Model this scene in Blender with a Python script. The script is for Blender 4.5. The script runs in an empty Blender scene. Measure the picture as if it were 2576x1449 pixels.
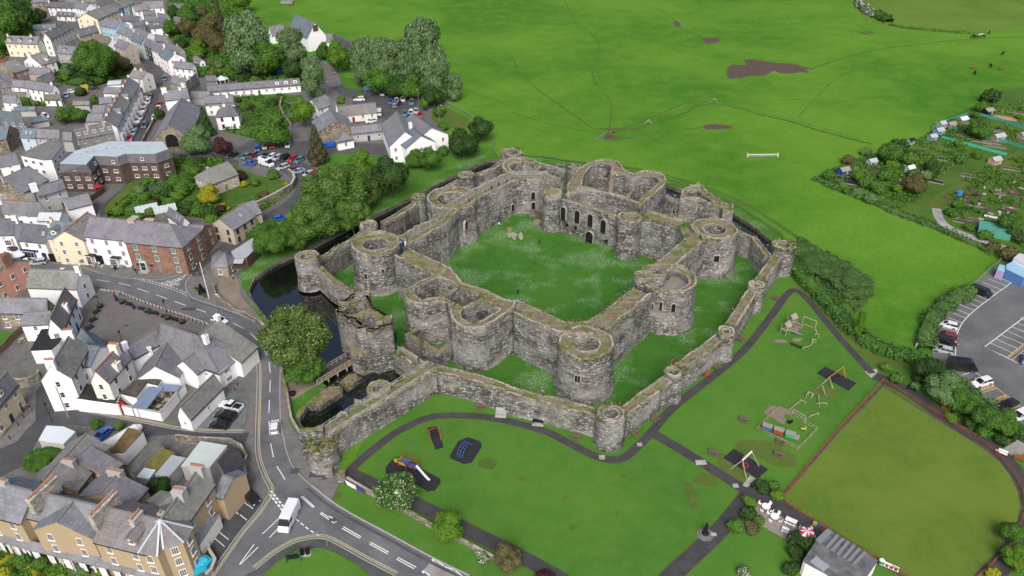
import bpy, bmesh, math, random
from math import cos,sin,pi,hypot,sqrt,atan2,dist
from mathutils import Vector, Matrix, noise, geometry
R=math.radians
Ve=Vector
random.seed(7)
S=bpy.context.scene
COL=S.collection
CAMH=105.0; FOC=1288/math.tan(R(33.75)); PT=R(32.75); RO=R(-.5)
def W(p,z=0.0):
 x=(p[0]-1288)/FOC; y=-(p[1]-724.5)/FOC
 x,y=x*cos(RO)-y*sin(RO), x*sin(RO)+y*cos(RO)
 d=(x, cos(PT)+y*sin(PT), -sin(PT)+y*cos(PT))
 k=(CAMH-z)/-d[2]
 return Ve((d[0]*k,d[1]*k,z))
def T(i,j): return lambda x,y:(644*i+x/4,362.25*j+y/4)
def Q(ox,oy,s): return lambda x,y:(ox+x/s,oy+y/s)
P=lambda x,y:(x,y)
A=Q(1046.5,362.3,6); B=Q(724.5,496.4,6); C=Q(1381.9,375.7,6); D=Q(831.8,724.5,6); E_=Q(751.3,925.8,3.391)
def WP(pts,z=0,f=P): return [W(f(*q),z) for q in pts]
def nz(x,y,z=0.0,s=1.0): return noise.noise(Ve((x*s,y*s,z*s)))
def tag(o,label=None,cat=None,group=None,kind=None):
 if label: o['label']=label
 if cat: o['category']=cat
 if group: o['group']=group
 if kind: o['kind']=kind
 return o
def emp(name,loc=(0,0,0),rz=0,label=None,cat=None,group=None):
 o=bpy.data.objects.new(name,None); COL.objects.link(o); o.location=loc; o.rotation_euler=(0,0,rz)
 o.empty_display_size=.5
 return tag(o,label,cat,group)
def link(name,me,mats=None,parent=None,loc=None,rz=None,scale=None):
 o=bpy.data.objects.new(name,me); COL.objects.link(o)
 if mats is not None and len(me.materials)==0:
  for m in (mats if isinstance(mats,(list,tuple)) else [mats]): me.materials.append(m)
 if parent: o.parent=parent
 if loc is not None: o.location=loc
 if rz is not None: o.rotation_euler=(0,0,rz)
 if scale is not None: o.scale=scale if hasattr(scale,'__len__') else (scale,)*3
 return o
def slot_mats(o,mats):
 for i,m in enumerate(mats):
  o.material_slots[i].link='OBJECT'; o.material_slots[i].material=m
def cpt(o,parent=None):
 c=o.copy(); COL.objects.link(c)
 if parent: c.parent=parent
 for ch in o.children: cpt(ch,c)
 return c
class MB:
 def __init__(s): s.v=[]; s.f=[]; s.m=[]; s.sm=False
 def face(s,pts,m=0):
  i=len(s.v); s.v+= [tuple(p) for p in pts]; s.f.append(list(range(i,i+len(pts)))); s.m.append(m)
 def box(s,c,d,rz=0,m=0,tilt=0):
  x,y,z=d[0]/2,d[1]/2,d[2]/2
  M=Matrix.Rotation(rz,3,'Z')@Matrix.Rotation(tilt,3,'X')
  P8=[M@Ve((a*x,b*y,e*z))+Ve(c) for a in(-1,1) for b in(-1,1) for e in(-1,1)]
  i=len(s.v); s.v+=[tuple(p) for p in P8]
  for q in((0,1,3,2),(4,6,7,5),(0,4,5,1),(2,3,7,6),(0,2,6,4),(1,5,7,3)): s.f.append([i+k for k in q]); s.m.append(m)
 def bar(s,a,b,w,h=None,m=0):
  a=Ve(a);b=Ve(b);h=h or w;d=b-a
  if d.length<1e-5:return
  d.normalize(); up=Ve((0,0,1)) if abs(d.z)<.95 else Ve((1,0,0))
  x=d.cross(up).normalized()*w/2; y=x.cross(d).normalized()*h/2
  i=len(s.v)
  for q in(a,b):
   for u,v in((-1,-1),(1,-1),(1,1),(-1,1)): s.v.append(tuple(q+x*u+y*v))
  for q in((0,1,2,3),(7,6,5,4),(0,4,5,1),(1,5,6,2),(2,6,7,3),(3,7,4,0)): s.f.append([i+k for k in q]); s.m.append(m)
 def cyl(s,a,b,r0,r1=None,n=8,m=0,cap=True):
  a=Ve(a);b=Ve(b);r1=r0 if r1 is None else r1;d=(b-a).normalized()
  up=Ve((0,0,1)) if abs(d.z)<.95 else Ve((1,0,0))
  x=d.cross(up).normalized(); y=x.cross(d)
  i=len(s.v)
  for q,r in((a,r0),(b,r1)):
   for k in range(n):
    t=k*2*pi/n; s.v.append(tuple(q+x*cos(t)*r+y*sin(t)*r))
  for k in range(n): s.f.append([i+k,i+(k+1)%n,i+n+(k+1)%n,i+n+k]); s.m.append(m)
  if cap:
   s.f.append([i+k for k in range(n)][::-1]); s.m.append(m)
   s.f.append([i+n+k for k in range(n)]); s.m.append(m)
 def poly(s,loop,z0,z1,m=0,top=None):
  n=len(loop); i=len(s.v)
  for z in(z0,z1):
   for p in loop: s.v.append((p[0],p[1],z))
  for k in range(n): s.f.append([i+k,i+(k+1)%n,i+n+(k+1)%n,i+n+k]); s.m.append(m)
  for t in geometry.tessellate_polygon([[Ve((p[0],p[1],0)) for p in loop]]):
   s.f.append([i+n+k for k in t]); s.m.append(m if top is None else top)
 def mesh(s,name,smooth=False):
  me=bpy.data.meshes.new(name); me.from_pydata(s.v,[],s.f)
  me.polygons.foreach_set('material_index',s.m)
  if smooth: me.polygons.foreach_set('use_smooth',[True]*len(s.f))
  me.update(); return me
 def bd(s,name,mats,parent=None,smooth=False,fix=True,**k):
  me=s.mesh(name,smooth)
  if fix:
   bm=bmesh.new(); bm.from_mesh(me); bmesh.ops.recalc_face_normals(bm,faces=bm.faces); bm.to_mesh(me); bm.free()
  return link(name,me,mats,parent,**k)
MATS={}
class NT:
 def __init__(s,name):
  s.m=bpy.data.materials.new(name); s.m.use_nodes=True; s.t=s.m.node_tree; s.b=s.t.nodes['Principled BSDF']
  s.b.inputs['Specular IOR Level'].default_value=.25
 def n(s,ty,**k):
  x=s.t.nodes.new(ty)
  for a,v in k.items():
   if a in x.inputs: 
    if isinstance(v,bpy.types.NodeSocket): s.t.links.new(v,x.inputs[a])
    else: x.inputs[a].default_value=v
   else: setattr(x,a,v)
  return x
 def l(s,a,b): s.t.links.new(a,b)
 def coord(s,kind='Object',scale=(1,1,1),rot=(0,0,0)):
  c=s.n('ShaderNodeTexCoord'); mp=s.n('ShaderNodeMapping'); s.l(c.outputs[kind],mp.inputs[0])
  mp.inputs['Scale'].default_value=scale; mp.inputs['Rotation'].default_value=rot; return mp.outputs[0]
 def geo(s,scale=(1,1,1)):
  c=s.n('ShaderNodeNewGeometry'); mp=s.n('ShaderNodeMapping'); s.l(c.outputs['Position'],mp.inputs[0]); mp.inputs['Scale'].default_value=scale; return mp.outputs[0]
 def noise(s,vec,sc,det=4,ro=.55,dist=0):
  x=s.n('ShaderNodeTexNoise'); s.l(vec,x.inputs['Vector']); x.inputs['Scale'].default_value=sc; x.inputs['Detail'].default_value=det; x.inputs['Roughness'].default_value=ro; x.inputs['Distortion'].default_value=dist; return x.outputs[0]
 def ramp(s,fac,stops):
  r=s.n('ShaderNodeValToRGB'); s.l(fac,r.inputs[0]); e=r.color_ramp.elements
  while len(e)<len(stops): e.new(.5)
  for i,(p,c) in enumerate(stops): e[i].position=p; e[i].color=(*c,1) if len(c)==3 else c
  return r.outputs[0]
 def mix(s,f,a,b,mode='MIX'):
  m=s.n('ShaderNodeMix',data_type='RGBA',blend_type=mode)
  for v,i in((f,0),(a,6),(b,7)):
   if isinstance(v,bpy.types.NodeSocket): s.l(v,m.inputs[i])
   else: m.inputs[i].default_value=v if i==0 else ((*v,1) if len(v)==3 else v)
  return m.outputs[2]
 def math(s,op,a,b=0.0,c=0.0):
  m=s.n('ShaderNodeMath',operation=op)
  for i,v in enumerate((a,b,c)):
   if isinstance(v,bpy.types.NodeSocket): s.l(v,m.inputs[i])
   else: m.inputs[i].default_value=v
  return m.outputs[0]
 def col(s,c): s.l(c,s.b.inputs['Base Color']) if isinstance(c,bpy.types.NodeSocket) else setattr(s.b.inputs['Base Color'],'default_value',(*c,1))
 def bump(s,h,st=.3,d=.05):
  x=s.n('ShaderNodeBump'); s.l(h,x.inputs['Height']); x.inputs['Strength'].default_value=st; x.inputs['Distance'].default_value=d; s.l(x.outputs[0],s.b.inputs['Normal'])
 def rough(s,v): s.b.inputs['Roughness'].default_value=v
def k(c,f): return tuple(min(1,max(0,x*f)) for x in c)
def pln(name,c,rough=.6,metal=0,var=.12,sc=3):
 if name in MATS: return MATS[name]
 t=NT(name); v=t.noise(t.coord('Object'),sc,3)
 t.col(t.mix(v,k(c,1-var*2),k(c,1+var))); t.rough(rough); t.b.inputs['Metallic'].default_value=metal
 MATS[name]=t.m; return t.m
def rwl(name,c,dirt=.35):
 if name in MATS: return MATS[name]
 t=NT(name); g=t.geo((1,1,.18)); st=t.noise(g,1.6,5,.65); big=t.noise(t.geo((1,1,1)),.35,4)
 base=t.mix(big,k(c,.93),k(c,1.03)); f=t.ramp(st,[(.5,(0,0,0)),(.8,(dirt,)*3)])
 t.col(t.mix(f,base,k(c,.62))); t.rough(.85); t.bump(t.noise(t.geo(),14,3),.15,.02)
 MATS[name]=t.m; return t.m
def brickw(name,c1,c2,mort,sc=(.5,.18)):
 if name in MATS: return MATS[name]
 t=NT(name); b=t.n('ShaderNodeTexBrick')
 co=t.coord('Object'); sp=t.n('ShaderNodeSeparateXYZ'); t.l(co,sp.inputs[0])
 cm=t.n('ShaderNodeCombineXYZ'); t.l(t.math('ADD',sp.outputs[0],sp.outputs[1]),cm.inputs[0]); t.l(sp.outputs[2],cm.inputs[1]); t.l(cm.outputs[0],b.inputs['Vector'])
 b.inputs['Scale'].default_value=1; b.inputs['Brick Width'].default_value=sc[0]; b.inputs['Row Height'].default_value=sc[1]; b.inputs['Mortar Size'].default_value=.012
 b.inputs['Color1'].default_value=(*c1,1); b.inputs['Color2'].default_value=(*c2,1); b.inputs['Mortar'].default_value=(*mort,1)
 n=t.noise(t.geo((1,1,.6)),.9,5,.65)
 t.col(t.mix(t.ramp(n,[(.42,(0,0,0)),(.7,(.7,)*3)]),b.outputs[0],k(c1,.62))); t.rough(.9); MATS[name]=t.m; return t.m
def rubble(name,cs,sc=1.3,moss=True,dark=.35):
 if name in MATS: return MATS[name]
 t=NT(name); g=t.geo((sc*.95,sc*.95,sc*2.1)); wob=t.noise(t.geo(),1.6,3)
 ad=t.n('ShaderNodeVectorMath',operation='ADD'); t.l(g,ad.inputs[0]); mm=t.n('ShaderNodeVectorMath',operation='SCALE'); t.l(wob,mm.inputs[0]); mm.inputs[3].default_value=.8; t.l(mm.outputs[0],ad.inputs[1])
 v=t.n('ShaderNodeTexVoronoi'); t.l(ad.outputs[0],v.inputs['Vector']); v.inputs['Scale'].default_value=1
 e=t.n('ShaderNodeTexVoronoi',feature='DISTANCE_TO_EDGE'); t.l(ad.outputs[0],e.inputs['Vector']); e.inputs['Scale'].default_value=1
 sp=t.n('ShaderNodeSeparateColor'); t.l(v.outputs['Color'],sp.inputs[0])
 c=t.ramp(sp.outputs[0],[(0,cs[0]),(.35,cs[1]),(.72,cs[2]),(.9,cs[3]),(1,k(cs[3],1.25))])
 c=t.mix(t.ramp(e.outputs['Distance'],[(.0,(.85,)*3),(.09,(0,0,0))]),c,k(cs[0],.42))
 s1=t.noise(t.geo((.5,.5,.1)),1.0,5,.7); c=t.mix(t.ramp(s1,[(.45,(0,0,0)),(.66,(dark*2.1,)*3)]),c,k(cs[0],.6))
 s2=t.noise(t.geo((.12,.12,.3)),1,5,.65); c=t.mix(t.ramp(s2,[(.42,(0,0,0)),(.68,(.6,)*3)]),c,k(cs[3],.95))
 s5=t.noise(t.geo((.3,.3,.5)),1.3,5,.65); c=t.mix(t.ramp(s5,[(.58,(0,0,0)),(.75,(.3,)*3)]),c,(.19,.17,.11))
 fine=t.noise(t.geo(),7,4,.7); c=t.mix(.55,c,t.mix(fine,(.25,.25,.25),(1,1,1)),'OVERLAY')
 if moss:
  gn=t.n('ShaderNodeNewGeometry'); z=t.n('ShaderNodeSeparateXYZ'); t.l(gn.outputs['Normal'],z.inputs[0])
  up=t.ramp(z.outputs[2],[(.45,(0,0,0)),(.8,(1,1,1))])
  m1=t.noise(t.geo(),.3,4,.6); m2=t.noise(t.geo(),2.2,4,.7)
  mc=t.ramp(m1,[(.36,(.1,.14,.03)),(.44,(.15,.15,.06)),(.5,(.21,.19,.14)),(.57,(.18,.13,.08)),(.64,(.14,.16,.06))] if moss==2 else [(.38,(.13,.16,.04)),(.5,(.27,.25,.18)),(.6,(.4,.38,.33))])
  mc=t.mix(t.ramp(m2,[(.5,(0,0,0)),(.68,(.5,)*3)]),mc,(.3,.27,.23))
  c=t.mix(up,c,mc)
 t.col(c); t.rough(.95); t.b.inputs['Specular IOR Level'].default_value=.1
 h=t.math('ADD',t.math('MULTIPLY',e.outputs['Distance'],.9),t.math('MULTIPLY',fine,.35)); t.bump(h,.9,.16)
 MATS[name]=t.m; return t.m
def slt(name,c,moss=.3,row=.45,w=.6,rust=0):
 if name in MATS: return MATS[name]
 t=NT(name); u=t.n('ShaderNodeUVMap'); b=t.n('ShaderNodeTexBrick'); t.l(u.outputs[0],b.inputs['Vector'])
 b.inputs['Scale'].default_value=1; b.inputs['Brick Width'].default_value=w; b.inputs['Row Height'].default_value=row; b.inputs['Mortar Size'].default_value=.025; b.inputs['Bias'].default_value=-.1
 b.inputs['Color1'].default_value=(*k(c,.8),1); b.inputs['Color2'].default_value=(*k(c,1.28),1); b.inputs['Mortar'].default_value=(*k(c,.5),1)
 g=t.geo(); n1=t.noise(g,.3,5,.65); n2=t.noise(g,1.6,5,.7)
 cc=t.mix(t.ramp(n1,[(.38,(0,0,0)),(.68,(.75,)*3)]),b.outputs[0],k(c,1.35))
 cc=t.mix(t.ramp(n2,[(.48,(0,0,0)),(.72,(moss,)*3)]),cc,(.17,.17,.09))
 mp=t.n('ShaderNodeMapping'); t.l(u.outputs[0],mp.inputs[0]); mp.inputs['Scale'].default_value=(1.6,.12,1); n3=t.noise(mp.outputs[0],1,4,.7)
 cc=t.mix(t.ramp(n3,[(.55,(0,0,0)),(.75,(.5,)*3)]),cc,k(c,.55))
 if rust: cc=t.mix(t.ramp(n3,[(.45,(rust,)*3),(.6,(0,0,0))]),cc,(.3,.16,.06))
 t.col(cc); t.rough(.7); t.b.inputs['Specular IOR Level'].default_value=.3; t.bump(b.outputs['Fac'],.4,.04); MATS[name]=t.m; return t.m
def asp(name,c,wet=.35,sc=.25):
 if name in MATS: return MATS[name]
 t=NT(name); g=t.geo(); n1=t.noise(g,sc,6,.65,.4); n2=t.noise(g,2.2,5,.7); n3=t.noise(g,22,2)
 cc=t.ramp(n1,[(.3,k(c,.7)),(.5,c),(.7,k(c,1.3))]); cc=t.mix(t.ramp(n2,[(.52,(0,0,0)),(.7,(wet,)*3)]),cc,k(c,1.55))
 cc=t.mix(.25,cc,t.mix(n3,(.2,.2,.2),(.9,.9,.9)),'OVERLAY'); t.col(cc); t.rough(.75); t.b.inputs['Specular IOR Level'].default_value=.35; t.bump(n3,.15,.01); MATS[name]=t.m; return t.m
def paving(name,c,bw=.9,rh=.45,rot=.4):
 if name in MATS: return MATS[name]
 t=NT(name); co=t.n('ShaderNodeMapping'); gg=t.n('ShaderNodeNewGeometry'); t.l(gg.outputs['Position'],co.inputs[0]); co.inputs['Rotation'].default_value=(0,0,rot)
 b=t.n('ShaderNodeTexBrick'); t.l(co.outputs[0],b.inputs['Vector']); b.inputs['Scale'].default_value=1; b.inputs['Brick Width'].default_value=bw; b.inputs['Row Height'].default_value=rh; b.inputs['Mortar Size'].default_value=.02
 b.inputs['Color1'].default_value=(*k(c,.88),1); b.inputs['Color2'].default_value=(*k(c,1.1),1); b.inputs['Mortar'].default_value=(*k(c,.65),1)
 n=t.noise(t.geo(),.35,6,.7); cc=t.mix(t.ramp(n,[(.4,(0,0,0)),(.7,(.6,)*3)]),b.outputs[0],k(c,.6)); t.col(cc); t.rough(.85); MATS[name]=t.m; return t.m
def grass(name,c,c2,c3=None,patch=.02,tuft=.5,daisy=0,clump=0):
 if name in MATS: return MATS[name]
 t=NT(name); g=t.geo(); big=t.noise(g,patch,5,.6,.3); mid=t.noise(g,patch*9,5,.65); fine=t.noise(t.geo((1,.55,1)),1.6,5,.75)
 cc=t.ramp(big,[(.4,c),(.5,tuple((a+b)/2 for a,b in zip(c,c2))),(.6,c2)])
 cc=t.mix(t.ramp(mid,[(.42,(0,0,0)),(.7,(.55,)*3)]),cc,c3 or k(c2,1.2))
 cc=t.mix(tuft,cc,t.mix(fine,(.12,.12,.12),(.92,.92,.92)),'OVERLAY')
 if clump:
  v=t.noise(t.geo((.6,1.1,1)),.9,4,.8); cc=t.mix(t.ramp(v,[(.33,(clump,)*3),(.43,(0,0,0))]),cc,k(c,.42))
 if daisy:
  d1=t.noise(g,.11,4,.6); d2=t.noise(g,2.6,3,.85); f=t.math('MULTIPLY',t.ramp(d1,[(.5,(0,0,0)),(.62,(1,1,1))]),t.ramp(d2,[(.48,(0,0,0)),(.62,(daisy,)*3)]))
  cc=t.mix(f,cc,(.5,.58,.44))
 t.col(cc); t.rough(.95); t.b.inputs['Specular IOR Level'].default_value=.08; t.bump(fine,.5,.08); MATS[name]=t.m; return t.m
def leaf(name,c,c2,c3=None,f3=.0):
 if name in MATS: return MATS[name]
 t=NT(name); gn=t.n('ShaderNodeNewGeometry'); r=gn.outputs['Random Per Island']; n=t.noise(t.geo(),.45,3,.6)
 oi=t.n('ShaderNodeObjectInfo')
 f=t.math('ADD',t.math('MULTIPLY',r,.65),t.math('MULTIPLY',n,.55)); cc=t.ramp(f,[(.2,k(c,.62)),(.5,c),(.8,c2)])
 if c3: cc=t.mix(t.ramp(r,[(1-f3-.001,(0,0,0)),(1-f3,(1,1,1))]),cc,c3)
 cc=t.mix(t.math('MULTIPLY',oi.outputs['Random'],.3),cc,k(c,.7))
 t.col(cc); t.rough(.7); t.b.inputs['Specular IOR Level'].default_value=.15
 MATS[name]=t.m; return t.m
cam=bpy.data.cameras.new('camera'); co=bpy.data.objects.new('camera',cam); COL.objects.link(co); S.camera=co
co.location=(0,0,CAMH); co.rotation_mode='XYZ'
co.matrix_world=Matrix.Translation((0,0,CAMH))@Matrix.Rotation(R(90)-PT,4,'X')@Matrix.Rotation(RO,4,'Z')
cam.sensor_fit='HORIZONTAL'; cam.sensor_width=36; cam.lens=18/math.tan(R(33.75)); cam.clip_end=20000; cam.clip_start=1
w=bpy.data.worlds.new('World'); S.world=w; w.use_nodes=True; nt=w.node_tree
sky=nt.nodes.new('ShaderNodeTexSky'); sky.sky_type='NISHITA'; sky.sun_disc=False; sky.sun_elevation=R(44); sky.sun_rotation=R(182); sky.air_density=.5; sky.dust_density=4.5; sky.ozone_density=.6; sky.altitude=0
nt.links.new(sky.outputs[0],nt.nodes['Background'].inputs[0]); nt.nodes['Background'].inputs[1].default_value=.15
sun=bpy.data.lights.new('sun','SUN'); sun.energy=1.35; sun.angle=R(34); sun.color=(1,.99,.97)
so=bpy.data.objects.new('sun',sun); COL.objects.link(so)
az=R(182); el=R(44); dv=Ve((sin(az)*cos(el),cos(az)*cos(el),sin(el))); so.rotation_euler=dv.to_track_quat('Z','Y').to_euler(); so.location=dv*500
S.view_settings.view_transform='Standard'; S.view_settings.look='None'; S.view_settings.exposure=0.45; S.view_settings.gamma=1
S.render.engine='CYCLES'
G_field=grass('field_grass',(.05,.158,.013),(.098,.222,.02),(.125,.235,.03),.012,.5,0,.55)
G_park=grass('park_grass',(.052,.15,.021),(.074,.18,.024),(.098,.185,.034),.03,.25)
G_castle=grass('castle_grass',(.038,.128,.018),(.052,.152,.021),(.062,.16,.026),.05,.5,.5)
G_bowl=grass('bowling_green_turf',(.085,.155,.022),(.118,.178,.027),(.13,.18,.03),.06,.15)
G_bank=grass('bank_grass',(.045,.13,.016),(.06,.155,.02),(.08,.17,.03),.06,.5,.5)
G_rough=grass('rough_grass',(.045,.105,.016),(.07,.135,.022),(.09,.13,.035),.05,.6)
G_worn=grass('worn_grass',(.065,.12,.02),(.09,.135,.03),(.11,.125,.04),.05,.4)
M_road=asp('road_asphalt',(.12,.124,.132),.3,.16)
M_dark=asp('dark_asphalt',(.07,.071,.076),.4)
Mpt=asp('path_asphalt',(.05,.048,.05),.15,.4)
M_wet=asp('wet_asphalt',(.06,.063,.068),.5)
M_gravel=asp('tan_gravel',(.2,.165,.125),.3)
M_conc=asp('concrete',(.33,.32,.3),.3)
M_kerb=pln('kerb_stone',(.36,.36,.35),.8)
M_pave=paving('paving_slabs',(.17,.165,.155))
M_cob=paving('square_setts',(.165,.155,.145),.5,.25,.55)
M_yard=asp('yard_paving',(.12,.118,.11),.4,.6)
Mw=pln('road_paint_white',(.75,.75,.73),.7,0,.1,.8); Myl=pln('road_paint_yellow',(.62,.55,.3),.7)
Mor=pln('road_paint_orange',(.7,.48,.16),.7)
M_mud=asp('mud',(.085,.058,.04),.3,.8)
M_soil=asp('garden_soil',(.085,.06,.04),.3,.8)
CURT=dict(ztop=5.5)
oc=lambda f,*q:[W(f(x,y),5.5) for x,y in q]
moat_outer=[(776,1110),(752,1062),(748,1046),(760,1028),(800,1000),(812,985),(793,958),(740,905),(700,848),(662,793),(634,757),(625,729),(640,700),(686,666),(741,640),(800,612),(870,577),(931,547),(1031,498),(1151,437),(1195,417),(1228,403),(1262,402)]
moat_outer2=[(1362,411),(1425,421),(1560,440),(1675,466),(1760,492),(1845,537),(1900,572),(1938,604)]
mo=WP(moat_outer)+WP(moat_outer2)
inner=[W((1960,640),0),W((1925,622),3),W((1905,590),5),W((1845,545),5),W((1700,500),4),W((1560,460),3),W((1443,424),3),W((1330,405),3),W((1285,398),4),W((1172,452),4),W((1052,507),4),W((932,580),4),W((780,668),4),W((805,700),3),W((880,785),3),W((900,830),4),W((985,880),4),W((1060,935),4),W((1095,945),3),W((940,1015),4),W((800,1105),3)]
MOAT=[(p.x,p.y) for p in mo+inner]
def inside(x,y,poly):
 c=False; n=len(poly)
 for i in range(n):
  x1,y1=poly[i][:2]; x2,y2=poly[(i+1)%n][:2]
  if (y1>y)!=(y2>y) and x<(x2-x1)*(y-y1)/(y2-y1)+x1: c=not c
 return c
def smoothline(pts,n=6):
 out=[]; m=len(pts)
 for i in range(m-1):
  p0=pts[max(i-1,0)];p1=pts[i];p2=pts[i+1];p3=pts[min(i+2,m-1)]
  for k_ in range(n):
   t=k_/n; out.append(.5*((2*p1)+(-p0+p2)*t+(2*p0-5*p1+4*p2-p3)*t*t+(-p0+3*p1-3*p2+p3)*t*t*t))
 out.append(pts[-1]); return out
BIG=6000
vs=[Ve((-BIG,-BIG)),Ve((BIG,-BIG)),Ve((BIG,BIG)),Ve((-BIG,BIG))]+[Ve(p) for p in MOAT]
n0=4; ed=[(0,1),(1,2),(2,3),(3,0)]+[(n0+i,n0+(i+1)%len(MOAT)) for i in range(len(MOAT))]
ov,oe,of,_,_,_=geometry.delaunay_2d_cdt(vs,ed,[],0,1e-5)
mb=MB()
for f in of:
 c=sum((ov[i] for i in f),Ve((0,0)))/len(f)
 if not inside(c.x,c.y,MOAT): mb.face([(ov[i].x,ov[i].y,0) for i in f])
tag(mb.bd('ground',G_field),kind='structure')
SHN=[0]
def sheet(name,pts,z,mat,f=P,kind='structure',label=None,cat=None,world=False,edge=0,group=None):
 SHN[0]+=1; z+=(SHN[0]%12)*.0016
 lp=[(p.x,p.y) for p in (pts if world else WP(pts,0,f))]
 if edge:
  o=[]
  for i,a in enumerate(lp):
   b=lp[(i+1)%len(lp)]; d=hypot(b[0]-a[0],b[1]-a[1]); m=max(1,int(d/edge))
   for q in range(m):
    t=q/m; x=a[0]+(b[0]-a[0])*t; y=a[1]+(b[1]-a[1])*t; o.append((x+nz(x,y,3,.7)*edge*1.3,y+nz(x,y,9,.7)*edge*1.3))
  lp=o
 mb=MB(); mb.poly(lp,-.05,z)
 return tag(mb.bd(name,mat),label,cat,group,kind)
def strip(name,pts,wd,z,mat,f=P,smooth=True,kind='structure',dash=None,world=False,jit=0):
 c=pts if world else WP(pts,0,f)
 if smooth and len(c)>2: c=smoothline(c)
 mb=MB()
 L=0; quads=[]
 for i in range(len(c)-1):
  a=c[i];b=c[i+1]
  def nrm(j):
   d=(c[min(j+1,len(c)-1)]-c[max(j-1,0)]); d=Ve((d.x,d.y,0)).normalized(); return Ve((-d.y,d.x,0))
  na,nb=nrm(i),nrm(i+1); ja=1+jit*nz(a.x,a.y,0,.3); jb=1+jit*nz(b.x,b.y,0,.3)
  mb.face([a+na*wd*ja/2+Ve((0,0,z)),a-na*wd*ja/2+Ve((0,0,z)),b-nb*wd*jb/2+Ve((0,0,z)),b+nb*wd*jb/2+Ve((0,0,z))])
 o=mb.bd(name,mat,fix=True)
 for p in o.data.polygons:
  if p.normal.z<0: p.flip()
 return tag(o,kind=kind)
def dashes(name,pts,wd,on,off,z,mat,f=P):
 c=smoothline(WP(pts,0,f),8); mb=MB(); acc=0; 
 cum=[0]
 for i in range(len(c)-1): cum.append(cum[-1]+(c[i+1]-c[i]).length)
 def at(s):
  for i in range(len(c)-1):
   if cum[i+1]>=s: t=(s-cum[i])/max(1e-6,cum[i+1]-cum[i]); return c[i].lerp(c[i+1],t),(c[i+1]-c[i]).normalized()
  return c[-1],(c[-1]-c[-2]).normalized()
 s=0
 while s+on<cum[-1]:
  a,d=at(s);b,d2=at(s+on); n1=Ve((-d.y,d.x,0))*wd/2; n2=Ve((-d2.y,d2.x,0))*wd/2; u=Ve((0,0,z))
  mb.face([a-n1+u,b-n2+u,b+n2+u,a+n1+u]); s+=on+off
 return tag(mb.bd(name,mat),kind='structure')
wl=[(p[0],p[1]) for p in MOAT]
t=NT('moat_water'); t.col((.006,.008,.006)); t.rough(.03); t.b.inputs['Specular IOR Level'].default_value=1; t.b.inputs['IOR'].default_value=1.7
t.bump(t.noise(t.geo(),.6,3),.04,.05); M_water=t.m
mb=MB(); mb.poly([(x,y) for x,y in wl],-3.2,-.9)
tag(mb.bd('moat_water',M_water),kind='structure')
M_banks=rubble('bank_stone',[(.05,.05,.04),(.09,.085,.07),(.13,.12,.1),(.18,.17,.15)],1.5,False)
for pp in (moat_outer,moat_outer2):
 c=WP(pp); mb=MB()
 for i in range(len(c)-1):
  a,b=c[i],c[i+1]; d=(b-a); d.z=0; n_=Ve((-d.y,d.x,0)).normalized()*.25
  z0=Ve((0,0,-1.6)); z1=Ve((0,0,.08))
  mb.face([a-n_+z0,b-n_+z0,b-n_+z1,a-n_+z1]); mb.face([a+n_+z0,b+n_+z0,b+n_+z1,a+n_+z1]); mb.face([a-n_+z1,b-n_+z1,b+n_+z1,a+n_+z1])
 tag(mb.bd('moat_bank_edge',M_banks),kind='structure')
ST=[(.046,.046,.042),(.112,.11,.1),(.185,.181,.168),(.37,.363,.34)]
Mst=rubble('castle_rubble',ST,1.9,2)
M_cap=rubble('wall_top_rubble',[(.09,.09,.06),(.18,.17,.12),(.28,.26,.21),(.42,.4,.35)],2.4)
Mds=rubble('dark_damp_rubble',[(.04,.04,.037),(.085,.082,.075),(.145,.14,.13),(.25,.24,.225)],1.9,2)
Mvd=pln('opening_shade_and_door_black',(.012,.011,.01),.9)  # shade inside openings put into the colour; also the dark bank door
M_dress=pln('dressed_stone',(.36,.34,.3),.9,0,.2,2)
M_moss=leaf('moss_tuft',(.06,.09,.018),(.13,.145,.035),(.22,.2,.12),.2)
M_rail=pln('grey_steel_rail',(.34,.36,.36),.5)
Mtb=pln('weathered_timber',(.3,.27,.23),.85,0,.2,4)
def loop_len(l): return sum(dist(l[i][:2],l[(i+1)%len(l)][:2]) for i in range(len(l)))
def rsm(l,seg,closed=True):
 out=[]; n=len(l)
 for i in range(n if closed else n-1):
  a=l[i];b=l[(i+1)%n]; d=dist(a[:2],b[:2]); m=max(1,round(d/seg))
  for q in range(m): t=q/m; out.append((a[0]+(b[0]-a[0])*t,a[1]+(b[1]-a[1])*t))
 if not closed: out.append(tuple(l[-1][:2]))
 return out
def area(l): return sum(l[i][0]*l[(i+1)%len(l)][1]-l[(i+1)%len(l)][0]*l[i][1] for i in range(len(l)))/2
def circle(c,r,n=36): return [(c[0]+r*cos(2*pi*i/n),c[1]+r*sin(2*pi*i/n)) for i in range(n)]
def cen(l): return (sum(p[0] for p in l)/len(l),sum(p[1] for p in l)/len(l))
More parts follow.
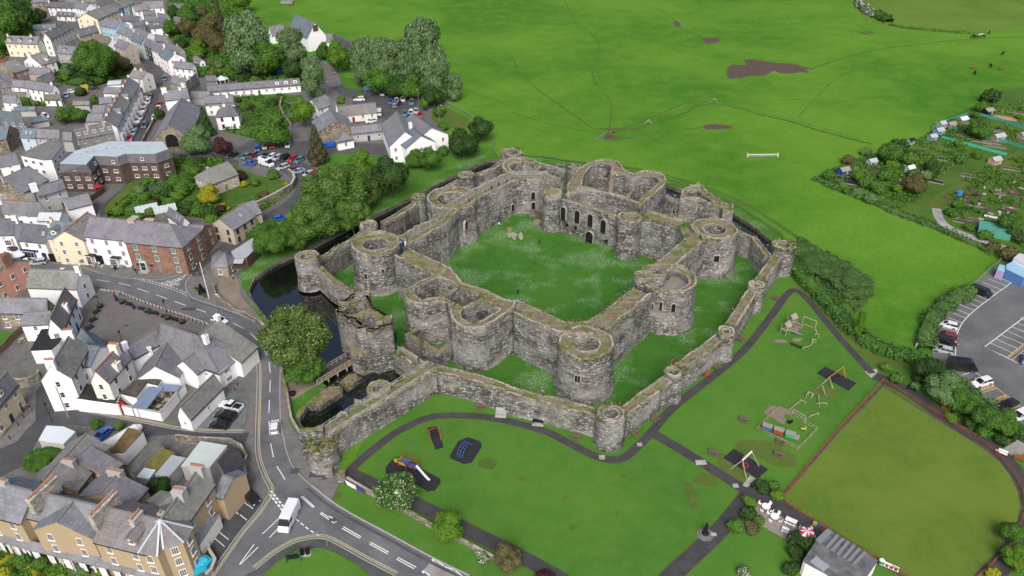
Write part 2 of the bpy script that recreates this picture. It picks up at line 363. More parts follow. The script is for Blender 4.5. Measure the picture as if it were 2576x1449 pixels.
def mas(name,outer,zt,inner=(),z0=-.3,parent=None,mat=None,batter=0,seg=.8,rough=.13,top=.22,floor=None,origin=None,ruin=0,base=None):
 mat=mat or Mst; o=origin or (0,0)
 outer=list(outer)
 if area(outer)<0: outer=outer[::-1]
 loops=[rsm(outer,seg)]+[rsm(l if area(l)<0 else l[::-1],seg) for l in inner]
 cx,cy=cen(outer); rr=max(.1,sqrt(abs(area(outer))/pi))
 V=[];F=[]; tops=[]
 for li,lp in enumerate(loops):
  zb=z0 if li==0 else (floor if floor is not None else z0)
  rows=max(2,int((zt-zb)/1.3)); n=len(lp); st=len(V)
  for r_ in range(rows+1):
   fr=r_/rows; z=zb+(zt-zb)*fr
   for (x,y) in lp:
    b=0
    if li==0 and batter: b=batter*(max(0,1-fr*2.2)**1.6)
    dx,dy=(x-cx)/rr*b,(y-cy)/rr*b
    q=noise.noise_vector(Ve((x*.55,y*.55,z*.55)))*rough+noise.noise_vector(Ve((x*1.9,y*1.9,z*1.9)))*rough*.7
    zz=z
    if r_==rows:
     zz=zt+nz(x,y,1,.5)*top+nz(x,y,5,1.7)*top*.8
     if ruin: zz-=ruin*max(0,nz(x,y,7,.16)+.15)*1.6
    V.append((x+dx+q.x-o[0],y+dy+q.y-o[1],zz))
  for r_ in range(rows):
   for i in range(n):
    a=st+r_*n+i; b_=st+r_*n+(i+1)%n; F.append((a,b_,b_+n,a+n))
  tops.append(list(range(st+rows*n,st+rows*n+n)))
 polys=[[Ve((V[i][0],V[i][1],0)) for i in tp] for tp in tops]; flat=[i for tp in tops for i in tp]
 for t_ in geometry.tessellate_polygon(polys): F.append(tuple(flat[i] for i in t_))
 if floor is not None:
  for li,lp in enumerate(loops[1:],1):
   st=min(F[0]) ; 
   base_i=[len(V)+i for i in range(len(lp))]; V+=[(p[0]-o[0],p[1]-o[1],floor) for p in lp]
   for t_ in geometry.tessellate_polygon([[Ve((p[0],p[1],0)) for p in lp]]): F.append(tuple(base_i[i] for i in t_))
 me=bpy.data.meshes.new(name); me.from_pydata(V,[],F)
 bm=bmesh.new(); bm.from_mesh(me); bmesh.ops.recalc_face_normals(bm,faces=bm.faces); bm.to_mesh(me); bm.free()
 return link(name,me,mat,parent)
def par(lp,zt,h=.9,th=.42,parent=None,closed=True,origin=(0,0),seg=.9,ruin=.5,inset=.3,name='parapet',gap=.0,mat=None):
 pts=rsm(lp,seg,closed); mb=MB(); n=len(pts)
 if closed and area(lp)<0: pts=pts[::-1]
 for i in range(n if closed else n-1):
  a=Ve((*pts[i],0));b=Ve((*pts[(i+1)%n],0)); d=(b-a)
  if d.length<.05: continue
  nn=Ve((-d.y,d.x,0)).normalized()
  u=nz(a.x,a.y,2,.33)+.7*nz(a.x,a.y,8,1.3)
  hh=h*(.8+ruin*u*1.2)
  if hh<.12 or nz(a.x,a.y,21,.5)>1-gap*2-.0001 and gap: hh=.12
  th_=th*.8; w_=th_*(1+.3*nz(a.x,a.y,4,1.1)); c0=(a+b)/2+nn*(inset+w_*.35*nz(a.x,a.y,11,.9))
  mb.box((c0.x-origin[0],c0.y-origin[1],zt-.3+(hh+.3)/2+nz(a.x,a.y,6,2)*.05),(d.length*1.04,w_,hh+.3),atan2(d.y,d.x)+nz(a.x,a.y,14,1)*.05)
 return mb.bd(name,mat or M_cap,parent)
def tufts(lps,zt,n,parent,origin=(0,0),s=.45,spread=.5,name='moss'):
 mb=MB(); s*=.55
 rnd=random.Random(int(zt*10)+n)
 for _ in range(int(n*.55)):
  lp=rnd.choice(lps); i=rnd.randrange(len(lp)); a=lp[i];b=lp[(i+1)%len(lp)]; t_=rnd.random()
  x=a[0]+(b[0]-a[0])*t_+rnd.gauss(0,spread); y=a[1]+(b[1]-a[1])*t_+rnd.gauss(0,spread)
  if nz(x,y,30,.25)<-.05: continue
  for _k in range(3):
   q=rnd.uniform(.2,.5)*s*2; v=Ve((rnd.gauss(0,1),rnd.gauss(0,1),rnd.gauss(0,.5))).normalized()*q; v2=v.cross(Ve((rnd.gauss(0,1),rnd.gauss(0,1),rnd.gauss(0,1)))).normalized()*q
   c=Ve((x-origin[0]+rnd.gauss(0,.15),y-origin[1]+rnd.gauss(0,.15),zt+rnd.uniform(.05,.45)))
   mb.face([c-v,c+v2,c+v,c-v2])
 return tag(mb.bd(name,M_moss,parent,fix=False),kind='stuff')
def opn(parent,p,nrm,w_,h,z,arch=True,name='window_opening',frame=True,depth=.1):
 n=Ve((nrm[0],nrm[1],0)).normalized(); u=Ve((-n.y,n.x,0)); c=Ve((p[0],p[1],z))
 def outline(w2,h2,off):
  pts=[c-u*w2/2,c+u*w2/2]
  if arch:
   hs=h2-w2*.5
   for i in range(7):
    t_=pi*i/6; pts.append(c+u*cos(t_)*w2/2+Ve((0,0,hs+sin(t_)*w2*.5)))
  else: pts+= [c+u*w2/2+Ve((0,0,h2)),c-u*w2/2+Ve((0,0,h2))]
  return [q+n*off for q in pts]
 mb=MB()
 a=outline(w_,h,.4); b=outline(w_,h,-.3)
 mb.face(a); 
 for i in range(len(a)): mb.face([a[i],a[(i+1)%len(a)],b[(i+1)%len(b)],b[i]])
 o=mb.bd(name,Mvd,parent,loc=(0,0,0))  # solid proud panel, no hole cut; its near-black colour stands for the shade within
 if frame:
  mb=MB(); a2=outline(w_+.36,h+.2,.36); a2=[q-Ve((0,0,.0)) for q in a2]; b2=outline(w_+.36,h+.2,-.3)
  mb.face(a2)
  for i in range(len(a2)): mb.face([a2[i],a2[(i+1)%len(a2)],b2[(i+1)%len(b2)],b2[i]])
  mb.bd('surround',M_dress,o)
 return o
def pol(lp,f,z): return [(p.x,p.y) for p in WP(lp,z,f)]
CAT='castle tower'
def rtw(pl,pr,zt,ri,label,batter=.9,hollow_off=(0,0),windows=(),para=.8,moss=60,floor=.3,cy=0,inner=None,ruin=0,mat=None,wratio=1.0,cat='tower',group='round towers of the inner ward'):
 a,b=W(pl,zt),W(pr,zt); c=(a+b)/2; r=(b-a).length/2; c.y+=cy
 root=emp('round_tower',(c.x,c.y,0),0,label,cat,group)
 og=(c.x,c.y); out=circle(og,r,40)
 if inner is None: inn=[circle((c.x+hollow_off[0],c.y+hollow_off[1]),r*ri,26)]
 else: inn=[inner]
 mas('wall',out,zt,inn,parent=root,batter=batter,origin=og,floor=floor,ruin=ruin,mat=mat,top=.25)
 par(out,zt,para,.6,root,True,og,inset=.4)
 par(inn[0][::-1] if area(inn[0])>0 else inn[0],zt,.3,.45,root,True,og,inset=.0,name='inner_kerb')
 if moss: tufts([out],zt+.1,moss*2,root,og,s=.4,spread=.35)
 for ang,z,w_,h,ar in windows:
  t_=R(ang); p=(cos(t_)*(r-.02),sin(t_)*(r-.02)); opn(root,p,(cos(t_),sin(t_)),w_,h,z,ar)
 return root,og,r
rtw((885,614),(1006,617),11,.54,'west corner round tower with a hollow top and people on the deck beside it',windows=[(-110,5,.7,1.1,False),(-70,6.5,.5,.9,False)])
rtw((1073,500),(1200,500),11,.6,'low broken round tower halfway along the long railed north west wall',windows=[(-150,7,.5,1,False)],ruin=1.2)
rtw((1262,421),(1363,421),11,.66,'round hollow tower at the far north corner of the castle by the pond end',windows=[])
rtw((1738,576),(1857,580),11,.5,'mossy round tower at the east corner with one square window',windows=[(-92,5.2,1.3,1.7,False),(-125,5,.35,1.3,False)],moss=260)
rtw((1403,864),(1545,866),10.6,.5,'large round tower nearest the park lawn with a twin window facing the viewer',windows=[(-112,5.4,.5,1.5,False),(-106.5,5.4,.5,1.5,False)],moss=160,para=.7)
ch,og,r=rtw((1611,702),(1753,705),10.8,.74,'broad chapel tower with two arched windows in the middle of the south east wall',windows=[(-112,6.6,.6,2.2,True),(-88,6.4,.9,2.2,True),(-128,6.6,.3,1,False)],floor=8.8,batter=.8,moss=140)
M_flag=paving('roof_flagstones',(.24,.22,.2),1.3,.9,.3)
mb=MB(); mb.poly(circle((0,0),r*.76,24),8.6,8.95); mb.bd('flagged_floor',M_flag,ch)
def ofp(line,th):
 "XY open line -> closed band offset to its left by th"
 L=[Ve((p[0],p[1])) for p in line]; out=[]
 for i,p in enumerate(L):
  d1=(L[i]-L[i-1]).normalized() if i>0 else (L[1]-L[0]).normalized()
  d2=(L[i+1]-L[i]).normalized() if i<len(L)-1 else d1
  n1=Ve((-d1.y,d1.x));n2=Ve((-d2.y,d2.x)); m=(n1+n2); m=m/max(.3,m.length_squared)*2
  out.append(p+m*th)
 return [tuple(p) for p in L]+[tuple(p) for p in out[::-1]]
def curtain(line,z,th,label,name='curtain_wall',cat='castle wall',mat=None,para_out=.9,para_in=.35,ruin=0,moss=60,group=None,top=.2,world=False,f=P):
 ln=[(p.x,p.y) for p in WP(line,z,f)] if not world else line
 lp=ofp(ln,th); c=cen(lp)
 root=emp(name,(c[0],c[1],0),0,label,cat,group)
 mas('wall',lp,z,[],parent=root,origin=c,mat=mat,ruin=ruin,top=top)
 n=len(ln); far=lp[n:][::-1]
 sgn=1 if th>0 else -1
 if para_in: par(ln,z,para_in,.45,root,False,c,inset=.3*sgn,name='inner_kerb')
 if para_out: par(far,z,para_out,.6,root,False,c,inset=-.35*sgn)
 if moss: tufts([ln,far],z+.1,moss*2,root,c,s=.4,spread=.4)
 return root,c
def railing(parent,pts,z,origin,h=1.1,name='handrail'):
 mb=MB(); q=[Ve((p[0]-origin[0],p[1]-origin[1],z)) for p in rsm(pts,2.0,False)]
 for i,a in enumerate(q):
  mb.bar(a,a+Ve((0,0,h)),.09)
  if i<len(q)-1:
   for hh in(.55,h): mb.bar(a+Ve((0,0,hh)),q[i+1]+Ve((0,0,hh)),.08)
 return mb.bd(name,M_rail,parent)
G_in='curtain walls of the inner ward'
nw=[B(1850,700),B(2400,405),A(640,1010),A(1000,790),A(1520,545),A(1850,545),A(1990,620)]
rt,c=curtain(nw,11,4.6,'long north west castle wall with a railed walkway on top',group=G_in)
e=[(p.x,p.y) for p in WP(nw,11)]
railing(rt,[(x-.7*.78*0,y) for x,y in ofp(e,1.6)[len(e):][::-1]],11,c); railing(rt,ofp(e,3.2)[len(e):][::-1],11,c)
for px,py,w_,h,z,ar in ((*A(745,1280),1.4,2.4,5.2,True),(*A(750,1449),1.3,3,1.0,False)):
 p=W((px,py),z); d=(Ve(e[2])-Ve(e[1])).normalized(); opn(rt,(p.x-c[0],p.y-c[1]),(d.y,-d.x),w_,h,z,ar)
for px,py,w_,h,z in ((*A(1765,820),1.1,2.2,5.6),(*A(1768,980),1.1,2.4,2.3)):
 p=W((px,py),z); p.y-=.1; opn(rt,(p.x-c[0],p.y-c[1]),(.1,-1),w_,h,z,True)
p=W(A(1450,990),2.2); opn(rt,(p.x-c[0]+.1,p.y-c[1]-.2),(.5,-.8),1,2,2.2,True)
mb=MB(); a=W(A(1765,990),2.4); b=W(A(1870,1090),0)
for i in range(9):
 t_=i/8; q=a.lerp(b,t_); mb.box((q.x,q.y-.6,(2.3*(1-t_)+.2)/2),(1.7,1.3,2.3*(1-t_)+.2),-.5)
tag(mb.bd('stone_stairs',Mds),'stone steps climbing to a doorway in the courtyard corner','stairs')
wl_=[B(1560,880),B(1700,950),B(2120,1135),B(2180,1160)]
curtain([B(2440,1060),B(1850,790)][::-1],11,-5.4,'short inner wall with a red gravel deck right of the west tower',group=G_in,moss=80)
T22=T(2,2); T21=T(2,1)
curtain([T22(-20,140),T22(60,120),T22(300,235),T22(540,340),T22(640,345),T22(770,335)],11,-4.9,'inner wall topped with rusty turf between the sea side gatehouse and the near tower',group=G_in,moss=120)
curtain([T22(770,335),T22(960,205),T22(1215,0)],11,-5.0,'inner wall topped with rusty turf between the near tower and the chapel tower',group=G_in,moss=120)
curtain([T21(1400,1230),T21(1540,1120),T21(1735,960),T21(1690,885),T21(1650,850)],11,-4.8,'inner wall with a brown turf deck between the chapel tower and the mossy east tower',group=G_in,moss=140)
curtain([T21(1650,850),T21(1290,745)],11,-4.6,'short inner wall at the east corner beside the far gatehouse, facing the courtyard',group=G_in,moss=140)
mb_root=emp('stair_turret',(0,0,0),0,'pair of broken stair turrets on the courtyard side of the chapel tower','turret')
for q,rr_ in ((T21(1430,1290),3.0),(T21(1330,1330),2.4)):
 pc=W(q,11.5); mas('wall',circle((pc.x,pc.y),rr_,20),11.9,[circle((pc.x,pc.y),rr_*.5,12)],parent=mb_root,seg=.8,top=.5,floor=9)
gz=11
T12=T(1,2)
og_=[B(2440,1060),B(2300,1140),B(1960,1290),B(1790,1400),D(1105,100),D(1115,160),D(1160,215),D(1260,250),D(1400,270),D(1540,250),D(1640,225),D(1740,235),D(1800,310),D(1800,400),D(1820,490),D(1900,560),D(2010,610),D(2160,635),D(2330,610),D(2500,510),T12(2600,215),T12(2620,150),T12(2480,110),T12(2330,30),T12(2210,-10),T12(2080,-50)]
outer=pol(og_,P,gz)
h1=pol([D(1265,10),D(1260,90),D(1290,130),D(1390,200),D(1470,170),D(1600,160),T12(2040,-10),T12(1960,-70),B(2280,1200),B(1940,1360)],P,gz)
h2=pol([D(1700,150),D(1990,300),D(2290,160),D(2240,110),D(1960,0)],P,gz)
h3=pol([D(1960,360),D(1970,460),D(2110,530),D(2310,500),D(2560,330),D(2330,190),D(2010,310)],P,gz)
c=cen(outer)
root=emp('gatehouse',(c[0],c[1],0),0,'twin towered castle gatehouse on the sea side with three roofless rooms and turf wall tops','gatehouse')
mas('wall',outer,gz,[h1,h2,h3],parent=root,origin=c,batter=.5,floor=.3)
par(outer,gz,.55,.55,root,True,c,inset=.35,ruin=.35)
for h in(h1,h2,h3): par(h,gz,.35,.45,root,True,c,inset=-.1,name='inner_kerb')
tufts([outer,h2,h3],gz+.1,500,root,c,s=.4,spread=.6)
for q,z,w_,h,n in ((D(1235,490),5.2,1.1,2,(-.75,-.7)),(D(1940,845),4.2,1.2,1.9,(-.75,-.65)),(D(1565,480),6,.35,1.2,(.1,-1)),(D(1705,520),4.6,3.0,5.6,(.35,-.95)),(D(1790,710),1.0,1.5,2.4,(-.9,-.4))):
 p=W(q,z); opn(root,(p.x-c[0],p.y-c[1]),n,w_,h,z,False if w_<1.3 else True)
bl=pol([D(1110,700),D(1640,1000),D(1860,810)],P,4.3); cc=cen(bl)
root=emp('barbican_wall',(cc[0],cc[1],0),0,'low mossy walls of the small triangular court in front of the sea side gatehouse','castle wall')
lp=ofp(bl,1.2); mas('wall',lp,4.3,[],parent=root,origin=cc,top=.15); tufts([bl,lp],4.4,420,root,cc,s=.35,spread=.35)
lb=pol([D(1110,700),D(1360,560)],P,4.5); lp=ofp(lb,-1.0); mas('return_wall',lp,4.5,[],parent=root,origin=cc)
nzz=10.8
ou=pol([C(270,700),C(260,560),C(330,470),C(430,310),C(560,225),C(700,175),C(830,155),C(950,165),C(1040,205),C(1095,265),C(1120,315),C(1200,355),C(1290,375),C(1360,350),C(1440,335),C(1580,345),C(1680,375),C(1755,430),C(1772,500),C(1740,560),C(1600,690),C(1470,790),C(1370,880),C(1300,830),C(1100,740),C(860,690),C(700,650),C(470,620)],P,nzz)
hol=pol([C(480,560),C(520,380),C(620,270),C(760,205),C(880,215),C(960,270),C(925,340),C(1060,350),C(1240,420),C(1310,440),C(1400,405),C(1520,405),C(1640,450),C(1665,490),C(1600,560),C(1450,690),C(1340,810),C(1130,715),C(900,660),C(720,620)],P,nzz)
c=cen(ou)
root=emp('gatehouse',(c[0],c[1],0),0,'roofless far gatehouse with two rounded towers and five tall hall windows facing the courtyard','gatehouse')
mas('tower_wall',ou,nzz,[hol],parent=root,origin=c,batter=.2,floor=.3,top=.2)
par(ou,nzz,.7,.5,root,True,c,inset=.35,ruin=.3); par(hol,nzz,.3,.4,root,True,c,inset=-.1,name='inner_kerb')
tufts([ou],nzz,260,root,c)
for ln,z,th,ru in (([C(460,625),C(700,655),C(860,700),C(1100,750),C(1310,850)],9.6,1.3,.2),([C(940,330),C(900,520),C(880,700)],8.6,1.4,2.0),([C(1250,545),C(1130,720)],7.8,1.4,1.0)):
 l2=pol(ln,P,z); mas('cross_wall',ofp(l2,th),z,[],parent=root,origin=c,ruin=ru,top=.5)
hf=pol([C(180,770),C(420,840),C(640,905),C(860,975),C(1050,1040)],P,9.8)
mas('hall_front',ofp(hf,1.8),9.8,[],parent=root,origin=c,top=.25,batter=0); par(hf,9.8,.35,.5,root,False,c,inset=.5,name='hall_parapet')
d=(Ve(hf[3])-Ve(hf[1])).normalized(); n=(d.y,-d.x)
for q,z,w_,h in ((C(215,1060),4.9,1.5,4.0),(C(425,1105),4.4,1.6,3.9),(C(620,1160),4.4,1.6,3.8),(C(815,1255),4.1,1.6,4.0),(C(1005,1310),3.4,1.6,4.0),(C(605,1400),0.2,2.3,3.4)):
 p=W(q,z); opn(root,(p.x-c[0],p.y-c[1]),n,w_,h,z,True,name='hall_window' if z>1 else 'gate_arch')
for q,z in((C(265,1160),3.4),(C(395,1200),3.2),(C(860,1400),1.8)):
 p=W(q,z); opn(root,(p.x-c[0],p.y-c[1]),n,.6,.7,z,False,frame=False)
for q,z,w_,h in ((C(975,585),5,.6,2),(C(1110,600),5,1.0,2.4),(C(1440,640),4.5,1.2,2.6)):
 p=W(q,z); opn(root,(p.x-c[0],p.y-c[1]),n,w_,h,z,True)
for q,rr_,zt,nm in ((A(2060,735),2.7,11.2,'turret'),(C(1215,1040),3.2,11.0,'turret')):
 pc=W(q,zt); cl=circle((pc.x,pc.y),rr_,26); o=mas(nm,cl,zt,[],parent=root,origin=c,top=.5,batter=.35); par(cl,zt,.5,.7,root,True,c,name='turret_parapet',ruin=.8); tufts([cl],zt+.2,90,root,c,s=.5,spread=.8)
pl=pol([C(1400,1000),C(1500,930),C(1720,1000),C(2000,1130),C(1900,1190),C(1420,1060)],P,10.4)
cc=cen(pl); r2=emp('wall_platform',(cc[0],cc[1],0),0,'grassy broken wall top between the far gatehouse and the mossy east tower','castle wall')
mas('wall',pl,10.4,[],parent=r2,origin=cc,top=.35); tufts([pl],10.5,120,r2,cc)
G_out='outer curtain walls with turrets'; G_tu='small turrets of the outer wall'
def turret(pl_,pr_,z,label,ri=.6,cy=0,moss=60,floor=None,ruin=0,n_=26,batter=.35):
 return rtw(pl_,pr_,z,ri,label,batter=batter,moss=moss,floor=floor if floor is not None else z-1.2,cy=cy,para=.5,ruin=ruin,cat='turret',group=G_tu)
turret((741,646),(803,646),8.2,'round water side turret at the west tip of the castle standing in the moat',.62,moss=20,floor=5)
turret((904,566),(950,566),7,'half open round turret beside the dark moat, second from the west tip',.62,moss=20)
turret((1034,497),(1072,497),7.2,'mossy topped outer turret behind the broken tower on the moat side',.5,moss=120)
turret((1151,441),(1195,441),7.2,'outer turret with a turf top and a doorway, between two bright pieces of moat',.5,moss=60)
turret((1258,384),(1315,384),7.6,'overgrown outer turret at the far north corner of the castle',.66,moss=160,floor=2)
turret((1427,420),(1462,420),7.2,'ivy capped small turret behind the left shoulder of the far gatehouse',.4,moss=240)
turret((1941,618),(2003,618),7.4,'ivy clad corner turret at the east tip of the outer wall beside the thicket',.55,moss=300)
turret((1882,719),(1924,717),6.8,'outer turret nearest the wooden adventure playground with its base on the lawn',.45,moss=50)
turret((1805,836),(1849,834),6.8,'outer turret with a brown weedy top in the middle of the south east outer wall',.45,moss=100)
turret((1671,938),(1718,936),6.8,'outer turret with a person standing behind it, above the red benches',.6,moss=60)
turret((1500,1042),(1573,1042),7.0,'broad outer corner turret nearest the curving park path',.58,moss=120,floor=4.2)
OC=[ ([(790,655),(860,612),(905,585)],'outer wall beside the dark moat just behind the west tip turret',-2.4),
 ([(955,560),(1000,535),(1035,512)],'outer wall with a ledge beside the moat behind the big trees',-2.6),
 ([(1072,495),(1110,473),(1152,452)],'ruined outer wall with steps inside it between two moat side turrets',-2.6),
 ([(1195,437),(1230,425),(1262,402)],'short ruined outer wall running up to the far north turret',-2.4),
 ([(1315,397),(1365,412),(1428,428)],'outer wall running from the far north turret behind the round hollow tower',-2.2),
 ([(1462,432),(1560,452),(1680,492),(1716,505)],'hidden outer wall behind the far gatehouse',-2.2),
 ([(1848,575),(1880,590),(1905,600),(1925,625),(1942,645)],'curved outer wall between the outer north gate and the east tip turret',-2.2),
]
for ln,lb,th in OC: curtain(ln,5.8,th,lb,name='outer_wall',group=G_out,moss=30,ruin=.5,mat=Mds if 'moat' in lb else None)
SE=[([(1945,640),(1912,685),(1897,706)],'short outer wall between the east tip turret and the playground turret'),
 ([(1884,722),(1850,775),(1825,812)],'straight outer wall above the lawn between the playground turret and the weedy turret'),
 ([(1806,836),(1752,878),(1694,918)],'outer wall with a broken ledge between the weedy turret and the person'),
 ([(1672,944),(1612,988),(1549,1034)],'outer wall with a dark gutter line running down to the corner turret')]
for ln,lb in SE: curtain(ln,5.6,2.6,lb,name='outer_wall',group=G_out,moss=50,para_in=.5,para_out=.3)
curtain([(1100,938),(1200,962),(1290,995),(1400,1022),(1505,1050)],5.4,2.4,'long low outer wall facing the park path and the swings',name='outer_wall',group=G_out,moss=90,para_in=.35,para_out=.3)
curtain([B(370,1040),B(600,1260),B(880,1449),(882,745)],5.6,2.0,'outer wall with a railed walk from the west tip turret down to the sea gate',name='outer_wall',group=G_out,moss=30,para_in=.5,para_out=0)
rr,c=curtain([D(940,960),D(1180,1130),D(1380,1290),D(1600,1330)],5.2,2.6,'outer wall with handrails between the sea gate and the dock corner',name='outer_wall',group=G_out,moss=90,para_in=.3,para_out=.2)
railing(rr,pol([D(1020,940),D(1380,1160),D(1700,1240)],P,5.2),5.2,c)
gl=pol([(1101,932),(1000,995),(900,1055),(832,1100)],P,5.6)
rr,c=curtain(gl,5.6,-3.3,'wide fortified wall of the dock with a gravel walkway, handrail and broken merlons',name='dock_wall',cat='castle wall',world=True,moss=70,para_in=.8,para_out=.7)
e=ofp(gl,-2.9)[len(gl):][::-1]; railing(rr,e,5.6,c); railing(rr,ofp(gl,-.6)[len(gl):][::-1],5.6,c,.8)
turret((922,978),(985,978),6.0,'half round dock turret with three merlons standing in the dark water',.6,cy=0,moss=60,floor=3.5)
for q,s_,lb in (((785,1098),(4.2,1.6,3),'ragged stump of masonry with a small slit beside the dock end of the wall'),((862,1050),(2,1,2.2),'broken merlon on the dock side of the walkway, larger of the two'),((902,1022),(1.4,.9,2.2),'broken merlon on the dock side of the walkway, smaller and higher up')):
 p=W(q,5.5); l_=[(p.x-s_[0]/2,p.y-s_[1]/2),(p.x+s_[0]/2,p.y-s_[1]/2+.8),(p.x+s_[0]/2,p.y+s_[1]/2+.8),(p.x-s_[0]/2,p.y+s_[1]/2)]
 r_=emp('broken_merlon',(p.x,p.y,0),0,lb,'ruin'); mas('wall',l_,5.5+s_[2]*.5,[],parent=r_,origin=(p.x,p.y),top=.8)
p=W((808,1116),5.2); cl=circle((p.x,p.y),2.7,26); r_=emp('bastion',(p.x,p.y,0),0,'blunt turf topped end of the dock wall rising above the pavement','bastion')
mas('wall',cl,5.2,[],parent=r_,origin=(p.x,p.y),top=.5,batter=.4); tufts([circle((p.x,p.y),1,12),circle((p.x,p.y),2.2,12)],5.3,160,r_,(p.x,p.y),s=.5,spread=1)
sz=10
ou=pol([D(75,360),D(90,290),D(180,225),D(330,140),D(520,70),D(590,200),D(650,320),D(760,370),D(880,440),D(940,580),D(930,620),D(800,640),D(650,690),D(560,660),D(420,680),D(440,600),D(340,520),D(230,470),D(100,410)],P,sz)
ha=pol([D(165,370),D(230,305),D(500,205),D(560,320),D(300,410)],P,sz); hb=pol([D(440,490),D(600,410),D(760,500),D(690,600),D(560,610)],P,sz); _=0
c=cen(ou); root=emp('sea_gate',(c[0],c[1],0),0,'ruined sea gate with three open rooms and yellow moss at the end of the footbridge','gatehouse')
mas('wall',ou,sz,[ha,hb],parent=root,origin=c,floor=3,top=.3,z0=-1.4)
for q_,h_,s_ in ((D(480,110),11.6,(3.2,1.4)),(D(735,570),11.0,(1.6,1.6)),(D(870,500),11.6,(1.5,2.6)),(D(200,270),10.8,(2.4,1.2)),(D(480,640),10.9,(1.6,1.5))):
 p=W(q_,h_-.6); mas('pinnacle',[(p.x-s_[0]/2,p.y-s_[1]/2),(p.x+s_[0]/2,p.y-s_[1]/2+.4),(p.x+s_[0]/2,p.y+s_[1]/2+.4),(p.x-s_[0]/2,p.y+s_[1]/2)],h_,[],parent=root,origin=c,z0=8,top=.6); par(ou,sz,.8,.6,root,True,c,inset=.35,ruin=.9)
tufts([ou,ha,hb],sz+.1,200,root,c,s=.45,spread=.3)
lw=pol([D(285,905),D(350,890),D(430,890),D(640,790),D(720,900),D(455,1035),D(300,965)],P,4.5); mas('lower_wall',lw,4.6,[],parent=root,origin=c,z0=-1.4,top=.7)
for q,z,w_,h,n in ((D(228,600),6.2,.3,1.2,(-.6,-.8)),(D(640,880),5.6,.35,1.3,(-.2,-1)),(D(395,800),3.4,1.3,4.6,(-.7,-.7)),(D(935,950),3.4,.8,1.8,(.6,-.8)),(D(795,820),6.4,.6,.7,(.1,-1))):
 p=W(q,z); opn(root,(p.x-c[0],p.y-c[1]),n,w_,h,z,w_>1)
ou=pol([C(1970,760),C(2000,640),C(2100,600),C(2240,550),C(2310,570),C(2400,690),C(2576,790),T21(2225,640),T21(2225,690),T21(2120,700),C(2576,900),C(2270,790),C(1990,760)],P,7.0)
hh_=pol([C(2060,700),C(2120,640),C(2230,610),C(2330,700),C(2480,800),C(2380,810),C(2150,720)],P,7.0)
c=cen(ou); root=emp('outer_gate',(c[0],c[1],0),0,'unfinished outer north gate with an arched doorway and broken white topped walls','gatehouse')
mas('wall',ou,7,[hh_],parent=root,origin=c,floor=5.4,top=.5); par(ou,7,.9,.6,root,True,c,ruin=.9)
d=(Ve(ou[-2])-Ve(ou[-1])).normalized()
for q,z,w_,h in ((C(2240,1050),1.2,2.4,2.6),(C(2030,1050),.3,1.0,2.6),(C(1885,940),2.6,.6,1.2),(C(2065,700),5.4,1.2,1.8)):
 p=W(q,z); opn(root,(p.x-c[0],p.y-c[1]),(-.4,-.9),w_,h,z,True)
for lp,z,lb in (([T12(400,1290),T12(420,1230),T12(530,1140),T12(740,985),T12(870,1000),T12(870,1045),T12(640,1195),T12(520,1185),T12(430,1310)],.35,'broken sloping dock wall along the grassy bank of the moat'),([T12(835,950),T12(930,870),T12(1000,860),T12(1045,915),T12(925,1005)],.3,'rubble pier with dry grass at the foot of the sea gate')):
 l_=pol(lp,P,z); cc=cen(l_); r_=emp('dock_ruin',(cc[0],cc[1],0),0,lb,'ruin'); mas('wall',l_,z,[],parent=r_,origin=cc,top=.2,z0=-2,mat=Mds); tufts([l_],z,60,r_,cc)
mb=MB(); rnd=random.Random(4)
for i in range(26):
 p=W(A(rnd.uniform(1400,1610),rnd.uniform(1360,1440)),0); s_=rnd.uniform(.35,.9); mb.box((p.x,p.y,s_*.35),(s_,s_*.8,s_*.7),rnd.uniform(0,3))
tag(mb.bd('stone_blocks',M_dress),'ring of loose pale stone blocks lying on the courtyard grass','stone blocks')
mb=MB(); p=W(A(1410,1320),0); mb.box((p.x,p.y,.45),(1.3,.8,.9),.3); mb.box((p.x,p.y,.94),(1.45,.95,.08),.3); tag(mb.bd('wooden_chest',pln('chest_wood',(.3,.2,.12),.7)),'small brown wooden box on the courtyard grass beside the stone blocks','box')
l_=pol([A(1740,1195),A(1830,1130),A(1930,1080),A(1930,1180),A(1860,1220)],P,.6); cc=cen(l_); r_=emp('fallen_masonry',(cc[0],cc[1],0),0,'low heap of fallen masonry at the foot of the left courtyard turret','ruin'); mas('rubble',l_,.6,[],parent=r_,origin=cc,top=.6,mat=Mds)
T00=T(0,0);T10=T(1,0);T20=T(2,0);T30=T(3,0);T01=T(0,1);T11=T(1,1);T31=T(3,1);T02=T(0,2);T32=T(3,2);T03=T(0,3);T13=T(1,3);T23=T(2,3);T33=T(3,3)
sheet('park_lawn',[(1101,940),(1500,1050),(1560,1050),(1690,945),(1825,840),(1905,720),(1990,660),(2010,690),(2210,850),(2350,950),(2480,1050),(2576,1130),(2800,1300),(2800,1700),(1500,1700),(1181,1449),(1089,1404),(969,1339),(894,1299),(834,1262),(870,1185),(980,1000)],.02,G_park)
sheet('worn_verge',[(2010,690),(2060,740),(2130,800),(2300,900),(2310,930),(2200,925),(2080,800),(2000,725)],.035,G_worn)
sheet('castle_grass',[W(p,2) for p in [(1105,945),(1300,990),(1525,1045),(1690,945),(1825,840),(1905,722),(1955,650),(1925,630),(1845,560),(1700,505),(1560,470),(1440,436),(1330,412),(1285,405),(1172,458),(1052,512),(932,588),(790,672),(890,790),(990,880)]],.03,G_castle,world=True)
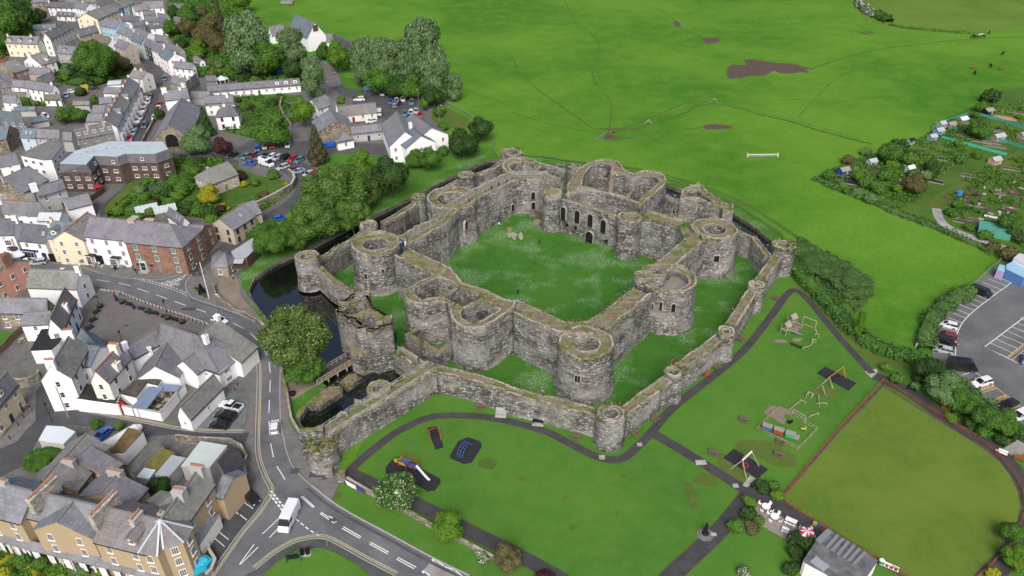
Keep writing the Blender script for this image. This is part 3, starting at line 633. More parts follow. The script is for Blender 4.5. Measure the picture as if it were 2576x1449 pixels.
sheet('moat_bank_grass',[(590,690),(625,650),(700,615),(741,600),(870,560),(931,520),(1010,480),(1100,430),(1180,385),(1240,375),(1262,402),(1228,403),(1195,417),(1151,437),(1031,498),(931,547),(870,577),(800,612),(741,640),(686,666),(640,700),(625,729),(634,757),(662,793),(655,798),(625,768),(605,742),(600,715)],.025,G_bank)
sheet('moat_bank_grass',[(752,1060),(748,1046),(760,1028),(800,1000),(822,972),(810,962),(770,985),(735,1010),(726,1030),(728,1060),(745,1087),(765,1112),(776,1110)],.025,G_bank)
sheet('moat_bank_grass',[(1362,400),(1425,410),(1560,430),(1675,456),(1770,482),(1860,525),(1960,590),(2000,640),(1938,604),(1900,572),(1845,537),(1760,492),(1675,466),(1560,440),(1425,421),(1362,411)],.025,G_bank)
sheet('castle_lawn',[(790,415),(840,385),(900,390),(1000,395),(1060,385),(1110,380),(1240,370),(1240,385),(1180,400),(1100,440),(1010,490),(931,535),(870,560),(830,450)],.03,G_park)
sheet('town_ground',[(-300,-60),(540,-60),(560,60),(640,200),(750,230),(790,180),(810,165),(850,175),(870,220),(960,225),(1100,255),(1130,262),(1090,300),(1110,330),(1090,380),(1040,392),(1000,395),(870,388),(830,400),(800,415),(830,450),(790,470),(640,600),(600,700),(640,780),(710,900),(745,1010),(735,1060),(772,1120),(784,1222),(700,1300),(640,1449),(600,1700),(-600,1700)],.02,M_yard)
sheet('mud_patch',[T20(2150,700),T20(2180,670),T20(2360,660),T20(2300,610),T20(2400,598),T20(2576,620),T30(240,640),T30(340,670),T30(460,680),T30(380,730),T30(190,750),T30(60,715),T20(2540,720),T20(2540,770),T20(2300,775),T20(2160,790)],.03,M_mud,edge=3)
sheet('mud_patch',[(1905,375),(2080,380),(2100,405),(2050,430),(1970,445),(1930,415)],.03,M_mud,T20,edge=1.5)
sheet('mud_patch',[(1620,210),(1660,215),(1710,265),(1660,270),(1630,240)],.03,M_mud,T20,edge=1.5)
sheet('mud_patch',[(1890,1270),(2050,1250),(2230,1260),(2210,1295),(1980,1305)],.03,M_mud,T20,edge=1.2)
sheet('mud_patch',[(930,1340),(1000,1345),(1040,1380),(1260,1395),(1100,1400),(930,1405)],.03,M_mud,T20,edge=1)
sheet('mud_patch',[(870,315),(1060,310),(1070,340),(960,350)],.03,G_worn,T30,edge=2)
sheet('mud_patch',[(300,35),(370,40),(380,60),(330,65)],.03,M_mud,T10,edge=2)
G_trail=grass('trodden_grass',(.045,.12,.018),(.07,.15,.022),(.1,.13,.04),.1,.3)
tr=[([(970,1340),(1000,1150),(990,1020),(900,900),(830,820),(810,700),(860,590),(880,500),(850,400),(740,300),(640,230),(590,140),(530,0)],.7,T20),([(930,1350),(800,1280),(640,1170),(480,1060),(300,930),(180,830),(60,720),(20,600)],.8,T20),([(920,1355),(700,1310),(350,1240),(0,1130)],.9,T20),
([(1000,1345),(1200,1250),(1600,1100),(1850,980),(2050,900),(2350,810)],.7,T20),([(1250,70),(1430,75),(1600,170),(1700,280),(1900,370)],.7,T20),([(1010,1390),(1250,1380),(1500,1330),(1900,1285)],.9,T20),
([(440,690),(650,620),(850,560),(1150,490),(1500,450),(1850,410),(2300,380),(2576,370)],1.4,T30),([(300,1180+0),(700,780),(1050,680),(1300,620)],.5,T30),([(0,1010),(400,1000),(700,1020),(950,990),(1500,970),(2150,970)],.5,T30),
([(2000,1040),(2150,1060),(2350,1110),(2540,1170)],1.2,T20),([(0,1170),(250,1230),(500,1310),(900,1415),(1050,1449)],1.6,T30),([(1010,1340),(1250,1290),(1700,1150),(1850,1080),(2000,1040)],1.2,T20),([(2100,470),(2576,640)],.5,lambda x,y:T10(x,y+430)),([(1425,405),(1600,425),(1740,460),(1860,505),(1950,560),(2010,600)],1.8,P),([(1290,390),(1360,395),(1425,405)],1.6,P)]
for pts,wd,f in tr: strip('field_trail',pts,wd*.8,.045,G_trail,f,jit=.6)
sheet('rough_corner',[(1990,640),(2010,600),(2080,640),(2160,700),(2200,740),(2150,800),(2080,760),(2010,690)],.03,G_rough)
sheet('upper_field',[(865,0),(905,60),(940,130),(1020,205),(1110,250),(1250,280),(1500,300),(1800,340),(2060,345),(2200,330),(2576,260),(2900,230),(2900,-60),(860,-60)],.02,grass('upper_field_grass',(.08,.15,.02),(.11,.19,.03),(.13,.2,.04),.03,.5,0,.4),T30)
sheet('allotment_ground',[(2457,262),(2400,290),(2310,350),(2200,385),(2117,412),(2044,450),(2110,475),(2177,502),(2250,530),(2332,560),(2420,600),(2507,632),(2576,650),(2900,760),(2900,200),(2520,225)],.025,G_rough)
strip('gravel_path',[(2400,1075),(2380,1045),(2000,920),(1800,830),(1720,740),(1695,650)][1:],2.6,.05,asp('grey_gravel',(.3,.3,.29),.2),T31)
strip('grass_track',[(1695,650),(1680,600),(1800,500),(2000,400),(2200,300),(2400,180),(2576,70)],3.2,.045,G_worn,T31)
road=[(1181,1449),(1089,1404),(969,1339),(894,1299),(834,1262),(784,1222),(744,1184),(724,1144),(714,1102),(710,1087),(706,1049),(705,975),(706,930),(692,880),(656,824),(644,812),(600,791),(562,777),(525,764),(487,752),(472,735),(468,712),(487,687),(520,650),(560,612),(640,560),(700,520),(738,492),(746,470),(735,447),(690,420),(610,405),(600,395),(640,380),(750,400),(800,430),(835,445),(830,465),(795,478),(760,505),(725,535),(680,565),(650,590),(600,635),(560,640),(500,680),(465,682),(425,700),(375,705),(300,697),(250,687),(200,672),(112,660),(0,650),(-60,640),(-60,690),(0,695),(160,700),(235,720),(292,732),(375,759),(475,794),(525,811),(580,835),(612,854),(635,887),(644,904),(648,950),(645,1050),(644,1137),(659,1192),(676,1227),(677,1242),(660,1270),(644,1292),(600,1345),(527,1449),(480,1510),(600,1490),(620,1449),(644,1432),(694,1392),(744,1365),(794,1355),(824,1359),(869,1382),(919,1410),(994,1449),(1100,1510),(1300,1510)]
i=road.index((487,687)); j=road.index((465,682))
main=road[:i]+[(487,687),(478,683)]+road[j:]
sheet('main_road',main,.06,M_road)
sheet('upper_road',road[i:j+1]+[(478,684)],.055,M_dark)
sheet('back_street',[(107,962),(125,1010),(200,1036),(300,1056),(400,1075),(470,1084),(520,1092),(612,1092),(614,1124),(560,1119),(480,1103),(436,1094),(360,1098),(250,1075),(180,1068),(150,1072),(112,1089),(92,1112),(60,1172),(0,1200),(-60,1260),(-60,1190),(0,1130),(45,1087),(75,1030),(92,985)],.05,M_wet)
sheet('parking_apron',[(598,1256),(632,1228),(664,1264),(600,1342),(527,1447),(500,1449),(508,1400),(528,1372),(552,1340),(560,1290)],.05,M_wet)
sheet('small_car_park',[(572,988),(626,996),(618,1060),(600,1088),(520,1088),(498,1080),(530,1030)],.05,asp('blue_grey_tarmac',(.13,.145,.145),.3))
sheet('office_car_park',[(205,690-40),(262,515),(330,450),(420,455),(385,480),(325,520),(262,575),(215,600),(175,600)],.05,M_wet)
sheet('town_square',[(232,722),(292,738),(400,774),(520,814),(500,845),(392,836),(310,880),(250,872),(185,832),(210,760)],.06,M_cob)
sheet('castle_approach',[(545,700),(590,692),(602,712),(604,740),(622,765),(655,800),(690,850),(720,900),(788,955),(810,962),(770,985),(735,1008),(722,1000),(712,960),(704,930),(690,880),(655,815),(620,795),(585,780),(560,760),(540,730)],.065,M_gravel)
sheet('pavement',[(470,708),(487,690),(520,678),(550,690),(548,725),(566,758),(590,779),(620,796),(655,822),(640,810),(600,792),(562,778),(525,765),(487,753),(473,736)],.13,M_pave)
sheet('pavement',[(465,680),(425,698),(375,703),(300,695),(250,685),(200,670),(112,658),(0,648),(0,620),(60,645),(200,655),(310,668),(430,682),(470,665),(500,640),(520,640),(500,665)],.13,M_pave)
sheet('pavement',[(712,960),(722,1000),(726,1040),(728,1062),(745,1090),(770,1120),(800,1170),(840,1190),(855,1215),(834,1260),(784,1220),(744,1182),(725,1144),(715,1102),(711,1087),(707,1049),(706,975),(706,935)],.13,M_pave)
sheet('pavement',[(640,1090),(645,1050),(648,950),(644,904),(635,887),(612,854),(600,850),(622,890),(632,925),(628,990),(625,1050),(612,1090),(614,1124),(620,1160),(645,1200),(635,1232),(664,1262),(675,1240),(674,1227),(657,1192),(643,1137)],.13,M_pave)
sheet('pavement',[(613,1449),(644,1436),(694,1396),(744,1369),(794,1359),(824,1363),(869,1386),(919,1414),(990,1452),(960,1470),(900,1420),(850,1392),(800,1372),(750,1380),(700,1412),(660,1449)],.12,M_dark)
sheet('verge_lawn',[(660,1449),(700,1412),(750,1382),(800,1374),(850,1394),(900,1424),(950,1470),(940,1600),(640,1600)],.1,G_park)
sheet('side_lane',[(0,665+0),(0,1449)][:0] or [(45,1110),(60,1090),(90,1060),(92,985),(75,985),(50,1040),(20,1087),(0,1110),(0,1130)],.11,M_pave)
sheet('north_street',[T00(*q) for q in [(1370,520),(1420,530),(1530,610),(1650,720),(1640,760),(1640,860),(1600,960),(1590,1060),(1560,1180),(1500,1300),(1440,1400),(1420,1470),(1300,1470),(1290,1430),(1400,1200),(1480,1000),(1520,880),(1500,780),(1430,640),(1380,560)]],.05,M_dark)
sheet('chapel_lane',[(315,362),(360,362),(420,385),(520,385),(600,405),(600,420),(540,410),(470,400),(425,400),(400,380)],.05,M_dark)
sheet('car_park',[(585,385),(625,355),(690,345),(760,345),(800,365),(870,365),(900,360),(985,362),(995,380),(980,392),(900,388),(840,385),(780,395),(750,402),(640,380),(600,397)],.05,M_dark)
sheet('car_park',[(845,235),(870,225),(960,225),(1040,228),(1090,255),(1080,268),(1040,272),(1000,300),(960,300),(900,312),(870,300),(890,250)],.05,M_dark)
strip('lane',[(560,580),(720,680),(790,800),(750,900),(600,960),(420,1000),(300,1080),(290,1180),(420,1300),(450,1420)],5,.06,asp('lane_tarmac',(.14,.13,.125),.35),T10)
strip('lane',[(790,870),(950,930),(1250,980),(1700,1010)],6,.065,M_dark,T10)
strip('lane',[(0,620),(200,640)][:0] or [(-40,590),(80,600),(180,560)],4,.05,M_yard,T00)
strip('lane',[(700,960),(560,1080),(500,1260),(420,1300)],5,.05,M_yard,T00)
for nm,pts,m in (('garden_lawn',[(560,470),(590,478),(610,505),(640,470),(690,455),(720,470),(690,500),(640,530),(600,545),(540,530),(530,510)],G_worn),('garden_ground',[(370,450),(420,405),(480,395),(560,400),(640,440),(720,455),(735,480),(640,545),(560,560),(480,545),(400,545),(275,545),(300,520)],G_rough),('garden_ground',[(420,0),(560,0),(640,100),(700,190),(560,200),(490,190),(470,140),(410,80)],G_rough),('garden_ground',[(-100,-60),(80,-60),(80,60),(60,120),(0,150),(-100,150)],G_rough),('garden_ground',[(130,160),(330,140),(340,190),(230,220),(140,210)],G_rough),('garden_ground',[(570,230),(760,240),(770,300),(640,350),(560,330),(610,270)],G_rough),('garden_ground',[(-40,1290),(60,1400),(200,1449),(200,1600),(-100,1600)],G_rough),('garden_ground',[(370,445),(330,560),(250,580),(270,540),(350,470)],G_rough),
  ('garden_lawn',[(1090,265),(1120,268),(1180,300),(1170,320),(1110,325),(1085,300)],G_worn),('garden_lawn',[(800,415),(840,392),(900,388),(985,395),(1000,400),(940,430),(850,440)],G_park),('garden_lawn',[(640,250),(690,260),(700,275),(640,285)],G_park),('garden_lawn',[(0,832),(38,835),(10,868),(-30,880)],G_park),('road_verge',[(785,150),(815,150),(850,175),(790,175)],G_park),('road_verge',[(845,190),(900,200),(960,225),(880,235),(850,220)],G_park)):
 sheet(nm,pts,.04,m)
sheet('scrubland_patch',[(258,525),(330,455),(355,450),(330,490),(275,540)],.07,G_worn)
bg=[(2222,974),(2300,1024),(2404,1087),(2445,1112),(2482,1137),(2515,1165),(2540,1197),(2559,1237),(2566,1275),(2558,1310),(2532,1355),(2495,1400),(2457,1437),(2440,1460),(2300,1460),(2200,1403),(2082,1330),(1977,1262),(1972,1250),(2050,1160),(2112,1087)]
def scaled(l,s,f=P):
 q=WP(l,0,f); c=sum(q,Ve((0,0,0)))/len(q); return [c+(p-c)*s for p in q]
sheet('green_edging',scaled(bg,1.035),.05,M_mud,world=True); sheet('green_kerb',scaled(bg,1.001),.09,M_pave,world=True); sheet('bowling_green',scaled(bg,.995),.12,G_bowl,world=True)
pathz=.05
for k_,(pts,wd) in enumerate([([(866,1203),(900,1165),(960,1115),(1006,1083),(1069,1054),(1119,1046),(1194,1047),(1260,1056),(1330,1073),(1385,1091),(1438,1119),(1500,1149),(1538,1157),(1570,1152),(1596,1131),(1625,1103),(1648,1077),(1688,1031),(1750,980),(1813,932),(1875,877),(1932,806),(1965,760),(1984,737),(1997,731),(2012,736),(2036,758),(2072,802),(2132,872),(2194,940)],1.7),
  ([(1630,1083),(1700,1124),(1763,1163),(1830,1205),(1892,1244)],2.1),([(1892,1240),(1876,1255),(1813,1332),(1738,1403),(1683,1455),(1640,1500)],2.9),
  ([(869,1187),(910,1205),(956,1227),(1069,1279),(1206,1349),(1269,1379),(1325,1409),(1388,1444),(1440,1475)],2.6),([(2200,945),(2282,985),(2357,1037),(2430,1087),(2500,1127),(2555,1185),(2590,1240),(2600,1300),(2576,1345),(2530,1410),(2490,1455)],3.0),([(1890,1240),(1932,1262),(2000,1300),(2070,1345)],3.2)]):
 strip('park_path',pts,wd+.25,pathz+k_*.006,G_worn); strip('park_path',pts,wd,pathz+.04+k_*.006,Mpt)
sheet('stone_terrace',[(1905,1262),(1945,1275),(2060,1340),(2045,1370),(1990,1365),(1920,1325),(1895,1295)],.07,paving('crazy_paving',(.27,.25,.22),.8,.7,.9))
sheet('steps_landing',[(2175,935),(2205,928),(2212,950),(2222,962),(2190,950)],.07,M_conc)
cp=[(2344,905),(2345,850),(2357,799),(2385,770),(2422,744),(2447,722),(2512,667),(2560,640),(2800,560),(2900,1300),(2640,1180),(2576,1075),(2482,1015),(2407,940)]
M_lot=asp('car_park_tarmac',(.115,.12,.122),.25,.12)
sheet('east_car_park',cp,.06,M_lot)
def line(name,pts,wd,f=P,mat=None,z=.085): return strip(name,pts,wd,z,mat or Mw,f,smooth=len(pts)>3)
line('parking_line',[(2380,0),(2300,55),(2210,125),(2110,200),(2030,270),(1990,310),(1955,355),(1920,420),(1890,500),(1888,600),(1885,680)],.16,T32)
for a,b in (((2240,25),(2300,50)),((2040,48),(2212,122)),((1992,82),(2165,158)),((1950,120),(2115,192)),((1898,155),(2070,228)),((1850,195),(2025,270)),((1812,238),(1990,307)),((1787,288),(1957,355)),((1725,390),(1910,445)),((1700,495),(1890,500)),((1690,560),(1885,600)),((1660,645),(1885,675)),((1770,755),(1910,715)),((1950,880),(2070,840)),((1910,715),(1990,790)),((2070,840),(2150,895)),((2300,0),(2350,20)),
   ((2540,300),(2576,330)),((2500,350),(2576,385)),((2450,392),(2640,470)),((2400,432),(2620,530)),((2345,475),(2576,570)),((2290,515),(2510,612)),((2235,555),(2455,655)),((2180,595),(2400,700))):
 line('parking_line',[a,b],.13,T32)
line('parking_line',[(2180,595),(2640,250)],.18,T32); line('parking_line',[(2180,595),(2576,790)],.18,T32)
for a,b in (((1665,760),(1745,790)),((1665,805),(1745,830))): pass
for a,b in (((2400,700),(2580,560)),((2455,725),(2640,575)),((2130,1000),(2250,972)),((2250,972),(2430,1105)),((2250,1120),(2400,1080)),((2300,1160),(2430,1105)),((2430,1240),(2540,1180)),((2165,1052),(2300,1012)),((2400,1235),(2500,1190)),((2470,1270),(2600,1210))): line('bay_hatching',[a,b],.14,T32,Mor)
for q in range(7):
 x=2410+q*27; y=700-q*22; line('bay_hatching',[(x,y-8),(x+22,y+8)],.1,T32,Mor); line('bay_hatching',[(x+28,y-28),(x+6,y+20)],.1,T32,Mor)
for q in range(5):
 x=2145+q*26; y=1012-q*7; line('bay_hatching',[(x,y-8),(x+22,y+26)],.1,T32,Mor,.088); line('bay_hatching',[(x,y+26),(x+22,y-10)],.1,T32,Mor,.091)
 x=2280+q*26; y=1122-q*8; line('bay_hatching',[(x,y-8),(x+22,y+26)],.1,T32,Mor,.088); line('bay_hatching',[(x,y+26),(x+22,y-10)],.1,T32,Mor,.091)
for a,b in (((2310,1295),(2480,1365)),((2275,1330),(2440,1395)),((2220,1360),(2395,1430)),((2165,1395),(2300,1449))): line('parking_line',[a,b],.13,T31)
line('parking_line',[(2530,1330),(2380,1449)],.16,T31)
dashes('centre_line',[T01(975,1368),T01(1270,1415),T02(1360,0),T02(1570,70),T02(1890,185),T02(2070,245),T02(2220,300),T02(2410,385),T02(2540,470),T12(0,510),T12(65,590),T12(125,720),T12(145,880),T12(138,1080),T12(130,1280),T13(140,20),T13(165,220),T13(250,420),T13(390,600)],.16,4,2.6,.085,Mw)
for a,b in (([(452,655),(580,765)],0),([(470,650),(590,757)],0),([(645,822),(790,922)],0),([(655,810),(810,910)],0),([(865,972),(1048,1075)],0),([(880,955),(1060,1060)],0),([(1140,1128),(1325,1230)],0),([(1152,1112),(1338,1213)],0),([(1415,1282),(1592,1380)],0),([(1427,1265),(1612,1363)],0)): line('centre_line',a,.16,T13)
dashes('give_way_line',[T13(140,630),T13(270,795)],.35,.7,.35,.085,Mw); dashes('give_way_line',[T13(150,595),T13(300,780)],.35,.7,.35,.085,Mw)
dashes('give_way_line',[T13(405,880),T13(520,975),T13(650,1060)],.2,.8,.5,.085,Mw)
dashes('give_way_line',[T01(1355,1352),T01(1700,1455),T02(1880,78)],.18,.6,.45,.085,Mw); dashes('give_way_line',[T01(1375,1342),T01(1720,1440),T02(1890,58)],.18,.6,.45,.088,Mw)
line('lane_line',[T13(65,1030),T13(270,835)],.15); line('lane_line',[T13(135,1068),T13(225,970)],.15)
line('lane_line',[T03(2410,1335),T03(2560,1130)],.15); line('lane_line',[T03(2420,1335),T03(2600,1160)],.15)
for off in (0,.35):
 strip('double_yellow_line',[(476,728),(474,742),(489,757),(525,769),(562,782),(598,796)],.1,.085,Myl)
def offs(pts,d):
 c=WP(pts); o=[]
 for i,p in enumerate(c):
  t_=(c[min(i+1,len(c)-1)]-c[max(i-1,0)]).normalized(); o.append(p+Ve((-t_.y,t_.x,0))*d)
 return o
def dyl(pts,s=1):
 for d in(.45*s,.75*s): strip('double_yellow_line',offs(pts,d),.1,.085,Myl,world=True)
 strip('kerb',offs(pts,-.05*s),.18,.145,M_kerb,world=True)
dyl([(644,1432),(694,1392),(744,1365),(794,1355),(824,1359),(869,1382),(919,1410),(994,1449)],1)
dyl([(527,1449),(600,1345),(644,1292),(660,1270),(677,1242),(676,1227),(659,1192),(644,1137),(645,1050),(648,950),(644,904),(635,887),(612,854)],-1)
dyl([(706,930),(705,975),(706,1049),(710,1087),(714,1102),(724,1144),(744,1184),(784,1222)],-1*-1)
for d in (.0,):
 strip('kerb',[(784,1222),(834,1262),(894,1299),(969,1339),(1089,1404),(1181,1449)],.3,.12,M_kerb); strip('kerb_setts',offs([(784,1222),(834,1262),(894,1299),(969,1339),(1089,1404),(1181,1449)],-.9),.5,.1,M_dark,world=True)
strip('kerb',[(0,650),(112,660),(200,672),(250,687),(300,697),(375,705),(425,700),(465,682)],.2,.14,M_kerb); strip('kerb',[(487,687),(468,712),(472,735),(487,752),(525,764),(562,777),(600,791),(644,812)],.2,.14,M_kerb)
dyl([(612,1088),(520,1088),(440,1080),(400,1072),(300,1052),(200,1030)],-1)
for a,b in (([T03(2410,675),T03(2545,775)],1),([T03(2335,780),T03(2400,830)],1),([T03(2415,835),T03(2485,890)],1),([T03(2180,990),T03(2300,1085)],1),([T03(2165,1075),T03(2260,1155)],1)): line('parking_line',a,.13)
sheet('road_table',[T13(1790,1280),T13(2080,1449),T13(2200,1520),T13(1800,1520),T13(1680,1400)],.075,asp('buff_surfacing',(.24,.23,.22),.2))
for a,b in (([(1810,1290),(1890,1350)],.3),([(1900,1357),(1995,1390)],.3),([(2005,1395),(2070,1449)],.3),([(1700,1410),(1750,1449)],.3),([(1775,1298),(1795,1280)],.8),([(1675,1420),(1695,1402)],.8)): strip('table_marking',a,b*.6,.095,Mw,T13,False)
line('arrow_marking',[(740,872),(755,855)],.9,T13)
def words(txt,p,q,size,mat=Mw,z=.09):
 cu=bpy.data.curves.new('t','FONT'); cu.body=txt; cu.align_x='CENTER'; cu.align_y='CENTER'; cu.size=1
 ob=bpy.data.objects.new('t',cu); COL.objects.link(ob); dg=bpy.context.evaluated_depsgraph_get(); me=bpy.data.meshes.new_from_object(ob.evaluated_get(dg)); bpy.data.objects.remove(ob)
 xs=[v.co.x for v in me.vertices]; a=W(p);b=W(q); L=(b-a).length; s=L/(max(xs)-min(xs)); d=(b-a).normalized(); u=Ve((-d.y,d.x,0)); m=(a+b)/2
 for v in me.vertices: v.co=m+d*v.co.x*s+u*v.co.y*size+Ve((0,0,z))
 return tag(link('road_lettering',me,mat),kind='structure')
words('DIM',T01(1742,1374),T01(1795,1388),1.5); words('MYNEDIAD',T01(1675,1386),T01(1800,1420),1.4); words('NO ENTRY',T01(1618,1402),T01(1740,1436),1.4)
mb=MB(); tri=[W(T01(1778,1362)),W(T01(1825,1372)),W(T01(1885,1308))]; cc=sum(tri,Ve())/3
for i in range(3):
 a,b=tri[i],tri[(i+1)%3]; mb.face([a+Ve((0,0,.09)),b+Ve((0,0,.09)),b.lerp(cc,.3)+Ve((0,0,.09)),a.lerp(cc,.3)+Ve((0,0,.09))])
tag(mb.bd('give_way_triangle',Mw),kind='structure')
Mww=pln('white_window_frame',(.72,.72,.7),.5); Mgl=pln('window_glass',(.03,.035,.045),.12); Mgl.node_tree.nodes['Principled BSDF'].inputs['Specular IOR Level'].default_value=.6
M_mint=pln('mint_window_frame',(.42,.6,.55),.5); Mdf=pln('dark_window_frame',(.06,.06,.07),.5)
WCOL={}
def wmt(n):
 d={'white':(.84,.845,.85),'cream':(.7,.64,.48),'ivory':(.72,.7,.62),'grey':(.4,.4,.39),'beige':(.42,.36,.29),'tan':(.4,.31,.2),'blue':(.2,.42,.6),'sky':(.36,.56,.66),'deep':(.02,.13,.42),'teal':(.35,.48,.46),'mint':(.45,.56,.52),'pink':(.62,.4,.42),'paleblue':(.45,.55,.62),'yellow':(.66,.6,.38),'palestone':(.44,.38,.32),'black':(.04,.04,.04),'salmon':(.6,.32,.24)}
 if n=='brick': return brickw('red_brick',(.2,.1,.068),(.29,.165,.115),(.28,.24,.21),(.7,.3))
 if n=='darkbrick': return brickw('dark_brown_brick',(.075,.05,.042),(.12,.08,.068),(.13,.11,.1),(.6,.25))
 if n=='stone': return rubble('house_rubble',[(.1,.085,.065),(.18,.15,.115),(.27,.23,.18),(.36,.32,.26)],1.6,False)
 return rwl('wall_'+n,d[n],.3)
SL={'g':slt('grey_slate',(.172,.178,.2)),'d':slt('dark_slate',(.105,.108,.125),.15),'o':slt('lichened_slate',(.185,.186,.178),.4),'b':slt('blue_slate',(.12,.155,.18),.1),'p':slt('purple_slate',(.158,.155,.18),.25),'w':slt('weathered_slate',(.17,.18,.205),.3,.6,.9,.0),'r':slt('rusty_slate',(.16,.158,.172),.4,.5,.7,.12),'f':pln('felt_roof',(.07,.065,.06),.9,0,.4,.5),'z':pln('pale_sheet_roof',(.5,.56,.58),.5,0,.1,.8),'m':slt('mossy_slate',(.14,.125,.095),.8)}
M_ridge=pln('ridge_tiles',(.2,.19,.18),.8); M_ridger=pln('red_ridge_tiles',(.36,.12,.08),.8); M_pot=pln('clay_chimney_pot',(.42,.22,.13),.8); M_gutter=pln('black_gutter',(.03,.03,.03),.5)
_wm={}
def window_mesh(w_,h,bars,fm):
 key=(w_,h,bars,fm.name)
 if key in _wm: return _wm[key]
 a=MB(); a.box((0,0,0),(w_,.14,h)); a.box((0,-.1,-h/2-.06),(w_+.25,.22,.1))
 b=MB(); nx,nz_=bars; gw=(w_-.16)/nx; gh=(h-.16)/nz_
 for i in range(nx):
  for j in range(nz_):
   x=-w_/2+.08+gw*(i+.5); z=-h/2+.08+gh*(j+.5); b.box((x,-.055,z),(gw-.07,.06,gh-.07))
 for q,m in ((a,fm),(b,Mgl)):
  pass
 me=a.mesh('window'); me.materials.append(fm); mp=b.mesh('pane'); mp.materials.append(Mgl); _wm[key]=(me,mp); return _wm[key]
def adw(parent,x,y,z,ang,w_=1.0,h=1.4,bars=(2,2),fm=None,name='window'):
 me,mp=window_mesh(w_,h,bars,fm or Mww)
 o=link(name,me,None,parent,(x,y,z),ang); link('pane',mp,None,o); return o
_pot=None
def add_chimney(parent,x,y,z,w_=1.0,d=.7,h=1.6,pots=3,mat=None,along='x'):
 global _pot
 h*=.6; w_*=.86; d*=.86; mb=MB(); mb.box((0,0,h/2-.6),(w_,d,h+1.2)); mb.box((0,0,h-.02),(w_+.16,d+.16,.16))
 o=mb.bd('chimney',mat or wmt('grey'),parent,loc=(x,y,z))
 if _pot is None:
  q=MB(); q.cyl((0,0,0),(0,0,.55),.15,.12,8); _pot=q.mesh('chimney_pot'); _pot.materials.append(M_pot)
 for i in range(pots):
  t_=(i+.5)/pots-.5; link('chimney_pot',_pot,None,o,(t_*w_ if w_>=d else 0,t_*d if d>w_ else 0,h+.06))
 return o
def roof_mesh(L,w1,w2,he,hr,oh=.25,hips=(0,0),th=.16):
 def slope(y_e,s):
  dz=(hr-he); k_=(abs(y_e)+oh)/max(.1,abs(y_e)); return s*(abs(y_e)+oh), hr-dz*k_
 V=[];F=[];UV=[]
 yl,zl=slope(w1,-1); yr,zr=slope(w2,1)
 x0,x1=-L/2,L/2; h0,h1=hips
 e0=x0-(oh*.6 if not h0 else oh); e1=x1+(oh*.6 if not h1 else oh)
 r0=x0+h0 if h0 else e0; r1=x1-h1 if h1 else e1
 def face(pts,kind):
  i=len(V); V.extend(pts); F.append(list(range(i,i+len(pts))))
  for p in pts:
   if kind=='h': UV.append((p[1],hypot(p[0],hr-p[2])))
   else: UV.append((p[0],hypot(p[1],hr-p[2])))
 for up in (th,0):
  face([(e0,yl,zl+up),(e1,yl,zl+up),(r1,0,hr+up),(r0,0,hr+up)],'s'); face([(e1,yr,zr+up),(e0,yr,zr+up),(r0,0,hr+up),(r1,0,hr+up)],'s')
  if h0: face([(e0,yr,zr+up),(e0,yl,zl+up),(r0,0,hr+up)],'h')
  if h1: face([(e1,yl,zl+up),(e1,yr,zr+up),(r1,0,hr+up)],'h')
 for a,b in (((e0,yl,zl),(e1,yl,zl)),((e1,yr,zr),(e0,yr,zr))): face([a,b,(b[0],b[1],b[2]+th),(a[0],a[1],a[2]+th)],'s')
 if not h0: face([(e0,yl,zl),(e0,0,hr),(e0,0,hr+th),(e0,yl,zl+th)],'s'); face([(e0,0,hr),(e0,yr,zr),(e0,yr,zr+th),(e0,0,hr+th)],'s')
 else: face([(e0,yr,zr),(e0,yl,zl),(e0,yl,zl+th),(e0,yr,zr+th)],'h')
 if not h1: face([(e1,yl,zl),(e1,0,hr),(e1,0,hr+th),(e1,yl,zl+th)],'s'); face([(e1,0,hr),(e1,yr,zr),(e1,yr,zr+th),(e1,0,hr+th)],'s')
 else: face([(e1,yl,zl),(e1,yr,zr),(e1,yr,zr+th),(e1,yl,zl+th)],'h')
 me=bpy.data.meshes.new('roof'); me.from_pydata(V,[],F); u=me.uv_layers.new(name='UVMap'); 
 for lp in me.loops: u.data[lp.index].uv=(UV[lp.vertex_index][0]+50,UV[lp.vertex_index][1]+50)
 return me,(r0,r1)
LL=[0];FR={}
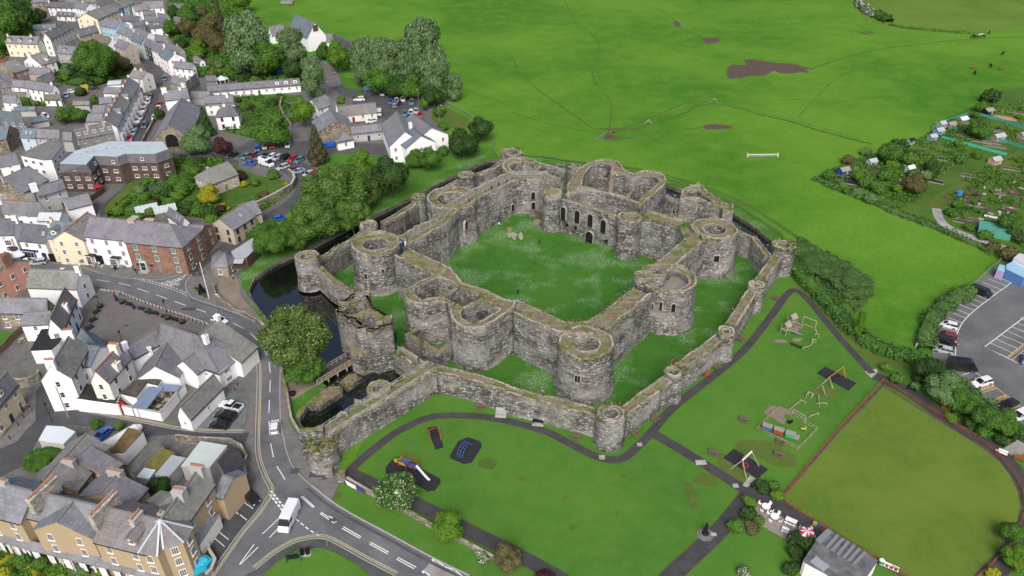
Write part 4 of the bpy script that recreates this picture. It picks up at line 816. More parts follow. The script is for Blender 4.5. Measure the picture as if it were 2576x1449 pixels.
def house(r1,r2,e,he,hr,wall,roof,label,f=P,cat='house',w2=None,hips=(0,0),chim=(),wins=True,near=False,name='house',group=None,ridge=None,oh=.25,bars=(2,2),fm=None,wsize=(.95,1.35),skip=(),step=2.9,dorm=(),sky=(),base=0,ww=None,cmat=None,door=True,fronts=None):
 a=W(f(*r1),hr); b=W(f(*r2),hr); ee=W(f(*e),he)
 d=(b-a); d.z=0; L=d.length; d.normalize(); n=Ve((-d.y,d.x,0)); off=(ee-a).dot(n)
 if off>0: a,b=b,a; d=-d; n=-n; off=-off
 w1=-off if ww is None else ww; w2=w1 if w2 is None else w2; c=(a+b)/2; ang=atan2(d.y,d.x)
 root=emp(name,(c.x,c.y,0),ang,label,cat,group); LL[:]=L,w1; FR[root.name]=w1
 wm=wmt(wall) if isinstance(wall,str) else wall; rm=SL[roof]
 x0,x1=-L/2,L/2; mb=MB()
 h0,h1=hips
 mb.face([(x0,-w1,base-.3),(x1,-w1,base-.3),(x1,-w1,he),(x0,-w1,he)]); mb.face([(x1,w2,base-.3),(x0,w2,base-.3),(x0,w2,he),(x1,w2,he)])
 g0=[(x0,w2,base-.3),(x0,-w1,base-.3),(x0,-w1,he)]+([(x0,0,hr)] if not h0 else [])+[(x0,w2,he)]
 g1=[(x1,-w1,base-.3),(x1,w2,base-.3),(x1,w2,he)]+([(x1,0,hr)] if not h1 else [])+[(x1,-w1,he)]
 mb.face(g0); mb.face(g1); o=mb.bd('wall',wm,root)
 me,(ra,rb)=roof_mesh(L,w1,w2,he,hr,oh,hips); link('roof',me,rm,root)
 mb=MB(); mb.bar((ra,0,hr+.2),(rb,0,hr+.2),.3,.14)
 for hp,xe,xr in ((h0,x0,ra),(h1,x1,rb)):
  if hp:
   for yy in(-w1,w2): mb.bar((xe,yy,he+.18),(xr,0,hr+.2),.22,.1)
 mb.bd('ridge',ridge or M_ridge,root)
 mb=MB(); mb.bar((x0,-w1-oh-.05,he-.15),(x1,-w1-oh-.05,he-.15),.12,.12); mb.bd('gutter',M_gutter,root)
 H_=he-base; nf=max(1,round(H_/2.65)); fh=H_/nf
 cn=Matrix.Rotation(ang,3,'Z'); camd=Ve((0,0,0))-c; camd.z=0; camd.normalize()
 wins_sides=[]
 if wins:
  for s,(nx_,ny,half,ln,ycoord) in {'f':(0,-1,L/2,L,-w1),'b':(0,1,L/2,L,w2),'l':(-1,0,None,w1+w2,x0),'r':(1,0,None,w1+w2,x1)}.items():
   if s in skip: continue
   if (cn@Ve((nx_,ny,0))).dot(camd)<-.05: continue
   nb=max(1,int(ln/step)) if s in 'fb' else max(1,int(ln/3.4))
   for j in range(nf):
    for i in range(nb):
     u=(i+.5)/nb-.5; z=base+fh*j+fh*.56; hh=wsize[1] if fh>2.3 else min(wsize[1],fh*.5)
     if s in 'fb' and j==0 and door and i==nb//2 and nb>1:
      q=MB(); q.box((0,0,1.0),(.95,.12,2.05)); dd=q.bd('door',pln(('navy_door','red_door','green_door','grey_door')[int(abs(c.x*7))%4],((.03,.04,.12),(.3,.03,.03),(.04,.12,.07),(.2,.2,.2))[int(abs(c.x*7))%4],.5),root,loc=(u*ln,ycoord-.02*(1 if s=='b' else 0),base),rz=0 if s=='f' else pi)
      continue
     if s=='f': adw(root,u*ln,-w1-.02,z,0,wsize[0],hh,bars,fm)
     elif s=='b': adw(root,u*ln,w2+.02,z,pi,wsize[0],hh,bars,fm)
     elif s=='l': adw(root,x0-.02,(w2-w1)/2-u*ln,z,-pi/2,wsize[0],hh,bars,fm)
     else: adw(root,x1+.02,(w2-w1)/2+u*ln,z,pi/2,wsize[0],hh,bars,fm)
 for ch_ in chim:
  u,yo,pots,cw,cd,chh=(list(ch_)+[2,.9,.7,1.3][len(ch_)-2:] if len(ch_)<6 else ch_)
  zz=hr-abs(yo)/(w1 if yo<0 else w2)*(hr-he); add_chimney(root,u*L/2,yo,zz,cw,cd,chh,pots,cmat or (wm if wall in('white','cream','ivory') else wmt('grey')))
 for u,s in dorm:
  w_=w1 if s<0 else w2; y=s*w_*.62; z=hr-(hr-he)*.62; sl=(hr-he)/w_
  q=MB(); q.box((0,0,.35),(1.5,w_*.6,1.2)); dm=q.bd('dormer',wm,root,loc=(u*L/2,y+s*-.1,z))
  me,_=roof_mesh(w_*.75,.85,.85,1.0,1.6,.15,(0,0),.1); link('dormer_roof',me,rm,dm,loc=(0,0,0),rz=pi/2); adw(dm,0,s*(w_*.3+.02),.35,0 if s<0 else pi,.9,.85,(2,1))
 for u,s in sky:
  w_=w1 if s<0 else w2; y=s*w_*.5; z=(hr+he)/2+.2; q=MB(); q.box((0,0,0),(.8,1.2,.08)); tilt=atan2(hr-he,w_)*(1 if s<0 else -1)
  o=q.bd('skylight',pln('skylight_glass',(.3,.36,.42),.15),root,loc=(u*L/2,y,z+.02)); o.rotation_euler=(tilt,0,0)
 return root
def fbx(name,pts,z,mat,label,cat,f=P,roof=None,base=-.2,lip=.25,group=None):
 lp=pol(pts,f,z); c=cen(lp); root=emp(name,(c[0],c[1],0),0,label,cat,group)
 l2=[(p[0]-c[0],p[1]-c[1]) for p in lp]; mb=MB(); mb.poly(l2,base,z-.05); mb.bd('wall',mat,root)
 mb=MB(); mb.poly([(p[0]*1.012,p[1]*1.012) for p in l2],z-.02,z+lip); mb.bd('roof',roof or SL['f'],root); return root,c
def gwall(name,pts,h,th,mat,label,cat='wall',f=P,group=None,top=.04,cap=None,z0=-.2):
 c=WP(pts,0,f); ln=[(p.x,p.y) for p in c]; lp=ofp(ln,th); cc=cen(lp); root=emp(name,(cc[0],cc[1],0),0,label,cat,group)
 mb=MB(); L2=[(p[0]-cc[0],p[1]-cc[1]) for p in lp]; mb.poly(L2,z0,h); mb.bd('wall',mat,root)
 if cap:
  l3=ofp([(p[0]-cc[0],p[1]-cc[1]) for p in ofp(ln,-.05)[len(ln):][::-1]],th+.1); mb=MB(); mb.poly(l3,h-.01,h+.1); mb.bd('coping',cap,root)
 return root
M_rub=rubble('garden_rubble',[(.1,.09,.075),(.17,.155,.13),(.25,.23,.2),(.34,.32,.29)],1.8,True); Mcp=pln('pale_coping',(.4,.38,.33),.9)
H0=[
((340,-50),(520,-60),(430,20),7.5,10,'stone','g','tall grey stone house cut by the top edge near the wooded corner',{}),
((480,22),(745,30),(600,75),4.8,7.2,'white','d','white cottage with a dark roof below the stone house at the top left',dict(chim=[(-.9,0,2)])),
((575,118),(750,128),(660,163),2.6,4.4,'white','d','low white building with a row of rooflights under the white cottage',dict(sky=[(-.5,-1),(0,-1),(.5,-1)])),
((355,108),(450,116),(400,152),2.6,4.2,'grey','o','small grey lean cottage beside the palm at the far left',{}),
((770,10),(900,40),(820,90),5,7.5,'white','g','white villa with arched windows near the top of the town',dict(chim=[(0,0,2)])),
((860,135),(1090,45),(985,195),7.4,10.4,'cream','o','long cream terrace house left of the bright blue one',dict(chim=[(-.9,0,4),(.2,0,4)])),
((1090,45),(1180,15),(1160,100),7.4,10.4,'deep','g','deep blue painted terrace house in the high town',dict(chim=[(.9,0,3)])),
((1180,15),(1230,0),(1225,75),7.4,10.2,'sky','o','light blue terrace house next to the deep blue one',{}),
((1230,0),(1300,-25),(1290,50),7.2,9.8,'cream','o','cream end house of the blue terrace at the top edge',dict(chim=[(.8,0,3)])),
((450,335),(690,215),(640,330),8,11,'ivory','o','tall cream house with arched upper windows and a long brown slate roof',dict(chim=[(-.5,0,4),(.9,0,3)],sky=[(0,-1)])),
((770,305),(965,255),(860,350),7.6,10.4,'beige','g','beige gabled house with a roof window behind the big round tree',dict(sky=[(.2,-1)],chim=[(.95,0,3)])),
((80,362),(395,372),(230,440),6.4,9,'cream','g','pale yellow mansard terrace with three arched dormers at the left edge',dict(dorm=[(-.75,-1),(-.1,-1),(.6,-1)],chim=[(-1,0,3),(.5,0,4)])),
((395,375),(540,330),(500,405),6.4,8.8,'teal','g','grey green terrace house attached to the pale yellow mansard terrace',dict(dorm=[(-.2,-1)],chim=[(0,0,3)])),
((225,262),(560,240),(400,300),3.6,5.6,'grey','b','grey sheet roofed workshop with big rooflights behind the mansard terrace',dict(sky=[(-.3,-1),(-.3,1),(.3,-1)],cat_='workshop')),
((655,440),(790,385),(740,455),4.6,7,'beige','g','low dark roofed cottage between the arched house and the round tree',{}),
((590,455),(825,480),(690,540),5.2,8,'grey','g','grey rendered house with bay windows and white dormer left of the round tree',dict(dorm=[(-.3,-1)])),
((300,565),(450,525),(420,655),5.2,8.4,'white','o','white house with a black dormer and tall white end chimney',dict(chim=[(-1,0,3,.9,1.6,2.0)],dorm=[(.3,-1)])),
((0,640),(150,600),(170,725),5,8,'stone','o','stone cottage with a mossy roof at the left edge below the pale terrace',dict(sky=[(.5,-1)])),
((265,680),(505,690),(390,722),3.4,5.4,'beige','g','long low dark roofed hall left of the big round tree',dict(wins=False)),
((370,785),(500,735),(450,808),4.2,6.6,'stone','g','rough stone barn with a hipped slate roof in the upper town',{}),
((-30,700),(110,770),(60,800),5,7.6,'white','g','white house at the left edge above the long white row',{}),
((145,805),(250,815),(200,875),5.2,7.4,'white','g','white cottage at the left end of the long white row',{}),
((262,812),(535,852),(400,905),5.2,7.6,'white','g','long white house with two rows of small windows in the middle left',dict(chim=[(.9,0,2)])),
((0,835),(90,820),(70,880),5,7.2,'white','g','white gable cottage left of the long white row',{}),
((30,960),(160,965),(110,1005),4.6,6.8,'white','g','small white cottage beside the red door garage row',{}),
((440,955),(600,955),(510,1000),2.8,4.4,'white','m','white garage with a rusty brown roof',{}),
((120,930),(260,930),(200,975),2.8,4.2,'white','m','low white outhouse with red doors and a brown roof',{}),
((0,1020),(60,1010),(40,1060),3,4.6,'yellow','m','tiny yellow cottage at the left edge',{}),
((-20,1118),(205,1135),(120,1215),5.6,9,'paleblue','b','pale blue gabled hall with a smooth slate roof at the left edge',dict(sky=[(-.6,-1)])),
((-60,1275),(90,1270),(60,1400),5,8,'stone','b','old stone barn with a blue slate roof and rooflight at the left edge',dict(sky=[(-.4,-1)],wins=False)),
((225,1290),(370,1300),(290,1385),5.4,7.8,'paleblue','b','pale blue fronted cottage with two rooflights left of the long grey house',dict(sky=[(-.3,-1),(.3,-1)])),
((370,1300),(600,1312),(480,1390),5.4,7.8,'grey','g','long grey slate roofed house with four lower windows',dict()),
((600,1330),(720,1335),(660,1410),4.4,6.8,'grey','g','small grey link building left of the many gabled stone mansion',dict(wins=False)),
((745,1300),(1110,1230),(950,1370),7.4,11,'beige','o','big beige stone mansion with many small gables at the foot of the street terrace',dict(dorm=[(-.85,-1),(-.45,-1),(0,-1),(.45,-1),(.85,-1)],chim=[(-.3,0,2),(.6,0,3)])),
((940,340),(1130,385),(1010,430),5,7.4,'white','m','white house with a brown roof and pale blue gable near the round tree',dict(chim=[(1,0,3)])),
((1195,395),(1300,430),(1240,490),7.6,10,'beige','g','beige stone house with a small square window standing at the bend',dict(chim=[(0,0,3)])),
((1065,185),(1215,215),(1130,280),8,10.6,'sky','g','sky blue tall terrace house facing the bend of the street',dict(chim=[(1,0,4)])),
((1215,260),(1345,310),(1240,350),7.4,10,'ivory','g','cream terrace house right of the sky blue one',dict(chim=[(1,0,3)])),
((1345,330),(1460,375),(1370,420),7.4,10,'mint','b','dark green and mint fronted terrace house on the curving street',dict(chim=[(-.1,0,3)])),
((1475,385),(1560,425),(1490,470),7,9.6,'black','p','black timber framed looking terrace house on the curving street',dict(chim=[(1,0,3)])),
((1560,425),(1650,465),(1570,515),7,9.6,'white','p','white terrace house with a brown purple roof next to the black one',dict(chim=[(1,0,3)])),
((1665,480),(1760,540),(1660,590),7,9.4,'white','b','white fronted terrace house with a bluish slate roof at the lower bend',dict(chim=[(1,0,3)])),
((1760,620),(1940,640),(1850,690),5,7.2,'white','g','white fronted house behind the lower bend with a flat grey roof',{}),
((1740,760),(1870,790),(1760,840),6,8.4,'ivory','g','cream house with a roof terrace of green furniture on the right of the street',dict(chim=[(.2,0,2)])),
((1840,860),(1975,740),(1960,850),6,9,'grey','o','grey gabled house with white window front right of the street',dict(chim=[(0,0,3)])),
((1640,920),(1880,890),(1760,1000),6.6,9.6,'white','g','big white rendered house beside the chapel with huge white chimneys',dict(chim=[(-.9,0,3,2.2,1.2,2.2),(.4,0,2)],skip=('f',))),
((1715,850),(1850,870),(1800,920),6.4,9,'ivory','o','cream house with white stacks just above the big white house',dict(chim=[(-1,0,2,2,1.1,2.2)])),
((1960,560),(2030,600),(1990,620),2.8,4,'white','g','low white garden room near the silver willow',{}),
((2070,768),(2170,765),(2120,815),2.8,4.8,'pink','g','small pink cottage beside a white conservatory',{}),
((1900,920),(2110,925),(2000,955),3,5,'grey','g','low grey roofed range behind the white hipped house',dict(wins=False)),
((2050,970),(2340,955),(2180,1035),5,7.6,'white','g','white house with a slate roof behind the white hipped house',dict(chim=[(.6,0,2)])),
((2165,1075),(2390,1060),(2250,1170),5.2,8,'white','d','white hipped roof house with dark windows beside the dark cypress',dict(hips=(2.6,2.2),chim=[(-.2,0,3)],fm=Mdf)),
((1330,60),(1470,40),(1390,110),5,7.4,'white','o','white house with an olive slate roof right of the blue terrace',{}),
((1440,20),(1640,10),(1540,60),5,8,'white','g','white wide gabled house at the top edge of the town',{}),
((1230,150),(1400,165),(1330,215),5.4,8,'white','d','white house with a dark roof below the deep blue terrace house',dict(chim=[(-1,0,2)])),
((1435,115),(1560,105),(1490,150),5,7,'white','g','small white box shaped house right of the dark roofed white one',{}),
((1500,215),(1660,200),(1600,280),4.6,7.2,'white','d','white house with two roof windows and a dark roof above the street bend',dict(sky=[(-.4,-1),(0,-1)])),
((1580,130),(1690,150),(1620,180),5,7.2,'white','g','narrow white house with a dark gable at the top of the lane',{}),
((1700,40),(1850,40),(1780,80),3,5,'white','d','long low white building at the top right of the town',{}),
((1560,350),(1690,370),(1650,420),4.6,7,'beige','g','stone coloured gabled house with an arched window behind the curving street',{}),
((1650,420),(1820,480),(1720,500),5,7,'beige','g','grey roofed back house with yellow chimneys behind the curving street',dict(chim=[(-.6,0,3),(.6,0,3)])),
((1340,280),(1500,330),(1420,370),4.6,6.6,'white','g','white back extension behind the mint terrace house',dict(wins=False)),
((1330,230),(1440,215),(1380,260),4.6,6.4,'white','g','white flat looking house right of the sky blue terrace',{}),
((740,1020),(900,1020),(820,1055),2.6,3.6,'grey','o','grey shed roofed garage between the garden hedges',dict(wins=False)),
((140,1080),(350,1075),(250,1110),2.6,3.6,'grey','b','low stone outbuilding with a blue lean roof in a garden',dict(wins=False)),
((300,1200),(470,1170),(400,1220),2.6,3.8,'grey','b','blue grey lean-to roof beside a parked white car',dict(wins=False)),
((1060,880),(1210,885),(1130,940),3,4.6,'white','g','grey roofed rear wing of the long street terrace, uppermost',dict(wins=False)),
((1000,985),(1120,975),(1050,1040),3.4,5,'beige','g','square grey rear wing of the long street terrace, second down',dict(wins=False)),
((940,1065),(1060,1060),(1000,1135),4.4,6,'white','g','white rear wing with a slate roof, third down',dict(wins=False)),
((890,1150),(1040,1145),(960,1220),4.4,6,'grey','g','grey rear wing with a slate roof, fourth down',dict(wins=False)),
((1090,820),(1220,810),(1160,850),2.8,3.4,'white','z','white flat roofed wing at the top of the street terrace',dict(wins=False)),
((1750,170),(1830,180),(1780,215),3,5,'beige','p','brown roofed garden cottage among the shrubs right of the town',{}),
((2080,160),(2150,165),(2110,195),2.6,4.4,'grey','p','small brown roofed shed by the dark conifer',dict(wins=False)),
((660,0),(780,-10),(720,30),5,7,'white','g','white house top of the town above the cottages',{}),
((820,-30),(960,-20),(880,20),5,7.4,'grey','o','grey house cut by the top edge left of the blue terrace',{}),
((1340,700),(1470,720),(1410,790),6,8.2,'ivory','o','cream house at the top end of the long street terrace',dict(chim=[(-.6,0,3),(.3,0,2)])),
]
for r1_,r2_,e_,he,hr,wl__,rf,lb,kw in H0:
 kw=dict(kw); kw.setdefault('cat',kw.pop('cat_','house')); house(r1_,r2_,e_,he,hr,wl__,rf,lb,T00,**kw)
def lerp2(a,b,t_): return (a[0]+(b[0]-a[0])*t_,a[1]+(b[1]-a[1])*t_)
cols=['white','pink','white','ivory','sky','white','paleblue','ivory','white']
names=['white','pink','second white','ivory','sky blue','third white','pale blue','second ivory','lowest white']
for i in range(9):
 a=lerp2((1295,780),(1050,1215),i/9); b=lerp2((1295,780),(1050,1215),(i+.985)/9); e0=lerp2((1400,840),(1180,1270),(i+.5)/9)
 rt_=house(a,b,e0,6.2,9,cols[i],'o' if i%3 else 'g','%s fronted house in the stepped street terrace, number %s from its upper end'%(names[i],['one','two','three','four','five','six','seven','eight','nine'][i]),T00,group='stepped terrace along the north street',chim=[(1,0,3)],step=2.2,cmat=wmt('salmon') if i%2 else None,dorm=[(0,-1)] if i in(3,6) else ())
 m=MB(); m.box((-LL[0]*.18,-LL[1]-.5,1.6),(1.9,1.0,3.2)); m.box((-LL[0]*.18,-LL[1]-.5,3.3),(2.1,1.2,.12)); bw=m.bd('bay_window',wmt('white'),rt_); adw(bw,-LL[0]*.18,-LL[1]-1.02,1.9,0,1.3,1.3)
 m=MB(); m.box((0,-LL[1]-3.2,.5),(LL[0]*.97,.18,1)); m.box((LL[0]*.47,-LL[1]-1.7,.5),(.18,3,1)); m.bd('front_wall',wmt('white'),rt_)
ch=house((1830,985),(1690,1262),(1960,1180),4.6,9.4,'stone','g','stone chapel with a steep slate roof and a yellow arched west window',T00,cat='chapel',name='chapel',wins=False,ww=6)
for s_ in(-1,1): opn(ch,(s_*LL[0]/2,0),(s_,0),4.2,4.6,1.8,True,name='west_window')
house((2085,862),(3010,790),(2300,905),3.2,5.4,'white','p','very long low white cottage row with dormers above the chapel',T00,name='cottage_row',dorm=[(.5,-1),(.7,-1),(.9,-1)],wsize=(1,1))
o=house((400,148),(590,232),(440,350),6.5,13,'white','b','tall white sports hall with a steep blue grey roof and louvred gable',T10,cat='sports hall',name='sports_hall',wins=False)
m=MB(); m.box((0,0,10.6),(.2,2.6,3)); q=m.bd('louvre',pln('brown_louvre',(.1,.06,.05),.8),o); q.location.x=LL[0]/2+.05
house((560,345),(765,338),(690,400),4,7,'white','o','grey lean roofed entrance porch of the sports hall',T10,cat='annexe',name='hall_wing',wins=False)
house((770,338),(985,445),(850,470),4,8.5,'white','d','right wing of the sports hall with dark solar panels',T10,cat='annexe',name='hall_wing',wins=False,w2=8)
house((130,270),(270,245),(200,330),4,8,'white','g','left wing of the sports hall behind the grey trees',T10,cat='annexe',name='hall_wing',wins=False)
house((560,1010),(700,955),(640,1100),4.2,7.4,'white','g','white gabled school room with a small square window',T10,cat='school building',name='school_block',w2=4)
house((690,955),(800,1030),(740,1040),4,6.6,'white','g','slate roofed link of the school beside the tree',T10,cat='school building',name='school_block',wins=False)
house((820,1075),(1200,1035),(1020,1120),3.6,6.4,'ivory','o','long grey green roofed school wing with a white car in front',T10,cat='school building',name='school_block')
house((740,1100),(800,1210),(640,1290),4.2,8,'stone','g','brown stone gabled school hall with rooflights on its slate roof',T10,cat='school building',name='school_block',ww=7,w2=6,sky=[(-.4,-1),(-.1,-1)],wins=False)
house((960,1275),(1280,1245),(1150,1325),3.4,5.6,'grey','g','low grey school wing with tall white windows',T10,cat='school building',name='school_block')
house((800,1340),(960,1310),(900,1410),3.4,6.2,'white','g','hipped slate school pavilion at the corner by the brown conifer',T10,cat='school building',name='school_block',hips=(2.5,2.5))
house((1280,1240),(1360,1240),(1320,1290),3.2,4.6,'white','g','white link with round window joining the white gabled courthouse',T10,cat='school building',name='school_block',wins=False)
house((1410,1125),(1500,1330),(1350,1240),6,10.5,'white','g','left range of the white bellcote school with a slate roof',T10,cat='school building',name='old_school',ww=5.5,w2=5.5,skip=('f',))
ro=house((1570,1150),(1770,1290),(1600,1380),6,9.5,'white','p','right gabled range of the white bellcote school',T10,cat='school building',name='old_school',ww=7,w2=6,skip=('f',))
ro=house((1555,1290),(1660,1370),(1500,1400),6.4,9.6,'white','b','front gabled range of the white bellcote school carrying the white bell turret',T10,cat='school building',name='old_school',ww=5.5,w2=5,chim=[(-1,0,0,1.3,1.0,3.2)],skip=('f',))
house((-60,760),(150,755),(100,915),5.8,9,'white','d','white end building with hanging bay window at the left edge of the high street',T01,cat='building',chim=[(1,0,3,1.6,1,1.8)])
house((240,805),(500,830),(340,985),5.4,8.6,'white','d','white shop with a navy blue shopfront on the high street',T01,cat='shop',name='shop',chim=[(1,0,2)],sky=[(.7,-1)])
house((520,780),(760,790),(560,950),7.4,10.4,'cream','b','cream bank building with a dormer beside the navy shopfront',T01,cat='building',chim=[(-1,0,2)],dorm=[(-.4,-1)],ww=None)
house((880,690),(650,880),(800,930),7.6,10.2,'cream','o','cream gabled bank front with arched twin windows and red ridge tiles',T01,cat='building',ridge=M_ridger,ww=4.2,w2=4.2)
house((905,735),(1330,775),(1000,945),8.4,12,'white','p','white Georgian inn with bay windows and picnic tables outside',T01,cat='inn',name='inn',near=True,bars=(3,4),wsize=(1.1,1.5),chim=[(1,0.6,0,2.2,3,1.8)],step=4,cmat=wmt('beige'))
house((1330,775),(1900,825),(1400,1000),8.4,12,'brick','p','red brick hotel with mint green windows on the street corner',T01,cat='hotel',name='hotel',near=True,bars=(3,4),wsize=(1.15,1.6),fm=M_mint,hips=(0,5.5),step=4.4,chim=[(-.5,1.5,0,3,1,2)],cmat=wmt('beige'))
house((1900,815),(2050,825),(2010,900),6,7.6,'brick','g','lower brick rear wing of the corner hotel by the white van',T01,cat='annexe',name='hotel_wing',fm=M_mint,ww=3,w2=4,bars=(3,3))
house((2210,755),(2430,620),(2300,825),4.8,7.4,'palestone','g','pinkish stone cottage with small dark windows below the walled garden',T01,hips=(0,0),name='cottage',fm=Mdf,ww=4,w2=4,sky=[(.3,-1)])
house((2400,620),(2560,570),(2500,690),4.2,6.8,'palestone','g','stone outbuilding with a double slate roof behind the pinkish cottage',T01,name='outbuilding',wins=False,ww=3.5)
house((2020,280),(2290,180),(2140,360),4,7,'palestone','o','stone garden lodge with a mossy hipped roof beside the car park',T01,name='lodge',hips=(2.5,0),chim=[(-.4,0.8,1)],ww=4.5,w2=4.5)
house((1700,640),(1850,740),(1760,770),3,5,'white','p','low purple slate roof with two skylights behind the hotel',T01,name='outbuilding',cat='outbuilding',sky=[(.2,-1),(.6,-1)],wins=False)
house((640,560),(880,500),(760,640),4,6,'white','g','long white rear range with a dirty slate roof beside the dark yard',T01,name='outbuilding',cat='outbuilding',wins=False,w2=4)
house((340,440),(620,360),(480,500),6,8.6,'grey','g','grey rendered back house with a blue door in the yards',T01,chim=[(-1,0,0,2,1.4,2)],cmat=wmt('white'))
house((200,520),(330,490),(260,560),5,7,'grey','o','small grey gabled house in the yards behind the high street',T01)
house((0,565),(400,590),(200,660),5,8,'white','g','long white house with a red ridge and skylights in the yards behind the high street',T01,sky=[(-.7,-1),(-.5,-1)],ridge=M_ridger,chim=[(1,0,2,1.4,1.4,2.4)])
house((400,690),(620,690),(500,770),4,5.4,'white','z','white workshop with a ribbed glass roof behind the bank',T01,name='workshop',cat='workshop',wins=False)
house((30,350),(290,225),(230,350),6.5,10.2,'stone','g','stone hall with a round window and a long slate roof',T01,chim=[(1,0,2)],wins=False,ww=7,w2=6,name='hall',cat='hall')
house((-40,130),(150,90),(100,170),5,7.4,'white','g','white walled slate roofed house at the left edge beside the mansard block',T01)
for k_,(lp,z,mt,lb) in enumerate([([(230,95),(560,-60),(640,20),(520,160),(440,165),(210,120)],9,'white','white and blue mansard flats with a flat grey felt roof'),]):
 fr,fc=fbx('flats',lp,z,wmt(mt),lb,'flats',T01,pln('grey_felt',(.2,.2,.19),.9,0,.3,.6)); flp=pol(lp,T01,z)
off=[(605,195),(760,70),(1100,-25),(1640,-20),(1690,50),(1560,95),(1270,95),(1180,125),(950,115),(870,205)]
lp=pol(off,T01,9.4); c_=cen(lp); rt_=emp('office_block',(c_[0],c_[1],0),0,'dark brown brick office block with a pale flat roof and a grey mansard','offices')
l2=[(p[0]-c_[0],p[1]-c_[1]) for p in lp]
if area(l2)<0: l2=l2[::-1]
mb=MB(); mb.poly(ofp(l2+[l2[0]],-.6)[len(l2)+1:][::-1][:-1],-.2,6.4); mb.bd('wall',wmt('darkbrick'),rt_)
mb=MB(); o2=ofp(l2+[l2[0]],-.9)[len(l2)+1:][::-1][:-1]; n_=len(l2)
for i in range(n_):
 a,b=l2[i],l2[(i+1)%n_]; a2,b2=o2[i],o2[(i+1)%n_]; mb.face([(*a2,6.5),(*b2,6.5),(*b,9.3),(*a,9.3)])
mb.bd('mansard',pln('lead_mansard',(.13,.13,.14),.6,0,.3,1),rt_)
mb=MB(); mb.poly(l2,9.25,9.5); mb.bd('roof',pln('pale_roof_membrane',(.42,.5,.53),.6,0,.12,.3),rt_)
wl2=ofp(l2+[l2[0]],-.6)[len(l2)+1:][::-1][:-1]
def edge_windows(rt_,c_,wl2,zs,mz=None):
 for i in range(len(wl2)):
  a,b=wl2[i],wl2[(i+1)%len(wl2)]; L=dist(a,b); dx,dy=(b[0]-a[0])/L,(b[1]-a[1])/L; nx_,ny=dy,-dx
  if L<4 or nx_*c_[0]+ny*c_[1]>0: continue
  n_=int(L/3.1); an=atan2(ny,nx_)+pi/2
  for j in range(n_):
   t_=(j+.5)/n_*L
   for z in zs: adw(rt_,a[0]+dx*t_+nx_*.03,a[1]+dy*t_+ny*.03,z,an,1.5,1.1,(2,2))
   if j%2 and mz: adw(rt_,a[0]+dx*t_,a[1]+dy*t_,mz,an,1.0,.9,(1,1))
edge_windows(rt_,c_,wl2,(4.6,1.9),7.8)
fl=[(p[0]-fc[0],p[1]-fc[1]) for p in flp]
if area(fl)<0: fl=fl[::-1]
edge_windows(fr,fc,fl,(7.6,4.8,2.0))
for q in ((805,115),(870,85),(940,85),(1065,50),(1150,45),(1215,55),(1280,30),(1375,30),(1460,25)):
 p=W(T01(*q),9.5); m_=MB(); m_.cyl((0,0,0),(0,0,.3),.5,.35,10); m_.bd('roof_vent',M_conc,rt_,loc=(p.x-c_[0],p.y-c_[1],9.5))
def conic(name,pts,apex,he,hr,wall,roof,label,cat,f=P,wins=None,near=False,n_w=1,wz=None,hipcol=None,fm=None,bars=(2,3)):
 lp=[W(f(*q),he) for q in pts]; c=sum(lp,Ve())/len(lp); ap=W(f(*apex),hr); root=emp(name,(c.x,c.y,0),0,label,cat)
 l=[(p.x-c.x,p.y-c.y) for p in lp]
 if area(l)<0: l=l[::-1]
 mb=MB(); mb.poly(l,-.3,he); mb.bd('wall',wmt(wall) if isinstance(wall,str) else wall,root)
 V=[];F=[];UV=[]; a=(ap.x-c.x,ap.y-c.y,hr)
 for i in range(len(l)):
  p,q=l[i],l[(i+1)%len(l)]; p=(p[0]*1.05,p[1]*1.05);q=(q[0]*1.05,q[1]*1.05); L=dist(p,q); m=((p[0]+q[0])/2,(p[1]+q[1])/2); hs=hypot(dist(m,a[:2]),hr-he)
  k_=len(V); V+=[(*p,he),(*q,he),a]; F.append((k_,k_+1,k_+2)); UV+=[(50,50),(50+L,50),(50+L/2,50+hs)]
 me=bpy.data.meshes.new('roof'); me.from_pydata(V,[],F); u=me.uv_layers.new(name='UVMap')
 for lo in me.loops: u.data[lo.index].uv=UV[lo.vertex_index]
 link('roof',me,SL[roof],root)
 mb=MB()
 for p in l: mb.bar((p[0]*1.05,p[1]*1.05,he+.08),(a[0],a[1],hr+.1),.28,.12)
 mb.bd('hip_flashing',hipcol or M_ridge,root)
 if wins:
  for i in range(len(l)):
   p,q=Ve((*l[i],0)),Ve((*l[(i+1)%len(l)],0)); d=(q-p); L=d.length; 
   if L<2: continue
   d.normalize(); n=Ve((d.y,-d.x,0)); 
   if n.dot(-Ve((c.x,c.y,0)).normalized())<.0: continue
   for z in wins:
    for j in range(n_w):
     m=p+d*L*(j+.5)/n_w+n*.03; adw(root,m.x,m.y,z,atan2(n.y,n.x)+pi/2,1.1,1.5,bars,fm)
 return root
